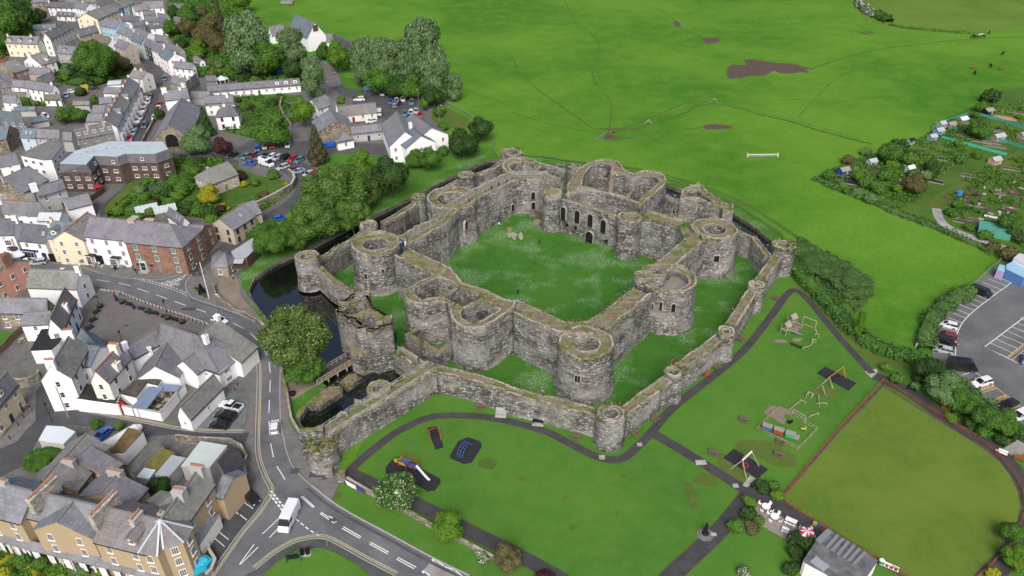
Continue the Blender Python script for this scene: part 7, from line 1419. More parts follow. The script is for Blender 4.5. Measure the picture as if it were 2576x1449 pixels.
car((1040,998),(980,1000),'white','suv','white SUV parked side on behind the long school wing',T10); car((1038,1195),(980,1200),'white','suv','white SUV parked side on in front of the long school wing',T10); car((1155,1218),(1110,1225),'white','hatchback','white car half hidden behind the low school wing roof',T10); car((310,1425),(300,1380),'silver','hatchback','silver car beside the broad green tree in the car park',T10)
g='cars in the lodge car park'
for x,y,c,k_,w_ in ((15,45,'blue','hatchback','upper row, leftmost'),(88,25,'silver','hatchback','upper row, second'),(160,15,'red','hatchback','upper row, third'),(237,2,'black','suv','upper row, fourth'),(317,8,'silver','estate car','upper row, fifth')): car((x,y),(x-6,y+60),c,k_,'%s %s in the lodge car park, %s'%(c,k_,w_),T11,g)
for x,y,c,k_,w_ in ((28,132,'grey','hatchback','lower row, first on the left'),(92,125,'black','saloon','lower row, second'),(157,128,'white','hatchback','lower row, third'),(213,138,'silver','hatchback','lower row, fourth'),(285,140,'black','suv','lower row, fifth'),(368,150,'red','hatchback','lower row, sixth'),(435,160,'teal','estate car','lower row, last by the conifer')): car((x,y),(x-50,y+28),c,k_,'%s %s in the lodge car park, %s'%(c,k_,w_),T11,g)
for x,y,c,k_,w_ in ((268,232,'silver','estate car','behind the white camper'),(372,258,'dark red','hatchback','right of the silver estate'),(425,272,'light blue','saloon','kerb row, right of the dark red one'),(530,300,'silver','hatchback','kerb row, nearer the trees'),(578,318,'red','hatchback','kerb row, red one'),(630,332,'white','hatchback','kerb row, next to last'),(672,348,'grey','suv','kerb row, last one before the trees')): car((x,y),(x-60,y+22),c,k_,'%s %s by the castle lawn, %s'%(c,k_,w_),T11,g)
car((105,200),(180,225),'white','camper van','white camper van at the left of the kerb row by the castle lawn',T11)
for x,y,c,k_,w_ in ((2345,112,'black','saloon','dark saloon on the stone edged bay by the lodge'),(2475,125,'teal','hatchback','teal hatchback above the blue car by the lodge'),(2545,115,'dark red','hatchback','dark red hatchback above the blue car by the lodge')): car((x,y),(x-50,y+30),c,k_,w_,T01,g)
car((2505,195),(2440,190),'blue','saloon','bright blue saloon beside the mossy lodge roof',T01,g)
car((730,20),(700,25),'blue','small van','blue van beside the brown conifer in the car park',T11)
car((1118,338),(1180,345),'white','saloon','white saloon in front of the brown brick offices',T01); car((600,315),(640,310),'white','saloon','white car between the mansard flats and the brick offices',T01); car((380,1190),(300,1200),'silver','estate car','silver estate car on the high street by the navy shop',T01); car((210,1150),(240,1170),'white','small van','white van nose out on the high street at the left',T01); car((2080,1012),(2015,1058),'white','small van','white van parked beside the brick hotel wing',T01)
car((2210,325),(2270,345),'white','hatchback','white car on the road behind the courthouse chimney',T02); car((190,1395),(195,1300),'white','hatchback','white car driving past the dock on the main road',T12)
car((2325,1190),(2230,1165),'white','pickup','white pickup truck with an open bed beside the old barn',T02); car((2268,1285),(2170,1262),'black','suv','black car in the middle of the three by the old barn',T02); car((2205,1378),(2110,1370),'black','hatchback','black hatchback nearest the street in the small car park',T02)
car((2520,660),(2570,700),'black','hatchback','black hatchback parked beside the tan terrace',T03); car((1030,25),(990,60),'blue','saloon','bright blue car under the plants in the back plots',T03); car((335,870),(270,1010),'white','van','big white van turning at the junction',T13)
car((240,748),(290,735),'blue','hatchback','blue car half hidden behind the moat side trees',T11)
g='vehicles in the right hand car park'
for p,q,c,k_,lb in (((2145,45),(2245,85),'black','small van','black van in the top bay of the right hand car park'),((1815,372),(1720,345),'white','hatchback','white hatchback with its tail to the camera lane in the right car park'),((1790,478),(1700,455),'dark red','estate car','dark red estate car in the right car park'),((1795,540),(1880,575),'black','estate car','black estate car between the dark red and the silver one'),((1762,622),(1670,600),'silver','hatchback','silver hatchback at the lower end of the curved bays'),((1948,800),(2070,810),'black','camper van','black camper van with roof vents beside the hedge'),((2152,948),(2050,975),'white','estate car','white estate car beside the yellow hatching'),((2420,1168),(2330,1210),'black','saloon','black saloon between two yellow hatched bays'),((2525,1285),(2455,1320),'white','suv','white SUV cut by the right edge'),((2590,720),(2590,650),'blue','hatchback','blue car cut by the right edge')): car(p,q,c,k_,lb,T32,g)
for lp,z,m,lb in (([(2400,1260),(2400,1215),(2480,1175),(2640,1250),(2640,1310),(2576,1345)],2.8,pln('blue_container',(.08,.2,.42),.5),'blue shipping container beside the white portable building'),([(2305,1265),(2330,1215),(2398,1225),(2380,1295)],2.4,pln('lilac_box',(.4,.33,.55),.6),'lilac storage box at the end of the blue container'),([(2470,1150),(2530,1100),(2700,1160),(2700,1240),(2600,1230)],3.6,wmt('white'),'white portable building with a dark window at the right edge')):
 fbx('container',lp,z,m,lb,'container',T31,pln('container_roof_'+lb[:4],(.3,.5,.65) if 'blue' in lb else (.55,.55,.58),.5),lip=.08)
def person_mesh(pose):
 k_={'head':(0,0,1.62),'neck':(0,0,1.46),'chest':(0,0,1.3),'pel':(0,0,.94)}
 if pose=='sit': k_={a:(x,y,z-.48) for a,(x,y,z) in k_.items()}
 z0=-.48 if pose=='sit' else 0
 V=[k_['pel'],k_['chest'],k_['neck'],(0,.02,1.56+z0),(0,.03,1.68+z0)]; Rr=[.15,.17,.065,.09,.095]; E=[(0,1),(1,2),(2,3),(3,4)]
 def chain(start,pts,rs):
  prev=start
  for p,r in zip(pts,rs): V.append(p); Rr.append(r); E.append((prev,len(V)-1)); prev=len(V)-1
  return prev
 for s in(-1,1):
  sw=.18*s if pose=='walk' else 0
  if pose=='sit': e=chain(1,[(.2*s,.0,.93),(.25*s,.12,.7),(.2*s,.34,.62)],[.06,.05,.035])
  else: e=chain(1,[(.2*s,0,1.41),(.26*s,-sw*.7,1.14),(.27*s,.06-sw,.9)],[.06,.047,.035])
  h=V[e]
  for i,fx in enumerate((-.03,-.01,.01,.03)): chain(e,[(h[0]+fx,h[1]+.03,h[2]-.07),(h[0]+fx*1.2,h[1]+.04,h[2]-.13+abs(i-1.5)*.01)],[.011,.009])
  chain(e,[(h[0]-.045*s,h[1]+.04,h[2]-.05)],[.011])
  if pose=='sit': chain(0,[(.1*s,.08,.44),(.11*s,.48,.46),(.11*s,.5,.08),(.11*s,.62,.03)],[.1,.075,.05,.04])
  else: chain(0,[(.1*s,0,.86),(.11*s,sw*.6,.48),(.11*s,sw*1.1,.08),(.11*s,sw*1.1+.14,.03)],[.105,.075,.05,.042])
 me=bpy.data.meshes.new('p'); me.from_pydata(V,E,[]); ob=bpy.data.objects.new('p',me); COL.objects.link(ob)
 md=ob.modifiers.new('s','SKIN'); sv=me.skin_vertices[0].data
 for i,r in enumerate(Rr): sv[i].radius=(r*(1.25 if i in(0,1) else 1),r*(.8 if i in (0,1) else 1))
 sv[0].use_root=True; ob.modifiers.new('b','SUBSURF').levels=1
 dg=bpy.context.evaluated_depsgraph_get(); out=bpy.data.meshes.new_from_object(ob.evaluated_get(dg)); bpy.data.objects.remove(ob); out.name='body'
 out.materials.clear()
 for m in(M_skin,M_skin,M_skin,M_hair): out.materials.append(m)
 for p in out.polygons:
  c=p.center; z=c.z-z0; p.use_smooth=True
  lim=.98 if pose!='sit' else .98
  if z>1.6 and (c.y<.06 or z>1.72): i=3
  elif z>1.47: i=0
  elif abs(c.x)>.2 and ((pose!='sit' and c.z<1.0) or (pose=='sit' and c.y>.28 and c.z>.5)): i=0
  elif z>lim: i=1
  elif c.z<.09: i=3
  else: i=2
  p.material_index=i
 return out
M_skin=pln('skin',(.45,.28,.2),.6); M_hair=pln('dark_hair',(.04,.03,.025),.7)
CL={n:pln('cloth_'+n.replace(' ','_'),c,.85) for n,c in {'navy':(.02,.03,.09),'black':(.015,.015,.018),'white':(.65,.65,.65),'blue':(.08,.3,.55),'pink':(.55,.2,.28),'red':(.4,.03,.03),'green':(.05,.22,.13),'grey':(.2,.2,.21),'orange':(.6,.25,.05),'jeans':(.05,.08,.16)}.items()}
PM={}
def psn(q,z,top,leg,label,pose='stand',rz=0.0,f=P,group=None):
 if pose not in PM: PM[pose]=person_mesh(pose)
 p=W(f(*q),z); r_=emp('person',(p.x,p.y,z),rz,label,'person',group); o=link('body',PM[pose],None,r_)
 for i,m in ((1,CL[top]),(2,CL[leg])): o.material_slots[i].link='OBJECT'; o.material_slots[i].material=m
 return r_
for a in (((1303,741),.05,'black','navy','person in dark clothes standing near the front of the courtyard grass','stand',.5),((1357,614),.05,'black','black','person in dark clothes walking across the far part of the courtyard','walk',1.2),
 (T11(2445,820),.3,'white','black','person in a white top sitting at the foot of the long courtyard wall','sit',3.5),(T11(1520,975),11.1,'black','black','person in black on the deck by the west tower, apart from the group','stand',2),(T11(1460,1030),11.1,'blue','navy','person in light blue leaning at the deck railing of the west tower','stand',3.2),(T11(1482,1032),11.1,'navy','navy','person in navy in the middle of the group at the deck railing','stand',3),(T11(1505,1030),11.1,'white','white','person in white at the right of the group at the deck railing','stand',2.8),
 (A(755,910),11.1,'orange','jeans','person in orange on the long wall walkway','walk',-.7),(A(808,905),11.1,'black','black','person in black just behind the orange one on the wall walkway','walk',-.7),(A(1140,700),11.1,'navy','black','person in navy lower on the railed wall walkway','stand',0),(A(1245,645),11.1,'navy','navy','person in dark blue in the middle of the railed wall walkway','walk',-.6),(A(1370,580),11.1,'grey','navy','person in grey highest up the railed wall walkway','walk',-.6),
 (A(990,490),5.9,'white','jeans','person in white seated on the ruined outer wall by the moat','sit',2),(T11(620,1245),5.7,'black','black','person in black standing at the west tip turret rail','stand',2.5),(T22(1608,775),5.7,'red','red','person in red standing behind the outer turret','stand',1),(T22(310,1085),5.5,'grey','navy','person in grey partly visible over the long low outer wall','stand',0),(T21(2268,1125),.05,'black','green','person with a dark green coat by the north outer wall','walk',1.5),
 (C(1850,740),5.9,'navy','black','left one of two people on the outer wall near the north gate','stand',3),(C(1890,755),5.9,'blue','black','right one of two people on the outer wall near the north gate','stand',2.5),
 (T12(1798,825),5.3,'navy','black','person in navy walking at the dock corner of the wall','walk',2),(T12(1640,750),5.3,'black','black','person in black bending over by the handrail above the dock','stand',1),(T12(1405,500),.1,'black','black','person in black entering the path behind the sea gate, nearer one','walk',0),(T12(1410,545),.1,'black','navy','person in black and navy just below the other by the sea gate','walk',.5),
 (T12(645,885),.4,'blue','navy','person in blue with a white cap crossing the footbridge','walk',-1),(T12(497,965),.1,'pink','jeans','person in pink by the end of the footbridge','walk',1),(T12(412,975),.1,'blue','jeans','person in blue under the chestnut tree by the footbridge','walk',1),
 (T01(2350,1365),.1,'blue','black','person in bright blue walking to the ticket office','walk',.4),(T01(2400,1305),.1,'grey','grey','person in grey near the ticket office door','walk',.6),(T01(2135,125),.1,'navy','navy','left one of a dark clothed pair on the chapel lane','walk',.6),(T01(2155,128),.1,'black','navy','right one of a dark clothed pair on the chapel lane','walk',.6),
 (T01(768,1195),.15,'black','black','person in black on the pavement by the bank door','stand',0),(T01(820,1220),.15,'pink','white','person in pink on the pavement left of the inn','walk',1),(T01(848,1210),.15,'white','jeans','person in white on the pavement left of the inn','walk',1),(T01(910,1235),.15,'navy','jeans','person in navy near the inn bay window','stand',2),(T01(950,1245),.15,'red','white','person in red beside the inn tables','stand',2),(T01(975,1240),.15,'pink','black','person in pink beside the inn tables','stand',1),(T01(1010,1235),.15,'white','navy','person in white beside the inn tables','stand',2),
 (T01(1342,1275),.15,'green','green','person in green by the hotel railings','stand',1),(T01(1376,1305),.15,'black','navy','person in black with a suitcase by the hotel steps','walk',1),(T01(1515,1300),.15,'pink','pink','person in pink right of the hotel steps','stand',1),
 (T02(240,1250),.15,'black','black','left one of two people on the pavement by the yellow house','walk',1),(T02(315,1235),.15,'black','grey','right one of two people on the pavement by the yellow house','walk',1),(T02(1155,100),.1,'red','black','person in red at the top corner of the cobbled square','walk',1),(T02(1190,80),.1,'blue','white','person in blue and white at the top corner of the cobbled square','walk',1),(T03(2365,690),.1,'navy','black','person in navy beside the tan terrace end','stand',1),(T00(60,590),.1,'red','black','person walking at the left edge of the old town','walk',1)):
 psn(*a)
Mi=pln('black_iron',(.02,.02,.022),.5,.3); M_lead=pln('white_post',(.75,.75,.75),.4); M_wood=pln('bench_wood',(.16,.11,.09),.8,0,.25,5); M_red=pln('red_brown_wood',(.3,.09,.04),.7,0,.2,5); M_gal=pln('galvanised_steel',(.33,.35,.36),.5,.4); Mrb=pln('black_rubber_surface',(.028,.028,.034),.85,0,.2,2); M_log=pln('pale_log',(.36,.33,.24),.85,0,.25,3); Mpl=pln('white_plastic',(.78,.78,.76),.4)
def place(src,q,rz,label,f=P,group=None,z=0.03,first={}):
 p=W(f(*q),z)
 o=src if id(src) not in first else cpt(src); first[id(src)]=1
 o.location=(p.x,p.y,z); o.rotation_euler=(0,0,rz); o['label']=label
 if group: o['group']=group
 return o
def picnic():
 r_=emp('picnic_table',(0,0,0),0,'x','picnic table')
 m=MB(); 
 for i in range(4): m.box((0,-.33+i*.22,.74),(1.9,.19,.05))
 m.bd('table_top',M_wood,r_)
 for s in(-1,1): m=MB(); m.box((0,s*.68,.45),(1.9,.26,.05)); m.bd('seat',M_wood,r_)
 for s in(-1,1):
  m=MB(); m.bar((s*.65,-.75,0),(s*.65,-.25,.72),.09); m.bar((s*.65,.75,0),(s*.65,.25,.72),.09); m.bar((s*.65,-.75,.42),(s*.65,.75,.42),.08); m.bd('leg_frame',M_wood,r_)
 return r_
pt=picnic()
g='dark picnic tables on the park grass'
for q,rz,lb in ((T12(2248,1210),.05,'picnic table below the long low outer wall'),(T23(640,65),-.35,'picnic table near the curve of the path below the corner turret'),(T23(1230,20),.7,'picnic table just right of the corner turret base'),(T22(1432,1325),.75,'picnic table second along the path from the corner turret'),(T22(1590,1150),.75,'picnic table third along the path from the corner turret'),(T22(2052,805),.75,'picnic table between the two red benches'),(T22(2298,525),.85,'picnic table above the second red bench, near the weedy turret'),(T32(75,112),.9,'picnic table nearest the top bend of the path'),(T22(2335,1340),-.55,'picnic table on the lawn left of the fenced toy area'),(T23(2030,225),-.55,'picnic table left of the black basket swing mat'),(T33(110,240),-.4,'picnic table on a worn patch by the fenced toy area'),(T33(130,110),-.45,'long picnic table against the toy area fence')):
 place(pt,q,rz,lb,group=g)
def benchp(mat,nm):
 r_=emp(nm,(0,0,0),0,'x','bench'); m=MB()
 for i in range(3): m.box((0,-.2+i*.17,.45),(1.8,.14,.05))
 m.bd('seat',mat,r_); m=MB()
 for i in range(3): m.box((0,.27+i*.03,.6+i*.15),(1.8,.04,.11))
 m.bd('backrest',mat,r_)
 for s in(-1,1): m=MB(); m.bar((s*.8,-.22,0),(s*.8,-.22,.62),.07); m.bar((s*.8,.22,0),(s*.8,.34,.95),.07); m.bar((s*.8,-.22,.62),(s*.8,.3,.62),.06); m.bd('leg_frame',mat,r_)
 return r_
rb=benchp(M_red,'park_bench')
for q,rz,lb in ((T22(2182,715),.75,'red brown bench on the path verge, upper of the two by the outer wall'),(T22(1970,882),.75,'red brown bench on the path verge, lower of the two by the outer wall'),(T32(1785,1228),-.65,'red bench beside the bushes above the bowling green path'),(T33(2140,15),-.6,'red bench second along the bowling green path'),(T33(2525,285),-.75,'red bench under the stairs at the right edge'),(T33(2450,1370),-1.2,'red bench in the bottom right shrubbery')): place(rb,q,rz,lb,group='red brown park benches')
bb=benchp(Mi,'square_bench')
for i,(q,rz) in enumerate((((1300,180),-.35),((1425,225),-.35),((1565,272),-.35),((1655,305),-.35),((1760,335),-.35),((980,255),1.2),((945,338),1.15),((910,415),1.1))):
 place(bb,q,rz,('black bench along the road side of the square, %s from the left'%['first','second','third','fourth','fifth'][i]) if i<5 else 'black bench on the left side of the square, %s'%['uppermost','middle one','lowest'][i-5],T02,'black benches round the cobbled square',z=.07)
place(bb,T32(1440,1030),-.6,'grey wooden bench by the path above the bowling green',z=.03)
def planter():
 r_=emp('planter',(0,0,0),0,'x','planter'); m=MB(); m.cyl((0,0,0),(0,0,.75),.6,.8,14); m.bd('tub',Mi,r_); m=MB(); m.cyl((0,0,.75),(0,0,.95),.72,.4,10); m.bd('soil',LF['dark'],r_); return r_
pl_=planter()
for i,q in enumerate(((1232,152),(1482,240),(1835,355),(1008,195),(1690,312))): place(pl_,q,0,'round black planter in the square, %s'%['near the two people','beside the second bench','at the right end of the benches','under the arms sign post','behind the fourth bench'][i],T02,'black planters of the square',z=.07)
pots=emp('potted_shrub',(0,0,0),0,'x','potted plant'); m=MB(); m.cyl((0,0,0),(0,0,.5),.3,.42,10); m.bd('pot',Mtb,pots); link('shrub',crown('shrub')[0],None,pots,(0,0,.75),0,.6)
for q,lb in ((T02(1968,25),'potted box shrub left of the tiered fountain'),(T02(2050,98),'potted box shrub below the tiered fountain')): place(pots,q,0,lb,z=.14,group='potted shrubs by the fountain')
p=W(T02(2035,60),0); r_=emp('tiered_planter',(p.x,p.y,.13),0,'black tiered fountain shaped planter on the pavement by the castle approach','planter'); m=MB(); m.cyl((0,0,0),(0,0,.9),.9,.9,12); m.cyl((0,0,.9),(0,0,1.5),.65,.7,12); m.cyl((0,0,1.5),(0,0,2.1),.4,.5,12); m.cyl((0,0,2.1),(0,0,2.7),.2,.4,10); m.bd('tiers',Mi,r_)
bo=emp('bollard',(0,0,0),0,'x','bollard'); m=MB(); m.cyl((0,0,0),(0,0,.85),.09,.08,8); m.cyl((0,0,.85),(0,0,.98),.12,.05,8); m.bd('post',Mi,bo)
ln=[T02(1000,15),T02(1060,25),T02(1180,60),T02(1300,100),T02(1500,175),T02(1700,245),T02(1900,320),T02(2060,372)]; c_=smoothline(WP(ln),6); tot=sum((c_[i+1]-c_[i]).length for i in range(len(c_)-1)); k0=0; s=0; nb=30; bl_=[]
for i in range(nb):
 s=tot*i/(nb-1); a=0
 for j in range(len(c_)-1):
  L=(c_[j+1]-c_[j]).length
  if a+L>=s-1e-6: q=c_[j].lerp(c_[j+1],(s-a)/L); break
  a+=L
 o=bo if i==0 else cpt(bo); o.location=(q.x,q.y,.07); o['label']='black iron bollard in the row between the cobbled square and the road'; o['group']='bollards along the square'
for q,lb in ((T02(2395,985),'bollard on the pavement above the small car park, right one'),(T02(2365,1035),'bollard on the pavement above the small car park, left one'),(T02(245,1310),'bollard on the yellow house pavement, upper one'),(T02(190,1390),'bollard on the yellow house pavement, lower one'),(T03(105,75),'bollard on the pavement left of the ivy bank')):
 o=cpt(bo); p=W(q,0); o.location=(p.x,p.y,.1); o['label']=lb
 if 'group' in o: del o['group']
def pole(q0,q1h,label,name='lamp_post',f=P,h=6,lean=0,mat=None,head='arm',r=.08,rz=0,cat='lamp post'):
 p=W(f(*q0),0); r_=emp(name,(p.x,p.y,.05),rz,label,cat); m=MB(); m.cyl((0,0,0),(0,0,h),r,r*.7,8)
 if head=='arm': m.bar((0,0,h),(.9,0,h+.15),.07)
 m.bd('post',mat or M_gal,r_)
 if head=='arm': m=MB(); m.box((1.1,0,h+.12),(.6,.26,.12)); m.bd('lamp_head',Mpl,r_)
 if head=='lantern': m=MB(); m.cyl((0,0,h),(0,0,h+.5),.18,.28,6); m.cyl((0,0,h+.5),(0,0,h+.7),.3,.05,6); m.bd('lantern',Mi,r_)
 if head=='ball': m=MB(); m.cyl((0,0,h),(0,0,h+.2),.12,.12,8); m.bd('finial',Mpl,r_)
 return r_
pole((527,753),0,'tall white flagpole beside the ticket office','flagpole',h=10.5,mat=M_lead,head='ball',r=.12,cat='flagpole')
pole(T13(722,1155),0,'slim grey green pole on the pavement at the junction','lamp_post',h=6,mat=M_gal,head='none',r=.07,cat='pole')
pole(T10(830,870),0,'lamp post with a blue notice at the grass island by the poplars',h=6,head='arm',rz=3)
pole(T10(1095,930),0,'lamp post beside the blue bins in the school car park',h=6,rz=1.5)
pole(T10(1845,1215),0,'lamp post by the hedge behind the white school',h=6)
pole(T10(1640,1060),0,'thin lamp post in the middle of the school car park',h=6,rz=2)
pole(T10(720,960),0,'lamp post at the lane junction behind the school',h=5.5,rz=1)
pole(T02(2185,262),0,'white headed lamp post on the pavement by the road bend',h=5.5,head='arm',mat=M_gal)
pole(T02(1690,290),0,'black lantern post behind the benches of the square',h=4.2,head='lantern',mat=Mi); pole(T02(1245,580),0,'black lantern post between the courthouse and the square',h=3.6,head='lantern',mat=Mi)
pole(T02(530,1350),0,'black lantern post beside the back street fence',h=4.5,head='lantern',mat=Mi); pole(T02(690,1300),0,'wooden telegraph pole leaning over the back street','telegraph_pole',h=8,mat=Mtb,head='none',r=.14,cat='pole')
pole(T01(2005,1310),0,'short lamp post with a white head by the entrance gates',h=3,head='ball',mat=Mi); pole(T01(1740,1250),0,'dark lamp post against the hotel corner',h=6.5,head='arm',mat=Mi,rz=3.1); pole(T01(1910,105),0,'white headed lamp post on the grass corner by the chapel lane',h=5); pole(T00(2290,1390),0,'lamp post in front of the hipped white house',h=5); pole(T00(1360,620),0,'small lamp on the bend of the north street',h=4)
p=W(T02(1005,190),0); r_=emp('finger_post',(p.x,p.y,.07),0,'black post with finger signs at the left corner of the square','signpost'); m=MB(); m.cyl((0,0,0),(0,0,3.2),.07,.05,8); m.bd('post',Mi,r_)
for i in range(4): m=MB(); m.box((cos(i*1.5)*.5,sin(i*1.5)*.5,2.6+i*.13),(.9,.05,.14),i*1.5); m.bd('finger',Mi,r_)
def bin_(q,label,mat,h=1.1,r=.35,f=P,name='litter_bin',cat='bin',lid=None):
 p=W(f(*q),0); r_=emp(name,(p.x,p.y,.08),0,label,cat); m=MB(); m.cyl((0,0,0),(0,0,h),r,r,12); m.bd('body',mat,r_); m=MB(); m.cyl((0,0,h),(0,0,h+.15),r*1.12,r*.7,12); m.bd('lid',lid or mat,r_); return r_
M_rp=pln('red_paint',(.5,.015,.015),.4)
bin_(T03(2455,535),'red pillar box at the corner of the curved wall',M_rp,1.5,.42,name='pillar_box',cat='post box'); bin_(T02(1175,130),'dark blue litter bin below the two people in the square',CL['navy'],1.1); bin_(T02(1350,210),'navy litter bin between the first two benches',CL['navy'],1.0); bin_(T02(1505,262),'navy litter bin beside the second planter',CL['navy'],.9); bin_(T33(1130,1335),'green litter bin with a white top beside the pavilion',pln('bin_green',(.03,.28,.08),.5),1.1,.4,lid=Mpl); bin_(T23(2415,560),'black and white litter bin beside the pale concrete slab',Mi,1.0,.3); bin_(T12(370,1075),'pair of dark planters by the moat side wall',Mi,.6,.6,name='planter',cat='planter')
for q,c,lb in ((T10(1130,900),'blue','blue recycling bin bank under the poplars'),(T10(260,725),'blue','blue tarpaulin shed beside the dark tree'),(T10(705,660),'blue','blue notice board on the grass by the yellow green tree'),(T10(843,868),'blue','blue car park notice under the lamp post')):
 p=W(q,0); s=3.2 if 'shed' in lb else (2 if 'bank' in lb else 1.2); r_=emp('blue_box' if s>1.5 else 'notice_board',(p.x,p.y,0),0,lb,'bin' if 'bin' in lb else ('shed' if 'shed' in lb else 'sign')); m=MB(); 
 if s>1.5: m.box((0,0,s*.45),(s*1.3,s*.7,s*.9)); m.bd('body',pln('bright_blue_plastic',(.03,.22,.6),.5),r_); m=MB(); m.box((0,0,s*.93),(s*1.36,s*.76,.12)); m.bd('lid',Mi,r_)
 else:
  m.box((0,0,1.4),(s,.06,.9)); m.bd('panel',pln('bright_blue_plastic',(.03,.22,.6),.5),r_); m=MB(); m.bar((-.5,0,0),(-.5,0,1.9),.07); m.bar((.5,0,0),(.5,0,1.9),.07); m.bd('post',M_gal,r_)
ptb=emp('pub_table',(0,0,0),0,'x','picnic table'); m=MB(); m.cyl((0,0,.7),(0,0,.76),.6,.6,12); m.bd('table_top',M_log,ptb)
for i in range(4): m=MB(); t_=i*pi/2; m.box((cos(t_)*.85,sin(t_)*.85,.44),(.3,.8,.05),t_); m.bd('seat',M_log,ptb)
m=MB(); m.bar((-.5,-.5,0),(.5,.5,.7),.08); m.bar((.5,-.5,0),(-.5,.5,.7),.08); m.bd('leg_frame',M_log,ptb)
for i,(q,lb) in enumerate(((T01(1140,1238),'round wooden table outside the inn, left one'),(T01(1228,1245),'round wooden table outside the inn, right one'),(T01(985,1235),'round wooden table among the people outside the inn'),(T02(1565,1140),'wooden table under the blue canopy, upper one'),(T02(1505,1205),'wooden table under the blue canopy, lower one'),(T02(1690,1150),'round table in the pub yard near the white wall'),(T02(1600,1215),'grey table in the corner of the pub yard'),(T02(230,535),'white topped table by the boarded fence'))): place(ptb,q,.4*i,lb,z=.1,group='outdoor pub tables')
for q,lb,wd in ((T01(1165,1265),'black A board with writing outside the inn',.6),(T01(1005,1225),'white A board outside the inn',.5)):
 p=W(q,0); r_=emp('a_board',(p.x,p.y,.14),.2,lb,'sign'); m=MB(); m.bar((-.3,-.25,0),(-.3,0,1.0),.04); m.face([(-.3,-.28,.05),(.3,-.28,.05),(.3,-.02,1.05),(-.3,-.02,1.05)]); m.face([(-.3,.28,.05),(.3,.28,.05),(.3,.02,1.05),(-.3,.02,1.05)]); m.bd('board',CL['black'] if 'black' in lb else CL['white'],r_)
def mat_pad(name,pts,f,label): return sheet(name,pts,.11,Mrb,f,kind=None,label=label,cat='play surface')
mat_pad('rubber_mat',[(1305,360),(1385,262),(1465,248),(1620,325),(1610,345),(1855,475),(1855,520),(1800,590),(1725,600),(1600,520),(1360,455),(1305,410)],T13,'large black angular mat under the yellow and red slide')
mat_pad('rubber_mat',[(1955,230),(2040,90),(2135,55),(2260,100),(2273,150),(2170,310),(2090,325),(1955,265)],T13,'black angular mat under the blue climbing arch')
mat_pad('rubber_mat',[(1722,-40),(1820,-55),(1888,155),(1805,180)],T13,'narrow black mat under the red swing frame')
mat_pad('rubber_mat',[(490,860),(575,795),(890,960),(808,1035)],T32,'black mat under the orange swing frame')
mat_pad('rubber_mat',[(2125,265),(2232,172),(2576,380),(2470,470)],T23,'black mat under the basket swing')
sheet('concrete_slab',[(2318,540),(2395,440),(2450,475),(2365,562)],.115,M_conc,T23)
def blob(q,rx,ry,f,m=G_worn,nm='worn_patch'):
 c=W(f(*q)); sheet(nm,[Ve((c.x+cos_(a)*rx*(1+.5*nz(c.x+cos_(a)*2,c.y+sin_(a)*2,0,.5)),c.y+sin_(a)*ry*(1+.5*nz(c.x+cos_(a)*2,c.y+sin_(a)*2,4,.5)),0)) for a in [i*.35 for i in range(18)]],.05,m,world=True)
cos_=cos; sin_=sin
for q,rx,ry,f in (((130,270),3.2,2.4,T33),((2500,180),5,2.6,T23),((2230,350),3,3.2,T23),((1800,640),1,3.6,T23),((1950,480),2,1.6,T23),((610,960),.7,.5,T23),((105,475),.8,.6,T23),((540,660),.6,.4,T23),((1065,820),.5,.5,T23),((1125,440),.6,.6,T23),((800,640),1.2,.8,T13),((560,1040),3,1.5,T32),((620,1075),1.6,1,T32),((2330,320),2,1.4,T13),((770,440),1.6,.5,T32),((1350,1000),8,1.6,lambda x,y:T20(x-300,y+300))): blob(q,rx,ry,f)
blob((75,1250),2.2,1.6,T32,M_gravel); blob((205,1245),1.2,1,T32,M_gravel); blob((90,-0),1.2,1.6,lambda x,y:T32(x+20,y+1310),M_gravel); blob((290,370),1,1.6,T32,M_gravel); blob((260,420),1.2,1,T32,M_gravel); blob((130,535),1.6,.6,T32,M_gravel); blob((290,520),1.2,.6,T32,M_gravel)
def swing(p0,p1,f,mat,label,h=2.4,seats=2):
 a=W(f(*p0),h);b=W(f(*p1),h); c_=(a+b)/2; d=(b-a); L=d.length; r_=emp('swing_frame',(c_.x,c_.y,.1),atan2(d.y,d.x),label,'swing'); m=MB(); m.bar((-L/2,0,h),(L/2,0,h),.12)
 for s in(-1,1):
  for y in(-1,1): m.bar((s*L/2,0,h),(s*L/2,y*1.1,0),.1)
 m.bd('frame',mat,r_)
 for i in range(seats):
  x=(i+.5)/seats*L-L/2; m=MB()
  for s in(-.22,.22): m.bar((x+s,0,h),(x+s,0,.55),.03)
  m.box((x,0,.5),(.5,.2,.05)); m.bd('seat',Mi,r_)
 return r_
M_or=pln('orange_paint',(.55,.2,.04),.5); M_redp=pln('red_play_paint',(.32,.06,.05),.5); M_yel=pln('yellow_play_paint',(.45,.34,.07),.5); M_blu=pln('blue_play_paint',(.05,.12,.3),.5)
swing(E_(1110,530),E_(1195,508),lambda x,y:(x,y),M_redp,'red swing frame over the narrow black mat') 
swing((620,900),(760,795),T32,M_or,'orange swing frame over the tiled black mat')
a=W(T23(2412,200),3.0); b=W(T23(2318,290),3.0); c_=(a+b)/2; d=b-a; L=d.length; r_=emp('basket_swing',(c_.x,c_.y,.1),atan2(d.y,d.x),'basket swing with a white cross beam over the black mat','swing'); m=MB(); m.bar((-L/2,0,3),(L/2,0,3),.24); m.bd('beam',Mpl,r_); m=MB()
for s in(-1,1):
 for y in(-1,1): m.bar((s*L/2,0,3),(s*(L/2+.6),y*1.7,0),.14)
m.bd('frame',M_log,r_); m=MB()
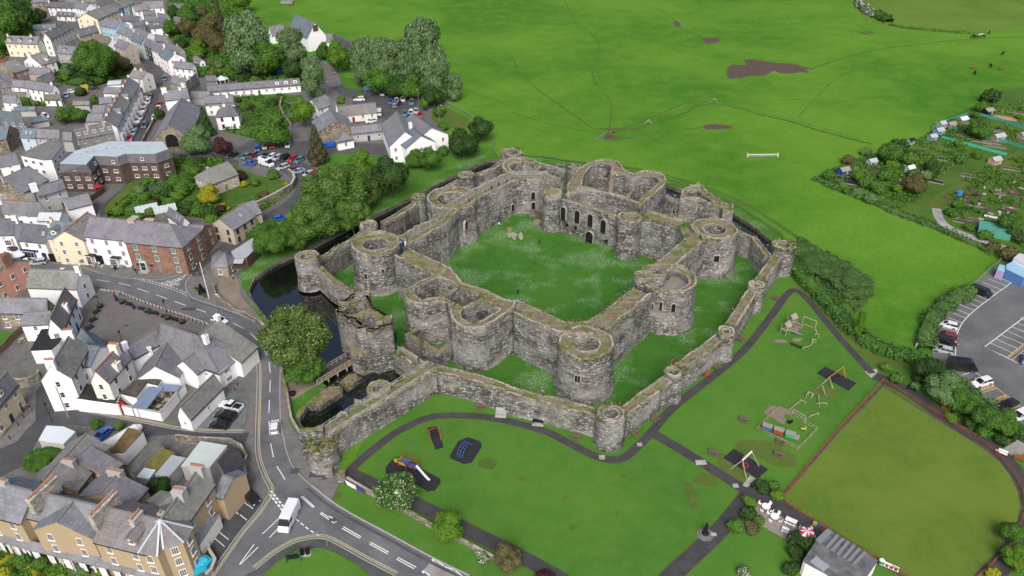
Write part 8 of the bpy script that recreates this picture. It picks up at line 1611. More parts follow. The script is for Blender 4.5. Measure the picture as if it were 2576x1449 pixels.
for i in range(12):
 t_=i*pi/6; t2=(i+1)*pi/6; m.bar((cos(t_)*.6,sin(t_)*.6,.6),(cos(t2)*.6,sin(t2)*.6,.6),.09); 
 if i%3==0: m.bar((cos(t_)*.6,sin(t_)*.6,.6),(0,0,2.9),.03)
for i in range(5): m.bar((-.5,-.4+i*.2,.55),(.5,-.4+i*.2,.55),.04)
m.bd('basket',M_redp,r_)
p=W(T13(1500,350),0); r_=emp('play_tower',(p.x,p.y,.12),-.45,'climbing unit with red rails, yellow panels and a long white slide','play equipment'); m=MB(); 
for x,y in((-1,-1),(1,-1),(1,1),(-1,1),(3,-.8),(3,.8)): m.bar((x,y,0),(x,y,2.9),.12)
for z in(1.4,2.2): m.bar((-1,-1,z),(3,-.9,z),.08); m.bar((-1,1,z),(3,.9,z),.08)
m.bd('frame',M_redp,r_); m=MB(); m.box((0,0,1.3),(2,2,.12)); m.box((2.2,0,1.0),(2.2,1.4,.1)); m.bd('deck',M_blu,r_); m=MB(); m.box((-1.05,0,1.8),(.06,1.6,.9)); m.box((0,-1.05,1.7),(1.6,.06,.8)); m.cyl((-2.3,0,.7),(-2.3,.1,.7),.6,.6,12); m.cyl((-1.6,0,1.3),(-1.6,.1,1.3),.5,.5,12); m.bd('panel',M_yel,r_)
m=MB(); m.bar((3,0,1.5),(6.4,-1.2,.35),.55,.06); m.bar((6.4,-1.2,.35),(7.1,-1.45,.3),.55,.06); m.bd('slide',Mpl,r_); r_.scale=(.85,)*3
p=W(T13(2100,190),0); r_=emp('climbing_arch',(p.x,p.y,.12),1.1,'blue arched climbing frame on the angular black mat','play equipment'); m=MB()
for s in(-.6,0,.6):
 pr=[(cos(pi*i/8)*1.9,s,sin(pi*i/8)*1.5) for i in range(9)]
 for i in range(8): m.bar(pr[i],pr[i+1],.07)
for i in range(9): x=cos(pi*i/8)*1.9; z=sin(pi*i/8)*1.5; m.bar((x,-.6,z),(x,.6,z),.06)
m.bd('bars',M_blu,r_)
def logs(name,label,segs,f,h=1.2,w_=.14,posts=True,mat=None,cat='play equipment'):
 q=[(W(f(*a),z),W(f(*b),z2)) for a,z,b,z2 in segs]; c_=sum((a+b for a,b in q),Ve())/(2*len(q)); r_=emp(name,(c_.x,c_.y,0),0,label,cat); m=MB(); c0=Ve((c_.x,c_.y,0))
 for a,b in q:
  m.bar(a-c0,b-c0,w_)
  if posts:
   for e in(a,b): m.bar(Ve((e.x-c0.x,e.y-c0.y,0)),e-c0,w_)
 m.bd('beams',mat or M_log,r_); return r_
logs('log_course','low log balance course round the wooden towers',[((355,600),.4,(430,580),.4),((430,580),.4,(460,530),.7),((445,515),1,(485,520),1),((475,455),.9,(515,470),.9),((475,395),1,(490,450),.3),((360,362),.4,(455,400),.4)],T32)
logs('log_swing_beam','tall wooden swing beam at the top of the adventure playground',[((360,285),2.6,(492,335),2.6)],T32)
logs('log_course','wooden climbing frame of leaning poles next to the orange swing',[((480,1015),.3,(545,965),2.6),((545,965),2.6,(620,900),2.6),((620,900),2.6,(655,1010),.1),((550,980),2.4,(578,1080),.1)],T32,posts=False)
logs('log_course','zig-zag balance beams above the fenced toy area',[((508,1075),.5,(518,1180),.5),((495,1158),.5,(592,1158),.5),((415,1292),.4,(508,1258),.4),((222,1218),.6,(312,1145),.6),((325,1125),.5,(378,1145),.5),((390,1070),.8,(412,1042),.8),((435,1092),.5,(455,1065),.8),((412,1045),.9,(455,1062),.9)],T32)
logs('parallel_bars','three long parallel log rails above the fenced toy area',[((255,1218),.8,(380,1290),.8),((245,1240),.8,(382,1318),.8),((360,1335),.4,(385,1315),.4)],T32)
for q,lb,sl in ((T32(238,335),'upper wooden play tower with a pitched roof',0),(T32(178,415),'lower wooden play tower with a pitched roof and metal slide',1)):
 p=W(q,1.3); r_=emp('play_tower',(p.x,p.y,0),.6,lb,'play equipment'); m=MB()
 for x in(-.7,.7):
  for y in(-.7,.7): m.bar((x,y,0),(x,y,2.6),.12)
 m.box((0,0,1.3),(1.5,1.5,.1)); m.bd('frame',M_log,r_); m=MB(); m.face([(-.95,-.95,2.5),(.95,-.95,2.5),(.95,0,3.4),(-.95,0,3.4)]); m.face([(-.95,.95,2.5),(.95,.95,2.5),(.95,0,3.4),(-.95,0,3.4)]); m.bd('roof',Mtb,r_)
 m=MB(); m.bar((.5,-.9,1.3),(2.6,-2.6,.25) if sl else (2.2,-1.8,.1),.6,.06); m.bd('slide',M_gal if sl else Mtb,r_)
for i in range(3):
 p=W(T32(245+i*38,562+i*14),.3); m=MB()
 for j in range(10):
  t_=j*pi/5; t2=(j+1)*pi/5; m.bar((p.x+cos(t_)*.35,p.y+sin(t_)*.35,.2),(p.x+cos(t2)*.35,p.y+sin(t2)*.35,.2),.16)
 tag(m.bd('stepping_tyre',M_tyre),'half buried black tyre in the row of three, %s'%['left one','middle one','right one'][i],'tyre','row of stepping tyres')
def fence(name,pts,label,h=1.1,sp=2.2,rails=(.35,.7,1.05),mat=None,f=P,r=.09,closed=False,panel=None,cat='fence',z=0):
 c=WP(pts,0,f); ln=[(p.x,p.y) for p in c]; cc=cen(ln); q=rsm(ln,sp,closed); 
 if closed: q.append(q[0])
 root=emp(name,(cc[0],cc[1],0),0,label,cat); m=MB(); mr=MB()
 pm=MB(); pm.bar((0,0,0),(0,0,h),r); pme=pm.mesh('post'); pme.materials.append(mat or Mtb)
 for i,a in enumerate(q):
  if i<100: link('post',pme,None,root,(a[0]-cc[0],a[1]-cc[1],z))
  if i<len(q)-1:
   b=q[i+1]
   for rr in rails: mr.bar((a[0]-cc[0],a[1]-cc[1],z+rr),(b[0]-cc[0],b[1]-cc[1],z+rr),.06,.09)
   if panel: mr.bar((a[0]-cc[0],a[1]-cc[1],z+h*.5),(b[0]-cc[0],b[1]-cc[1],z+h*.5),.02,h*.9,m=0)
 mr.bd('rails',panel or mat or Mtb,root); return root
fe=[(2222,962),(2300,1010),(2404,1075),(2450,1100),(2490,1130),(2520,1160),(2548,1193),(2570,1235),(2577,1275)]
fence('green_fence',fe,'rust coloured rail fence round the right side of the bowling green',mat=M_red,h=1.0,rails=(.4,.9),sp=2.6)
fence('green_fence',[(2218,962),(2165,1022),(2110,1080),(2050,1150),(2000,1215),(1972,1248)],'rust coloured rail fence on the left side of the bowling green',mat=M_red,h=1.0,rails=(.35,.9),sp=2.4)
fence('green_fence',[(1976,1268),(2080,1334),(2200,1407),(2290,1460)],'rust coloured fence between the bowling green and the pavilion',mat=M_red,h=1.0,rails=(.3,.9),sp=2.4)
fence('green_fence',[(2575,1290),(2562,1330),(2538,1375),(2500,1415),(2465,1449),(2440,1470)],'rail fence with climbing plants at the lower right of the green',mat=M_red,h=1.0,rails=(.35,.9),sp=2.6)
fence('toy_fence',[T22(2485,1395),T32(110,1225),T32(490,1435),T33(300,180),T33(20,50),T22(2470,1420)],'low wooden fence enclosing the toy train area',mat=M_log,h=.9,rails=(.3,.85),sp=2.4)
fence('field_fence',[T10(1940,1050),T10(2100,1130),T10(2240,1230),T10(2380,1300),(1246,382)],'grey fence between the school hedge and the pasture',mat=M_gal,h=1.2)
fence('field_fence',[T20(1010,1340),T20(1250,1270),T20(1700,1130),T20(1850,1080),T20(2030,1030),T20(2230,1080),T20(2540,1170),T30(250,1230),T30(900,1415),T31(1000,0)][:9],'thin wire fence crossing the pasture to the allotments',mat=pln('dark_post',(.06,.09,.04),.9),h=1.1,rails=(1.0,),sp=6)
fence('wall_railings',[(1363,398),(1425,408),(1560,428),(1675,454),(1770,482),(1860,525),(1960,590),(2010,650)],'green wire fence along the far side of the moat',mat=pln('green_wire',(.06,.13,.07),.7),h=1.1,rails=(.4,.75,1.05),sp=4)
fence('field_gate',[T20(838,1420),T20(928,1368)],'grey metal field gate at the muddy crossing of tracks',mat=M_gal,h=1.3,rails=(.2,.45,.7,.95,1.2),sp=5,cat='gate')
fence('field_gate',[T10(1915,1050),T10(1945,1012)],'grey gate at the end of the poplar row',mat=M_gal,h=1.3,rails=(.2,.6,1.2),sp=5,cat='gate')
fence('field_gate',[T32(1480,600),T32(1550,590)],'small white gate between the hedges by the right car park',mat=Mpl,h=1.2,rails=(.3,.6,.9,1.15),sp=3,cat='gate')
fence('metal_fence',[(2440,728),(2475,695),(2515,660)],'pale wire fence between the pasture and the container',mat=M_gal,h=1.5,rails=(.5,1,1.45),sp=3)
fence('allotment_net',[T30(2070,1150),T30(2300,1210),T30(2576,1300),T30(2700,1340)],'green netting fence across the upper allotments',mat=pln('green_net',(.05,.3,.24),.7),h=1.2,rails=(1.1,),sp=5,panel=pln('green_net',(.05,.3,.24),.7))
fence('allotment_net',[T30(1860,1300),T30(2050,1360),T30(2400,1440),T31(2600,60)],'green netting fence below the spreading allotment tree',mat=pln('green_net',(.05,.3,.24),.7),h=1.0,rails=(1,),sp=5,panel=MATS['green_net'])
fence('allotment_net',[T30(1740,1390),T31(1950,0),T31(2400,120)],'bright green netting beside the allotment track',mat=MATS['green_net'],h=1.0,rails=(1,),sp=5,panel=pln('bright_green_net',(.05,.42,.28),.7))
fence('allotment_net',[T30(2000,1160),T30(1780,1230),T30(1650,1300)],'blue green netting along the pasture side of the allotments',mat=MATS['green_net'],h=1.0,rails=(1,),sp=5,panel=MATS['green_net'])
a=W(T12(575,940),.3); b=W(T12(945,720),.3); d=b-a; L=d.length; c_=(a+b)/2; r_=emp('footbridge',(c_.x,c_.y,0),atan2(d.y,d.x),'timber footbridge with pale handrails crossing the moat to the sea gate','bridge'); m=MB()
for i in range(int(L/.25)): m.box((-L/2+i*.25+.12,0,.3),(.22,2.6,.08))
m.bd('deck',pln('dark_deck',(.09,.08,.07),.8),r_)
for s in(-1,1):
 m=MB(); n_=8
 for i in range(n_+1): x=-L/2+L*i/n_; m.bar((x,s*1.4,-.1),(x,s*1.4,1.4),.14)
 for z in(.75,1.35): m.bar((-L/2,s*1.4,z),(L/2,s*1.4,z),.12,.16)
 m.bar((-L/2,s*1.3,.15),(L/2,s*1.3,.15),.2,.3); m.bd('handrail',M_log,r_)
m=MB()
for x in(-L*.2,L*.05,L*.3):
 for s in(-1,1): m.bar((x,s*1.2,-3),(x,s*1.2,.2),.3)
m.bd('pier',M_log,r_)
p=W(T23(1942,1035),0); r_=emp('sundial_statue',(p.x,p.y,0),.4,'black cast statue on an octagonal stone plinth by the park path','statue'); m=MB(); m.cyl((0,0,0),(0,0,.15),1.5,1.5,8); m.cyl((0,0,.15),(0,0,.4),1.0,1.0,8); m.bd('plinth',M_pave,r_); m=MB(); m.cyl((0,0,.4),(0,0,.8),.65,.45,12); m.cyl((0,0,.8),(0,0,1.2),.35,.3,10); m.cyl((0,0,1.2),(0,0,2.2),.42,.22,10); m.cyl((0,0,2.2),(0,0,2.6),.2,.24,10); m.cyl((0,0,2.6),(0,0,2.9),.14,.1,8); m.bar((.1,0,2.1),(.6,.1,1.7),.14); m.bd('figure',Mi,r_)
for q,lb,mt in ((T12(2465,1280),'white stone seat with a grey top beside the path below the outer wall',Mpl),(T22(262,1365),'dark information desk on a white slab beside the path',Mi)):
 p=W(q,0); r_=emp('slab_seat',(p.x,p.y,.05),-.15,lb,'seat'); m=MB(); m.box((0,0,.06),(2.2,1.7,.12)); m.bd('slab',M_conc,r_); m=MB(); m.box((0,.2,.7),(2.2,1.2,.12)); m.box((-.9,.2,.4),(.15,1,.7)); m.box((.9,.2,.4),(.15,1,.7)); m.box((0,.8,.9),(2.2,.12,.7)); m.bd('desk',M_conc if mt is Mpl else Mi,r_)
p=W(T13(385,1310),0); r_=emp('notice_board',(p.x,p.y,.1),.15,'black notice board between two green posts on the verge','sign'); m=MB(); m.box((0,0,1.3),(2.0,.08,1.0)); m.bd('panel',Mi,r_)
for s in(-1,1): m=MB(); m.cyl((s*1.15,0,0),(s*1.15,0,2.0),.1,.1,8); m.cyl((s*1.15,0,2.0),(s*1.15,0,2.2),.16,.1,8); m.bd('post',pln('dark_green_paint',(.03,.1,.09),.5),r_)
p=W(T13(495,1230),0); r_=emp('twin_bins',(p.x,p.y,.1),.15,'pair of black bins on a pale slab beside the notice board','bin'); m=MB(); m.box((0,0,.05),(1.9,1.2,.1)); m.bd('slab',M_conc,r_)
for s in(-1,1): m=MB(); m.cyl((s*.45,0,.1),(s*.45,0,1.1),.38,.38,10); m.bd('bin',Mi,r_)
a=W(T13(905,505),.3); b=W(T13(1110,612),.3); d=b-a; L=d.length; c_=(a+b)/2; r_=emp('banner',(c_.x,c_.y,0),atan2(d.y,d.x),'long white and purple banner with white lettering fixed to the park wall','banner'); m=MB(); m.box((-L*.2,-.4,.85),(L*.58,.06,1.0)); m.bd('white_panel',Mpl,r_); m=MB(); m.box((L*.3,-.4,.85),(L*.4,.06,1.0)); m.bd('purple_panel',pln('purple_banner',(.08,.05,.25),.6),r_); m=MB(); m.box((-L*.46,-.44,.85),(L*.09,.02,.95)); m.box((-L*.4,-.44,.6),(L*.06,.02,.4)); m.bd('purple_emblem',MATS['purple_banner'],r_)
for q,lb in ((T13(745,440),'stone gate pillar joined to the castle bastion'),(T13(870,490),'free standing stone gate pillar at the park entrance')):
 p=W(q,0); r_=emp('gate_pillar',(p.x,p.y,0),.5,lb,'pillar'); l_=[(p.x-.7,p.y-.5),(p.x+.7,p.y-.5),(p.x+.7,p.y+.6),(p.x-.7,p.y+.6)]; mas('shaft',l_,2.3,[],parent=r_,origin=(p.x,p.y),rough=.06,top=.25,mat=Mst); r_.rotation_euler=(0,0,0)
p=W(T01(2010,1310),0); r_=emp('entrance_railings',(p.x,p.y,.1),0,'curved black railings by the entrance lamp','railings'); m=MB()
for i in range(10):
 t_=3.3+i*.28; t2=t_+.28; m.bar((cos(t_)*1.7,sin(t_)*1.7,1),(cos(t2)*1.7,sin(t2)*1.7,1),.1); m.bar((cos(t_)*1.7,sin(t_)*1.7,0),(cos(t_)*1.7,sin(t_)*1.7,1),.07)
m.bd('rail',Mi,r_)
wt=emp('garden_table',(0,0,0),0,'x','garden table'); m=MB(); m.cyl((0,0,.7),(0,0,.76),.75,.75,14); m.cyl((0,0,0),(0,0,.7),.12,.08,8); m.bd('table_top',Mpl,wt)
for i in range(4):
 t_=i*pi/2+.4; m=MB(); x,y=cos(t_)*1.15,sin(t_)*1.15; m.box((x,y,.42),(.5,.5,.06),t_); m.box((x*1.22,y*1.22,.7),(.06,.5,.55),t_); m.bd('chair',Mpl,wt)
for q,lb in ((T33(60,875),'white round garden table with four chairs on the stone terrace'),(T23(2550,775),'white round table at the far end of the stone terrace'),(T33(385,1035),'white table under the red and white parasol')): place(wt,q,.3,lb,z=.08,group='white garden tables of the terrace')
pw=cpt(pt); pw.name='white_picnic_table'; p=W(T33(225,920),0); pw.location=(p.x,p.y,.08); pw.rotation_euler=(0,0,-.6); pw['label']='long white picnic table on the stone terrace'; 
if 'group' in pw: del pw['group']
for ch in pw.children:
 ch.data=ch.data.copy(); ch.data.materials.clear(); ch.data.materials.append(Mpl)
p2=cpt(pw); p=W(T33(170,1000),0); p2.location=(p.x,p.y,.08); p2.scale=(.6,.7,.9); p2['label']='small white picnic table on the stone terrace edge'
p=W(T33(390,1010),2.0); r_=emp('parasol',(p.x,p.y,.08),0,'open red and white striped parasol over a terrace table','parasol'); m=MB(); m.cyl((0,0,0),(0,0,2.3),.04,.04,6); m.bd('pole',M_gal,r_)
V=[(0,0,2.35)]+[(cos(i*pi/6)*1.2,sin(i*pi/6)*1.2,1.95) for i in range(12)]; m=MB()
for i in range(12): m.face([V[0],V[1+i],V[1+(i+1)%12]],i%2)
m.bd('canopy',[pln('parasol_red',(.65,.03,.1),.6),Mpl],r_,fix=False)
a=W(T33(520,940),.5)
r_=emp('toy_boxes',(a.x,a.y,.05),-.6,'row of yellow, blue and red boxes by the bowling green fence','boxes')
for i,mt in enumerate((M_yel,M_blu,M_redp)): m=MB(); m.box(((i-1)*.75,0,.35),(.7,.5,.7)); m.bd('box',mt,r_)
r_=emp('scoreboard_bench',(*W(T33(1210,1380),0).xy,.05),-.6,'white framed bench with red seat pads beside the pavilion','bench'); m=MB(); m.box((0,0,.45),(2.8,.5,.06)); m.box((0,.3,.8),(2.8,.06,.4)); m.bd('frame',Mpl,r_); m=MB()
for i in range(4): m.box((-1+i*.66,0,.5),(.45,.4,.06))
m.bd('cushions',pln('dark_red_pad',(.25,.02,.04),.6),r_)
r_=emp('person_bench',(*W(T33(2340,225),0).xy,.05),-.7,'white and maroon seat group on the corner of the bowling green path','bench'); m=MB(); m.box((0,0,.45),(2.0,.5,.08)); m.box((.2,.3,.8),(1.6,.08,.4)); m.bd('seat',Mpl,r_); m=MB(); m.box((-.6,-.3,.3),(.6,.4,.5)); m.bd('bag',pln('dark_red_pad',(.25,.02,.04),.6),r_)
a=W(T33(2560,110),2.2); b=W(T33(2400,200),0); r_=emp('garden_stairs',(b.x,b.y,0),0,'grey concrete stairs with a wall climbing from the path at the right edge','stairs'); m=MB()
for i in range(8): q=b.lerp(a,(i+.5)/8); m.box((q.x-b.x,q.y-b.y,q.z/2),(.55,1.8,q.z+.2),.6)
m.bd('steps',M_conc,r_)
p=W(T33(110,30),0); r_=emp('toy_train',(p.x,p.y,.05),-.5,'wooden toy train with blue, red and green carriages in the fenced area','play equipment')
for i,(mt,nm) in enumerate(((M_blu,'blue_carriage'),(M_redp,'red_carriage'),(pln('green_play_paint',(.05,.35,.2),.5),'green_carriage'))):
 m=MB(); m.box((-2.4+i*2.2,0,.9),(1.7,1.0,1.0)); o=m.bd('carriage',mt,r_); m=MB(); m.box((-2.4+i*2.2,0,1.45),(1.9,1.2,.08)); m.bd('roof',Mtb,o)
m=MB(); m.box((3.2,0,.8),(.9,.8,.7)); m.cyl((3.4,0,1.1),(3.4,0,1.6),.12,.16,8); m.bd('engine',Mtb,r_)
for q,lb,mt in ((T32(215,1370),'dark toy springer inside the fenced area',Mi),(T32(350,1440),'yellow toy springer inside the fenced area',M_yel)):
 p=W(q,0); r_=emp('springer',(p.x,p.y,.05),0,lb,'play equipment'); m=MB(); m.cyl((0,0,0),(0,0,.4),.12,.12,8); m.bd('spring',Mi,r_); m=MB(); m.box((0,0,.6),(1,.3,.35)); m.box((.35,0,.9),(.25,.25,.35)); m.bd('seat',mt,r_)
def cow(q,f,mat,label,rz):
 if 'cow' not in PM:
  V=[(-.75,0,1.15),(-.2,0,1.1),(.35,0,1.12),(.7,0,1.2),(.98,0,1.3),(1.28,0,1.2)]; Rr=[.3,.36,.36,.28,.17,.12]; E=[(i,i+1) for i in range(5)]
  def ch(s,pts,rs):
   pr=s
   for p_,r in zip(pts,rs): V.append(p_); Rr.append(r); E.append((pr,len(V)-1)); pr=len(V)-1
  for s in(-1,1):
   ch(0,[(-.72,.2*s,.85),(-.6,.2*s,.68),(-.8,.2*s,.42),(-.74,.2*s,.05)],[.16,.1,.06,.06]); ch(3,[(.62,.18*s,.85),(.62,.18*s,.45),(.62,.18*s,.05)],[.13,.07,.06]); ch(4,[(1.0,.14*s,1.42)],[.05])
  ch(0,[(-1.05,0,1.2),(-1.12,0,.7)],[.05,.03])
  me=bpy.data.meshes.new('c'); me.from_pydata(V,E,[]); ob=bpy.data.objects.new('c',me); COL.objects.link(ob); ob.modifiers.new('s','SKIN')
  for i,r in enumerate(Rr): me.skin_vertices[0].data[i].radius=(r,r)
  me.skin_vertices[0].data[0].use_root=True; ob.modifiers.new('b','SUBSURF').levels=1; dg=bpy.context.evaluated_depsgraph_get(); o2=bpy.data.meshes.new_from_object(ob.evaluated_get(dg)); bpy.data.objects.remove(ob); o2.materials.clear(); o2.materials.append(Mi); PM['cow']=o2
 p=W(f(*q),.5); r_=emp('cow',(p.x,p.y,0),rz,label,'cow','cattle on the pasture'); o=link('body',PM['cow'],None,r_,scale=1.15); o.material_slots[0].link='OBJECT'; o.material_slots[0].material=mat
MC=pln('black_hide',(.012,.011,.011),.8); MB_=pln('brown_hide',(.2,.07,.03),.8); MW=pln('white_hide',(.5,.48,.45),.8)
for q,mt,rz,lb in (((2060,372),MC,.3,'black cow at the left of the huddle by the field boundary'),((2095,380),MC,3,'black cow in the middle of the huddle'),((2135,362),MW,.2,'white backed cow in the huddle by the field boundary'),((2160,374),MC,2.8,'black cow at the right of the huddle'),((2224,335),MC,1,'black cow apart, right of the huddle by the bush'),((2363,542),MC,.6,'black cow alone towards the right edge'),((2240,668),MC,1.4,'black cow in the middle of the grazing four'),((2063,688),MB_,.2,'reddish brown cow at the left of the grazing four'),((2083,738),MC,1.2,'black cow lowest of the grazing four'),((2348,698),MB_,0,'light brown cow at the right of the grazing four')): cow(q,T30,mt,lb,rz)
r_=emp('hurdle_pen',(*W(T21(2520,130),0).xy,0),.0,'white horse jump rails standing alone on the pasture','fence'); m=MB()
for s in(-1,1): m.bar((s*5.2,-.5,0),(s*5.2,-.5,1.4),.14); m.bar((s*5.2,.5,0),(s*5.2,.5,1.4),.14)
for y,z in((-.5,.6),(-.5,1.1),(.5,.8)): m.bar((-5.2,y,z),(5.2,y,z),.09)
m.bd('rails',Mpl,r_)
for i,(q,lb) in enumerate(((T20(1370,1245),'white A shaped field trestle on the near track fence'),(T20(2032,1030),'white A shaped field trestle where the track fence turns'))):
 p=W(q,0); m=MB(); m.bar((p.x-1.3,p.y,0),(p.x,p.y,1.8),.2); m.bar((p.x+1.3,p.y,0),(p.x,p.y,1.8),.2); m.bar((p.x-.7,p.y,.9),(p.x+.7,p.y,.9),.15); tag(m.bd('trestle',M_log),lb,'trestle')
p=W(T10(315,35),0); m=MB(); m.box((p.x,p.y,.8),(7,3,1.2)); m.box((p.x,p.y,1.45),(7.4,3.3,.12)); tag(m.bd('cattle_feeder',M_gal),'grey cattle feeder at the top edge of the pasture','feeder')
def shed(q,f,wd,dp,h,mat,rm_,label,rz=.4,gl=False):
 wd*=.85;dp*=.85;h*=.85
 p=W(f(*q),1.2); r_=emp('greenhouse' if gl else 'garden_shed',(p.x,p.y,0),rz,label,'greenhouse' if gl else 'shed'); m=MB(); x,y=wd/2,dp/2
 for pts in ([(-x,-y,0),(x,-y,0),(x,-y,h),(-x,-y,h)],[(x,y,0),(-x,y,0),(-x,y,h),(x,y,h)],[(x,-y,0),(x,y,0),(x,y,h),(x,0,h+.7),(x,-y,h)],[(-x,y,0),(-x,-y,0),(-x,-y,h),(-x,0,h+.7),(-x,y,h)]): m.face(pts)
 m.bd('wall',mat,r_); m=MB(); e=.2
 m.face([(-x-e,-y-e,h-.2),(x+e,-y-e,h-.2),(x+e,0,h+.75),(-x-e,0,h+.75)]); m.face([(-x-e,y+e,h-.2),(x+e,y+e,h-.2),(x+e,0,h+.75),(-x-e,0,h+.75)]); m.bd('roof',rm_,r_)
 m=MB(); m.box((x*.2,-y-.03,h*.5),(.8,.08,h*.85)); m.bd('door',Mtb if not gl else Mww,r_); m=MB(); m.box((-x*.5,-y-.03,h*.6),(.6,.08,.6)); m.bd('window',Mgl,r_); return r_
M_shb=pln('royal_blue_boards',(.03,.06,.34),.6); M_shg=pln('grey_blue_boards',(.2,.3,.4),.7); M_tin=pln('tin_roof',(.38,.42,.45),.5)
for a in (((762,270),T31,4,3,2.2,M_shb,Mtb,'royal blue shed with a grey roof at the left tip of the allotments'),((1045,180),T31,3.4,2.6,2.1,M_tin,M_tin,'grey tin shed right of the palm like bush'),((1420,150),T31,3,2.6,2.1,M_wood,SL['f'],'brown shed with a dark roof among the allotment bushes'),((1430,245),T31,3,2.2,1.9,pln('greenhouse_glass',(.4,.48,.5),.2),rf['white'],'small allotment greenhouse with a white roof'),((1608,205),T31,2.2,2,1.6,Mi,Mi,'small black compost shed in the middle allotments'),((2285,165),T31,4,3,2.2,pln('pink_boards',(.5,.3,.26),.7),rf['pale'],'pink shed with a pale roof beside the allotment track'),((2215,1120),T30,4.5,3.6,2.2,Mi,Mtb,'black tarred shed with a pale gable under the large dark tree'),((1745,1260),T30,3,2.8,2.6,pln('grey_boards',(.33,.33,.33),.8),M_tin,'tall grey hut at the pasture edge of the allotments'),((1720,1320),T30,3.6,3,2.2,M_shg,M_tin,'grey blue shed in front of the tall grey hut'),((1655,1375),T30,3.2,2.6,1.8,M_shg,M_tin,'low grey blue shed beside the water butt'),((1840,1255),T30,3.6,3,2,Mtb,Mtb,'brown net covered shed right of the tall grey hut'),((1965,1190),T30,4,2.6,1.4,Mtb,rf['white'],'low cold frame shed with white edges in the upper allotments'),((2320,1375),T30,5.4,3,2.0,Mtb,rf['pale'],'long white roofed shed below the spreading allotment tree'),((2560,1360),T30,3,2.6,2.1,Mtb,Mtb,'brown shed at the right edge of the upper allotments'),((1440,1415),T30,2.4,2,1.8,M_tin,Mi,'small tin bin hut at the upper left allotment corner')):
 shed(*a)
bt=[(T31,(2050,600),8,3,M_soil,'large brown bed'),(T31,(1490,310),2.4,1.6,M_soil,'small dark bed beside the small greenhouse'),(T31,(1665,375),6,2.4,Mrb,'double black bed in the middle allotments'),(T31,(1840,165),8,2.6,Mrb,'long black covered bed in the upper middle'),(T31,(2010,320),4,2.4,M_soil,'brown bed beside the track'),(T31,(2040,760),8,1.6,M_soil,'long narrow bed near the gravel path, upper'),(T31,(1990,790),7,1.4,Mrb,'long narrow bed near the gravel path, lower'),(T31,(2330,500),3,1.6,M_soil,'square bed in the right plot'),(T31,(2460,475),3,1.6,M_soil,'square bed further right in the right plot'),(T31,(2430,655),4,1.4,M_soil,'dark bed with seedlings'),(T31,(2290,745),6,1.4,Mpl,'white fleece covered bed'),(T31,(2500,260),8,2.4,M_soil,'long bed at the upper right of the lower plots'),(T31,(880,385),12,5,Mrb,'large black sheeted bed beside the blue shed'),
(T30,(1940,1365),3,1.6,M_soil,'raised bed below the green net, first'),(T30,(2000,1385),4,1.8,M_soil,'raised bed below the green net, second'),(T30,(2120,1420),4,1.8,M_soil,'raised bed below the green net, third'),(T30,(2200,1435),3,1.6,M_soil,'raised bed below the green net, fourth'),(T30,(2490,1130),9,2.4,M_soil,'dark bed at the upper right edge'),(T30,(2380,1190),8,4,asp('straw_earth',(.33,.22,.13),.3),'straw coloured plot'),(T30,(1980,1235),6,1.4,M_soil,'dark ridged bed by the cold frame'),(T30,(2320,1315),4,2,M_soil,'bed right of the spreading tree'),(T31,(2280,25),7,1.6,M_soil,'planted rows by the bright net'),(T31,(2250,15-30),6,1.4,Mi,'netted row tunnel by the bright net')]
for f,q,wd,dp,mt,lb in bt:
 p=W(f(*q),.1); r_=emp('raised_bed',(p.x,p.y,0),-.52,'allotment '+lb,'garden bed'); m=MB()
 m.box((0,0,.1),(wd,dp,.22)); m.bd('soil',mt,r_); m=MB()
 for s in(-1,1): m.box((0,s*dp/2,.15),(wd+.2,.1,.3)); m.box((s*wd/2,0,.15),(.1,dp+.1,.3))
 m.bd('edging',Mtb,r_)
rnd=random.Random(12)
for lb,gp,pl_y,n_,mt in (('small dark soil bed in the lower right allotments','small beds of the lower right allotments',[(1780,560),(2576,260),(2576,880),(2200,860),(1850,700)],18,M_soil),('pale covered bed or sheet in the lower right allotments','pale sheets of the lower right allotments',[(1800,560),(2576,180),(2576,900),(1850,720)],16,M_conc),('small soil bed in the left allotments','small beds of the left allotments',[(900,300),(1300,60),(1900,60),(2100,260),(1700,480),(1300,520)],16,M_soil),('pale scrap of sheeting in the left allotments','pale scraps in the left allotments',[(900,300),(1300,60),(2000,60),(1700,480),(1300,520)],9,M_conc),('brown bed in the upper right allotments','brown beds of the upper right allotments',[(1900,1350),(2100,1150),(2576,1080),(2576,1449),(2200,1449)],16,M_soil)):
 f=T30 if 'upper' in lb else T31; k_=0; xs=[p[0] for p in pl_y]; ys=[p[1] for p in pl_y]
 while k_<n_:
  x=rnd.uniform(min(xs),max(xs)); y=rnd.uniform(min(ys),max(ys))
  if not inside(x,y,pl_y): continue
  k_+=1; p=W(f(x,y),.3); s_=1 if mt is M_soil else .45; wd,dp=rnd.uniform(2,3.6)*s_,rnd.uniform(1,1.7)*s_; r_=emp('raised_bed',(p.x,p.y,0),-.52+rnd.choice((0,0,1.57)),lb,'garden bed',gp); m=MB(); m.box((0,0,.2),(wd,dp,.4)); m.bd('soil',mt,r_)
p=W(T31(2275,870),.9); r_=emp('fruit_cage',(p.x,p.y,0),-.5,'green netting cage beside the lower allotment hedge','cage'); m=MB(); m.box((0,0,.9),(8,6,1.8)); m.bd('net',pln('thin_green_net',(.07,.3,.22),.8),r_); m=MB()
for x in(-4,-1.3,1.3,4):
 for y in(-3,3): m.bar((x,y,0),(x,y,1.95),.08)
m.bd('frame',Mtb,r_)
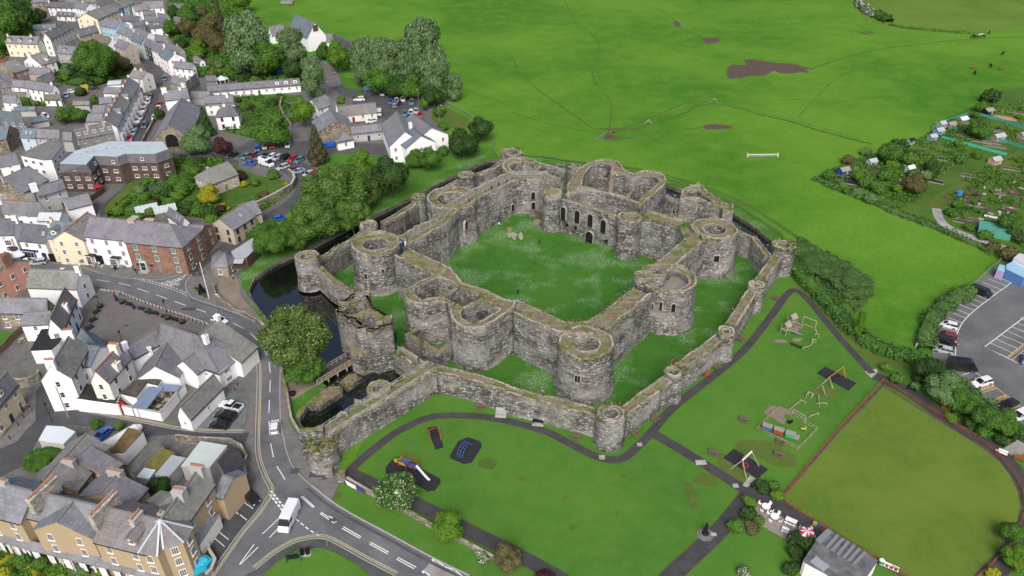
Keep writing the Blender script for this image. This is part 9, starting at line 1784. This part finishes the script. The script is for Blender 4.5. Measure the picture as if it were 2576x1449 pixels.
for q,f,lb in ((T31(1920,515),P,'blue water butt where the allotment track bends'),(T30(1675,1400),P,'blue water butt beside the low grey blue shed')):
 bin_(q,lb,pln('water_butt_blue',(.05,.2,.45),.5),1.2,.9,name='water_butt',cat='water butt')
p=W(T03(2000,1325),.8); r_=emp('play_house',(p.x,p.y,0),.3,'turquoise covered boat like object at the terrace corner','cover'); l_=[(-2.2,-1),(-.8,-1.5),(1.2,-1.2),(2.2,0),(1.2,1.2),(-.8,1.4),(-2.2,.9)]; m=MB(); m.poly(l_,0,1.1); m.bd('hull',pln('turquoise_cover',(.03,.35,.5),.5),r_); m=MB(); m.poly([(a*.7,b*.6) for a,b in l_],1.1,1.35); m.bd('cover_top',pln('bright_turquoise',(.05,.5,.7),.5),r_)
p=W(T03(1180,90),.9); r_=emp('inflatable',(p.x,p.y,0),.9,'long rounded white caravan like tank in the back plots','tank'); m=MB(); m.cyl((-5,0,1.1),(4,0,1.1),1.1,1.1,14); m.cyl((4,0,1.1),(5,0,1.1),1.1,.5,14); m.bd('shell',Mpl,r_)
p=W(T01(990,455),1); r_=emp('red_parasol',(p.x,p.y,0),0,'red garden parasol behind the brown yard wall','parasol'); m=MB(); m.cyl((0,0,0),(0,0,2.2),.05,.05,6); m.bd('pole',M_gal,r_); m=MB(); m.cyl((0,0,2.0),(0,0,2.5),1.5,.05,8); m.bd('canopy',M_rp,r_)
p=W(T00(850,880),1); r_=emp('yellow_shelter',(p.x,p.y,0),.2,'bright yellow tent like cover in the town gardens','cover'); m=MB(); m.cyl((0,0,0),(0,0,1.8),2.4,1.9,6); m.bd('cover',M_yel,r_)
p=W(T11(310,805),.6); m=MB(); m.box((p.x,p.y,.5),(1.6,1.0,1.0)); m.box((p.x,p.y,1.05),(1.7,1.1,.08)); tag(m.bd('grit_bin',M_yel),'yellow grit bin beside the moat side trees','bin')
def byl(s): return next(o for o in COL.objects if s in o.get('label',''))
def facade(root,q,z,w_,h,mat,name,d=.25,f=T01,bars=None):
 l=Matrix.Rotation(-root.rotation_euler.z,3,'Z')@(W(f(*q),z)-root.location); y=-FR[root.name]
 m=MB(); m.box((l.x,y-d/2,z),(w_,d,h)); o=m.bd(name,mat,root)
 if bars: adw(o,l.x,y-d-.02,z,0,w_*.86,h*.8,bars)
 return o
M_navy=pln('navy_shopfront',(.02,.025,.14),.5)
b=byl('navy blue shopfront'); facade(b,(315,1090),1.3,4.6,2.3,M_navy,'shopfront',.2,bars=(4,1)); facade(b,(490,1105),1.1,1.0,2.2,M_navy,'door'); facade(b,(315,1062),2.6,4.9,.45,M_navy,'shop_sign',.35)
b=byl('bank building with a dormer'); facade(b,(580,1100),1.3,1.7,2.6,Mvd,'arched_door',.1)
b=byl('white Georgian inn')
for q in((940,1130),(1185,1165)): facade(b,q,1.6,2.3,2.9,Mww,'bay_window',.9,bars=(4,3)); facade(b,(q[0],q[1]-38),3.15,2.6,.3,M_gutter,'bay_roof',1.1)
facade(b,(1062,1125),1.5,1.9,2.9,Mi,'porch',.5); facade(b,(1062,1170),.25,3.2,.5,M_conc,'steps',1.6)
b=byl('red brick hotel'); facade(b,(1485,1195),1.6,1.9,3.1,M_mint,'door_surround',.35,bars=(1,2)); facade(b,(1485,1260),.2,2.6,.4,M_conc,'steps',1.4)
for q in((1415,1188),(1545,1205)): facade(b,q,1.9,.9,.6,M_navy,'name_board',.12)
b=byl('white end building with hanging'); facade(b,(90,985),3.9,2.0,2.0,Mww,'hanging_bay',.8,bars=(3,2)); facade(b,(130,1065),1.5,2.2,1.5,Mdf,'shop_window',.15)
for q,s_,f in (((395,395),(1.6,1.3),T13),((620,430),(3,1.6),T13),((690,465),(1,1),T13),((2440,90),(1.6,4.5),T03),((620,1135),(2.4,1.6),T13),((770,890),(1.2,.6),T13),((1270,380),(.8,.5),T02),((1900,215),(3.5,1.2),T02),((905,258),(1.1,1.1),T23),((1285,130),(1,.9),T23),((2250,545),(1,.9),T23),((1900,310),(2,1.2),T23),((2030,1035),(.9,.7),T23)):
 c=W(f(*q)); sheet('cover_patch',[c+Ve((a*s_[0]/2,b_*s_[1]/2,0)) for a,b_ in((-1,-1),(1,-.9),(.95,1),(-1,.9))],.15,M_wet if f in(T03,T02,T13) else M_conc,world=True)
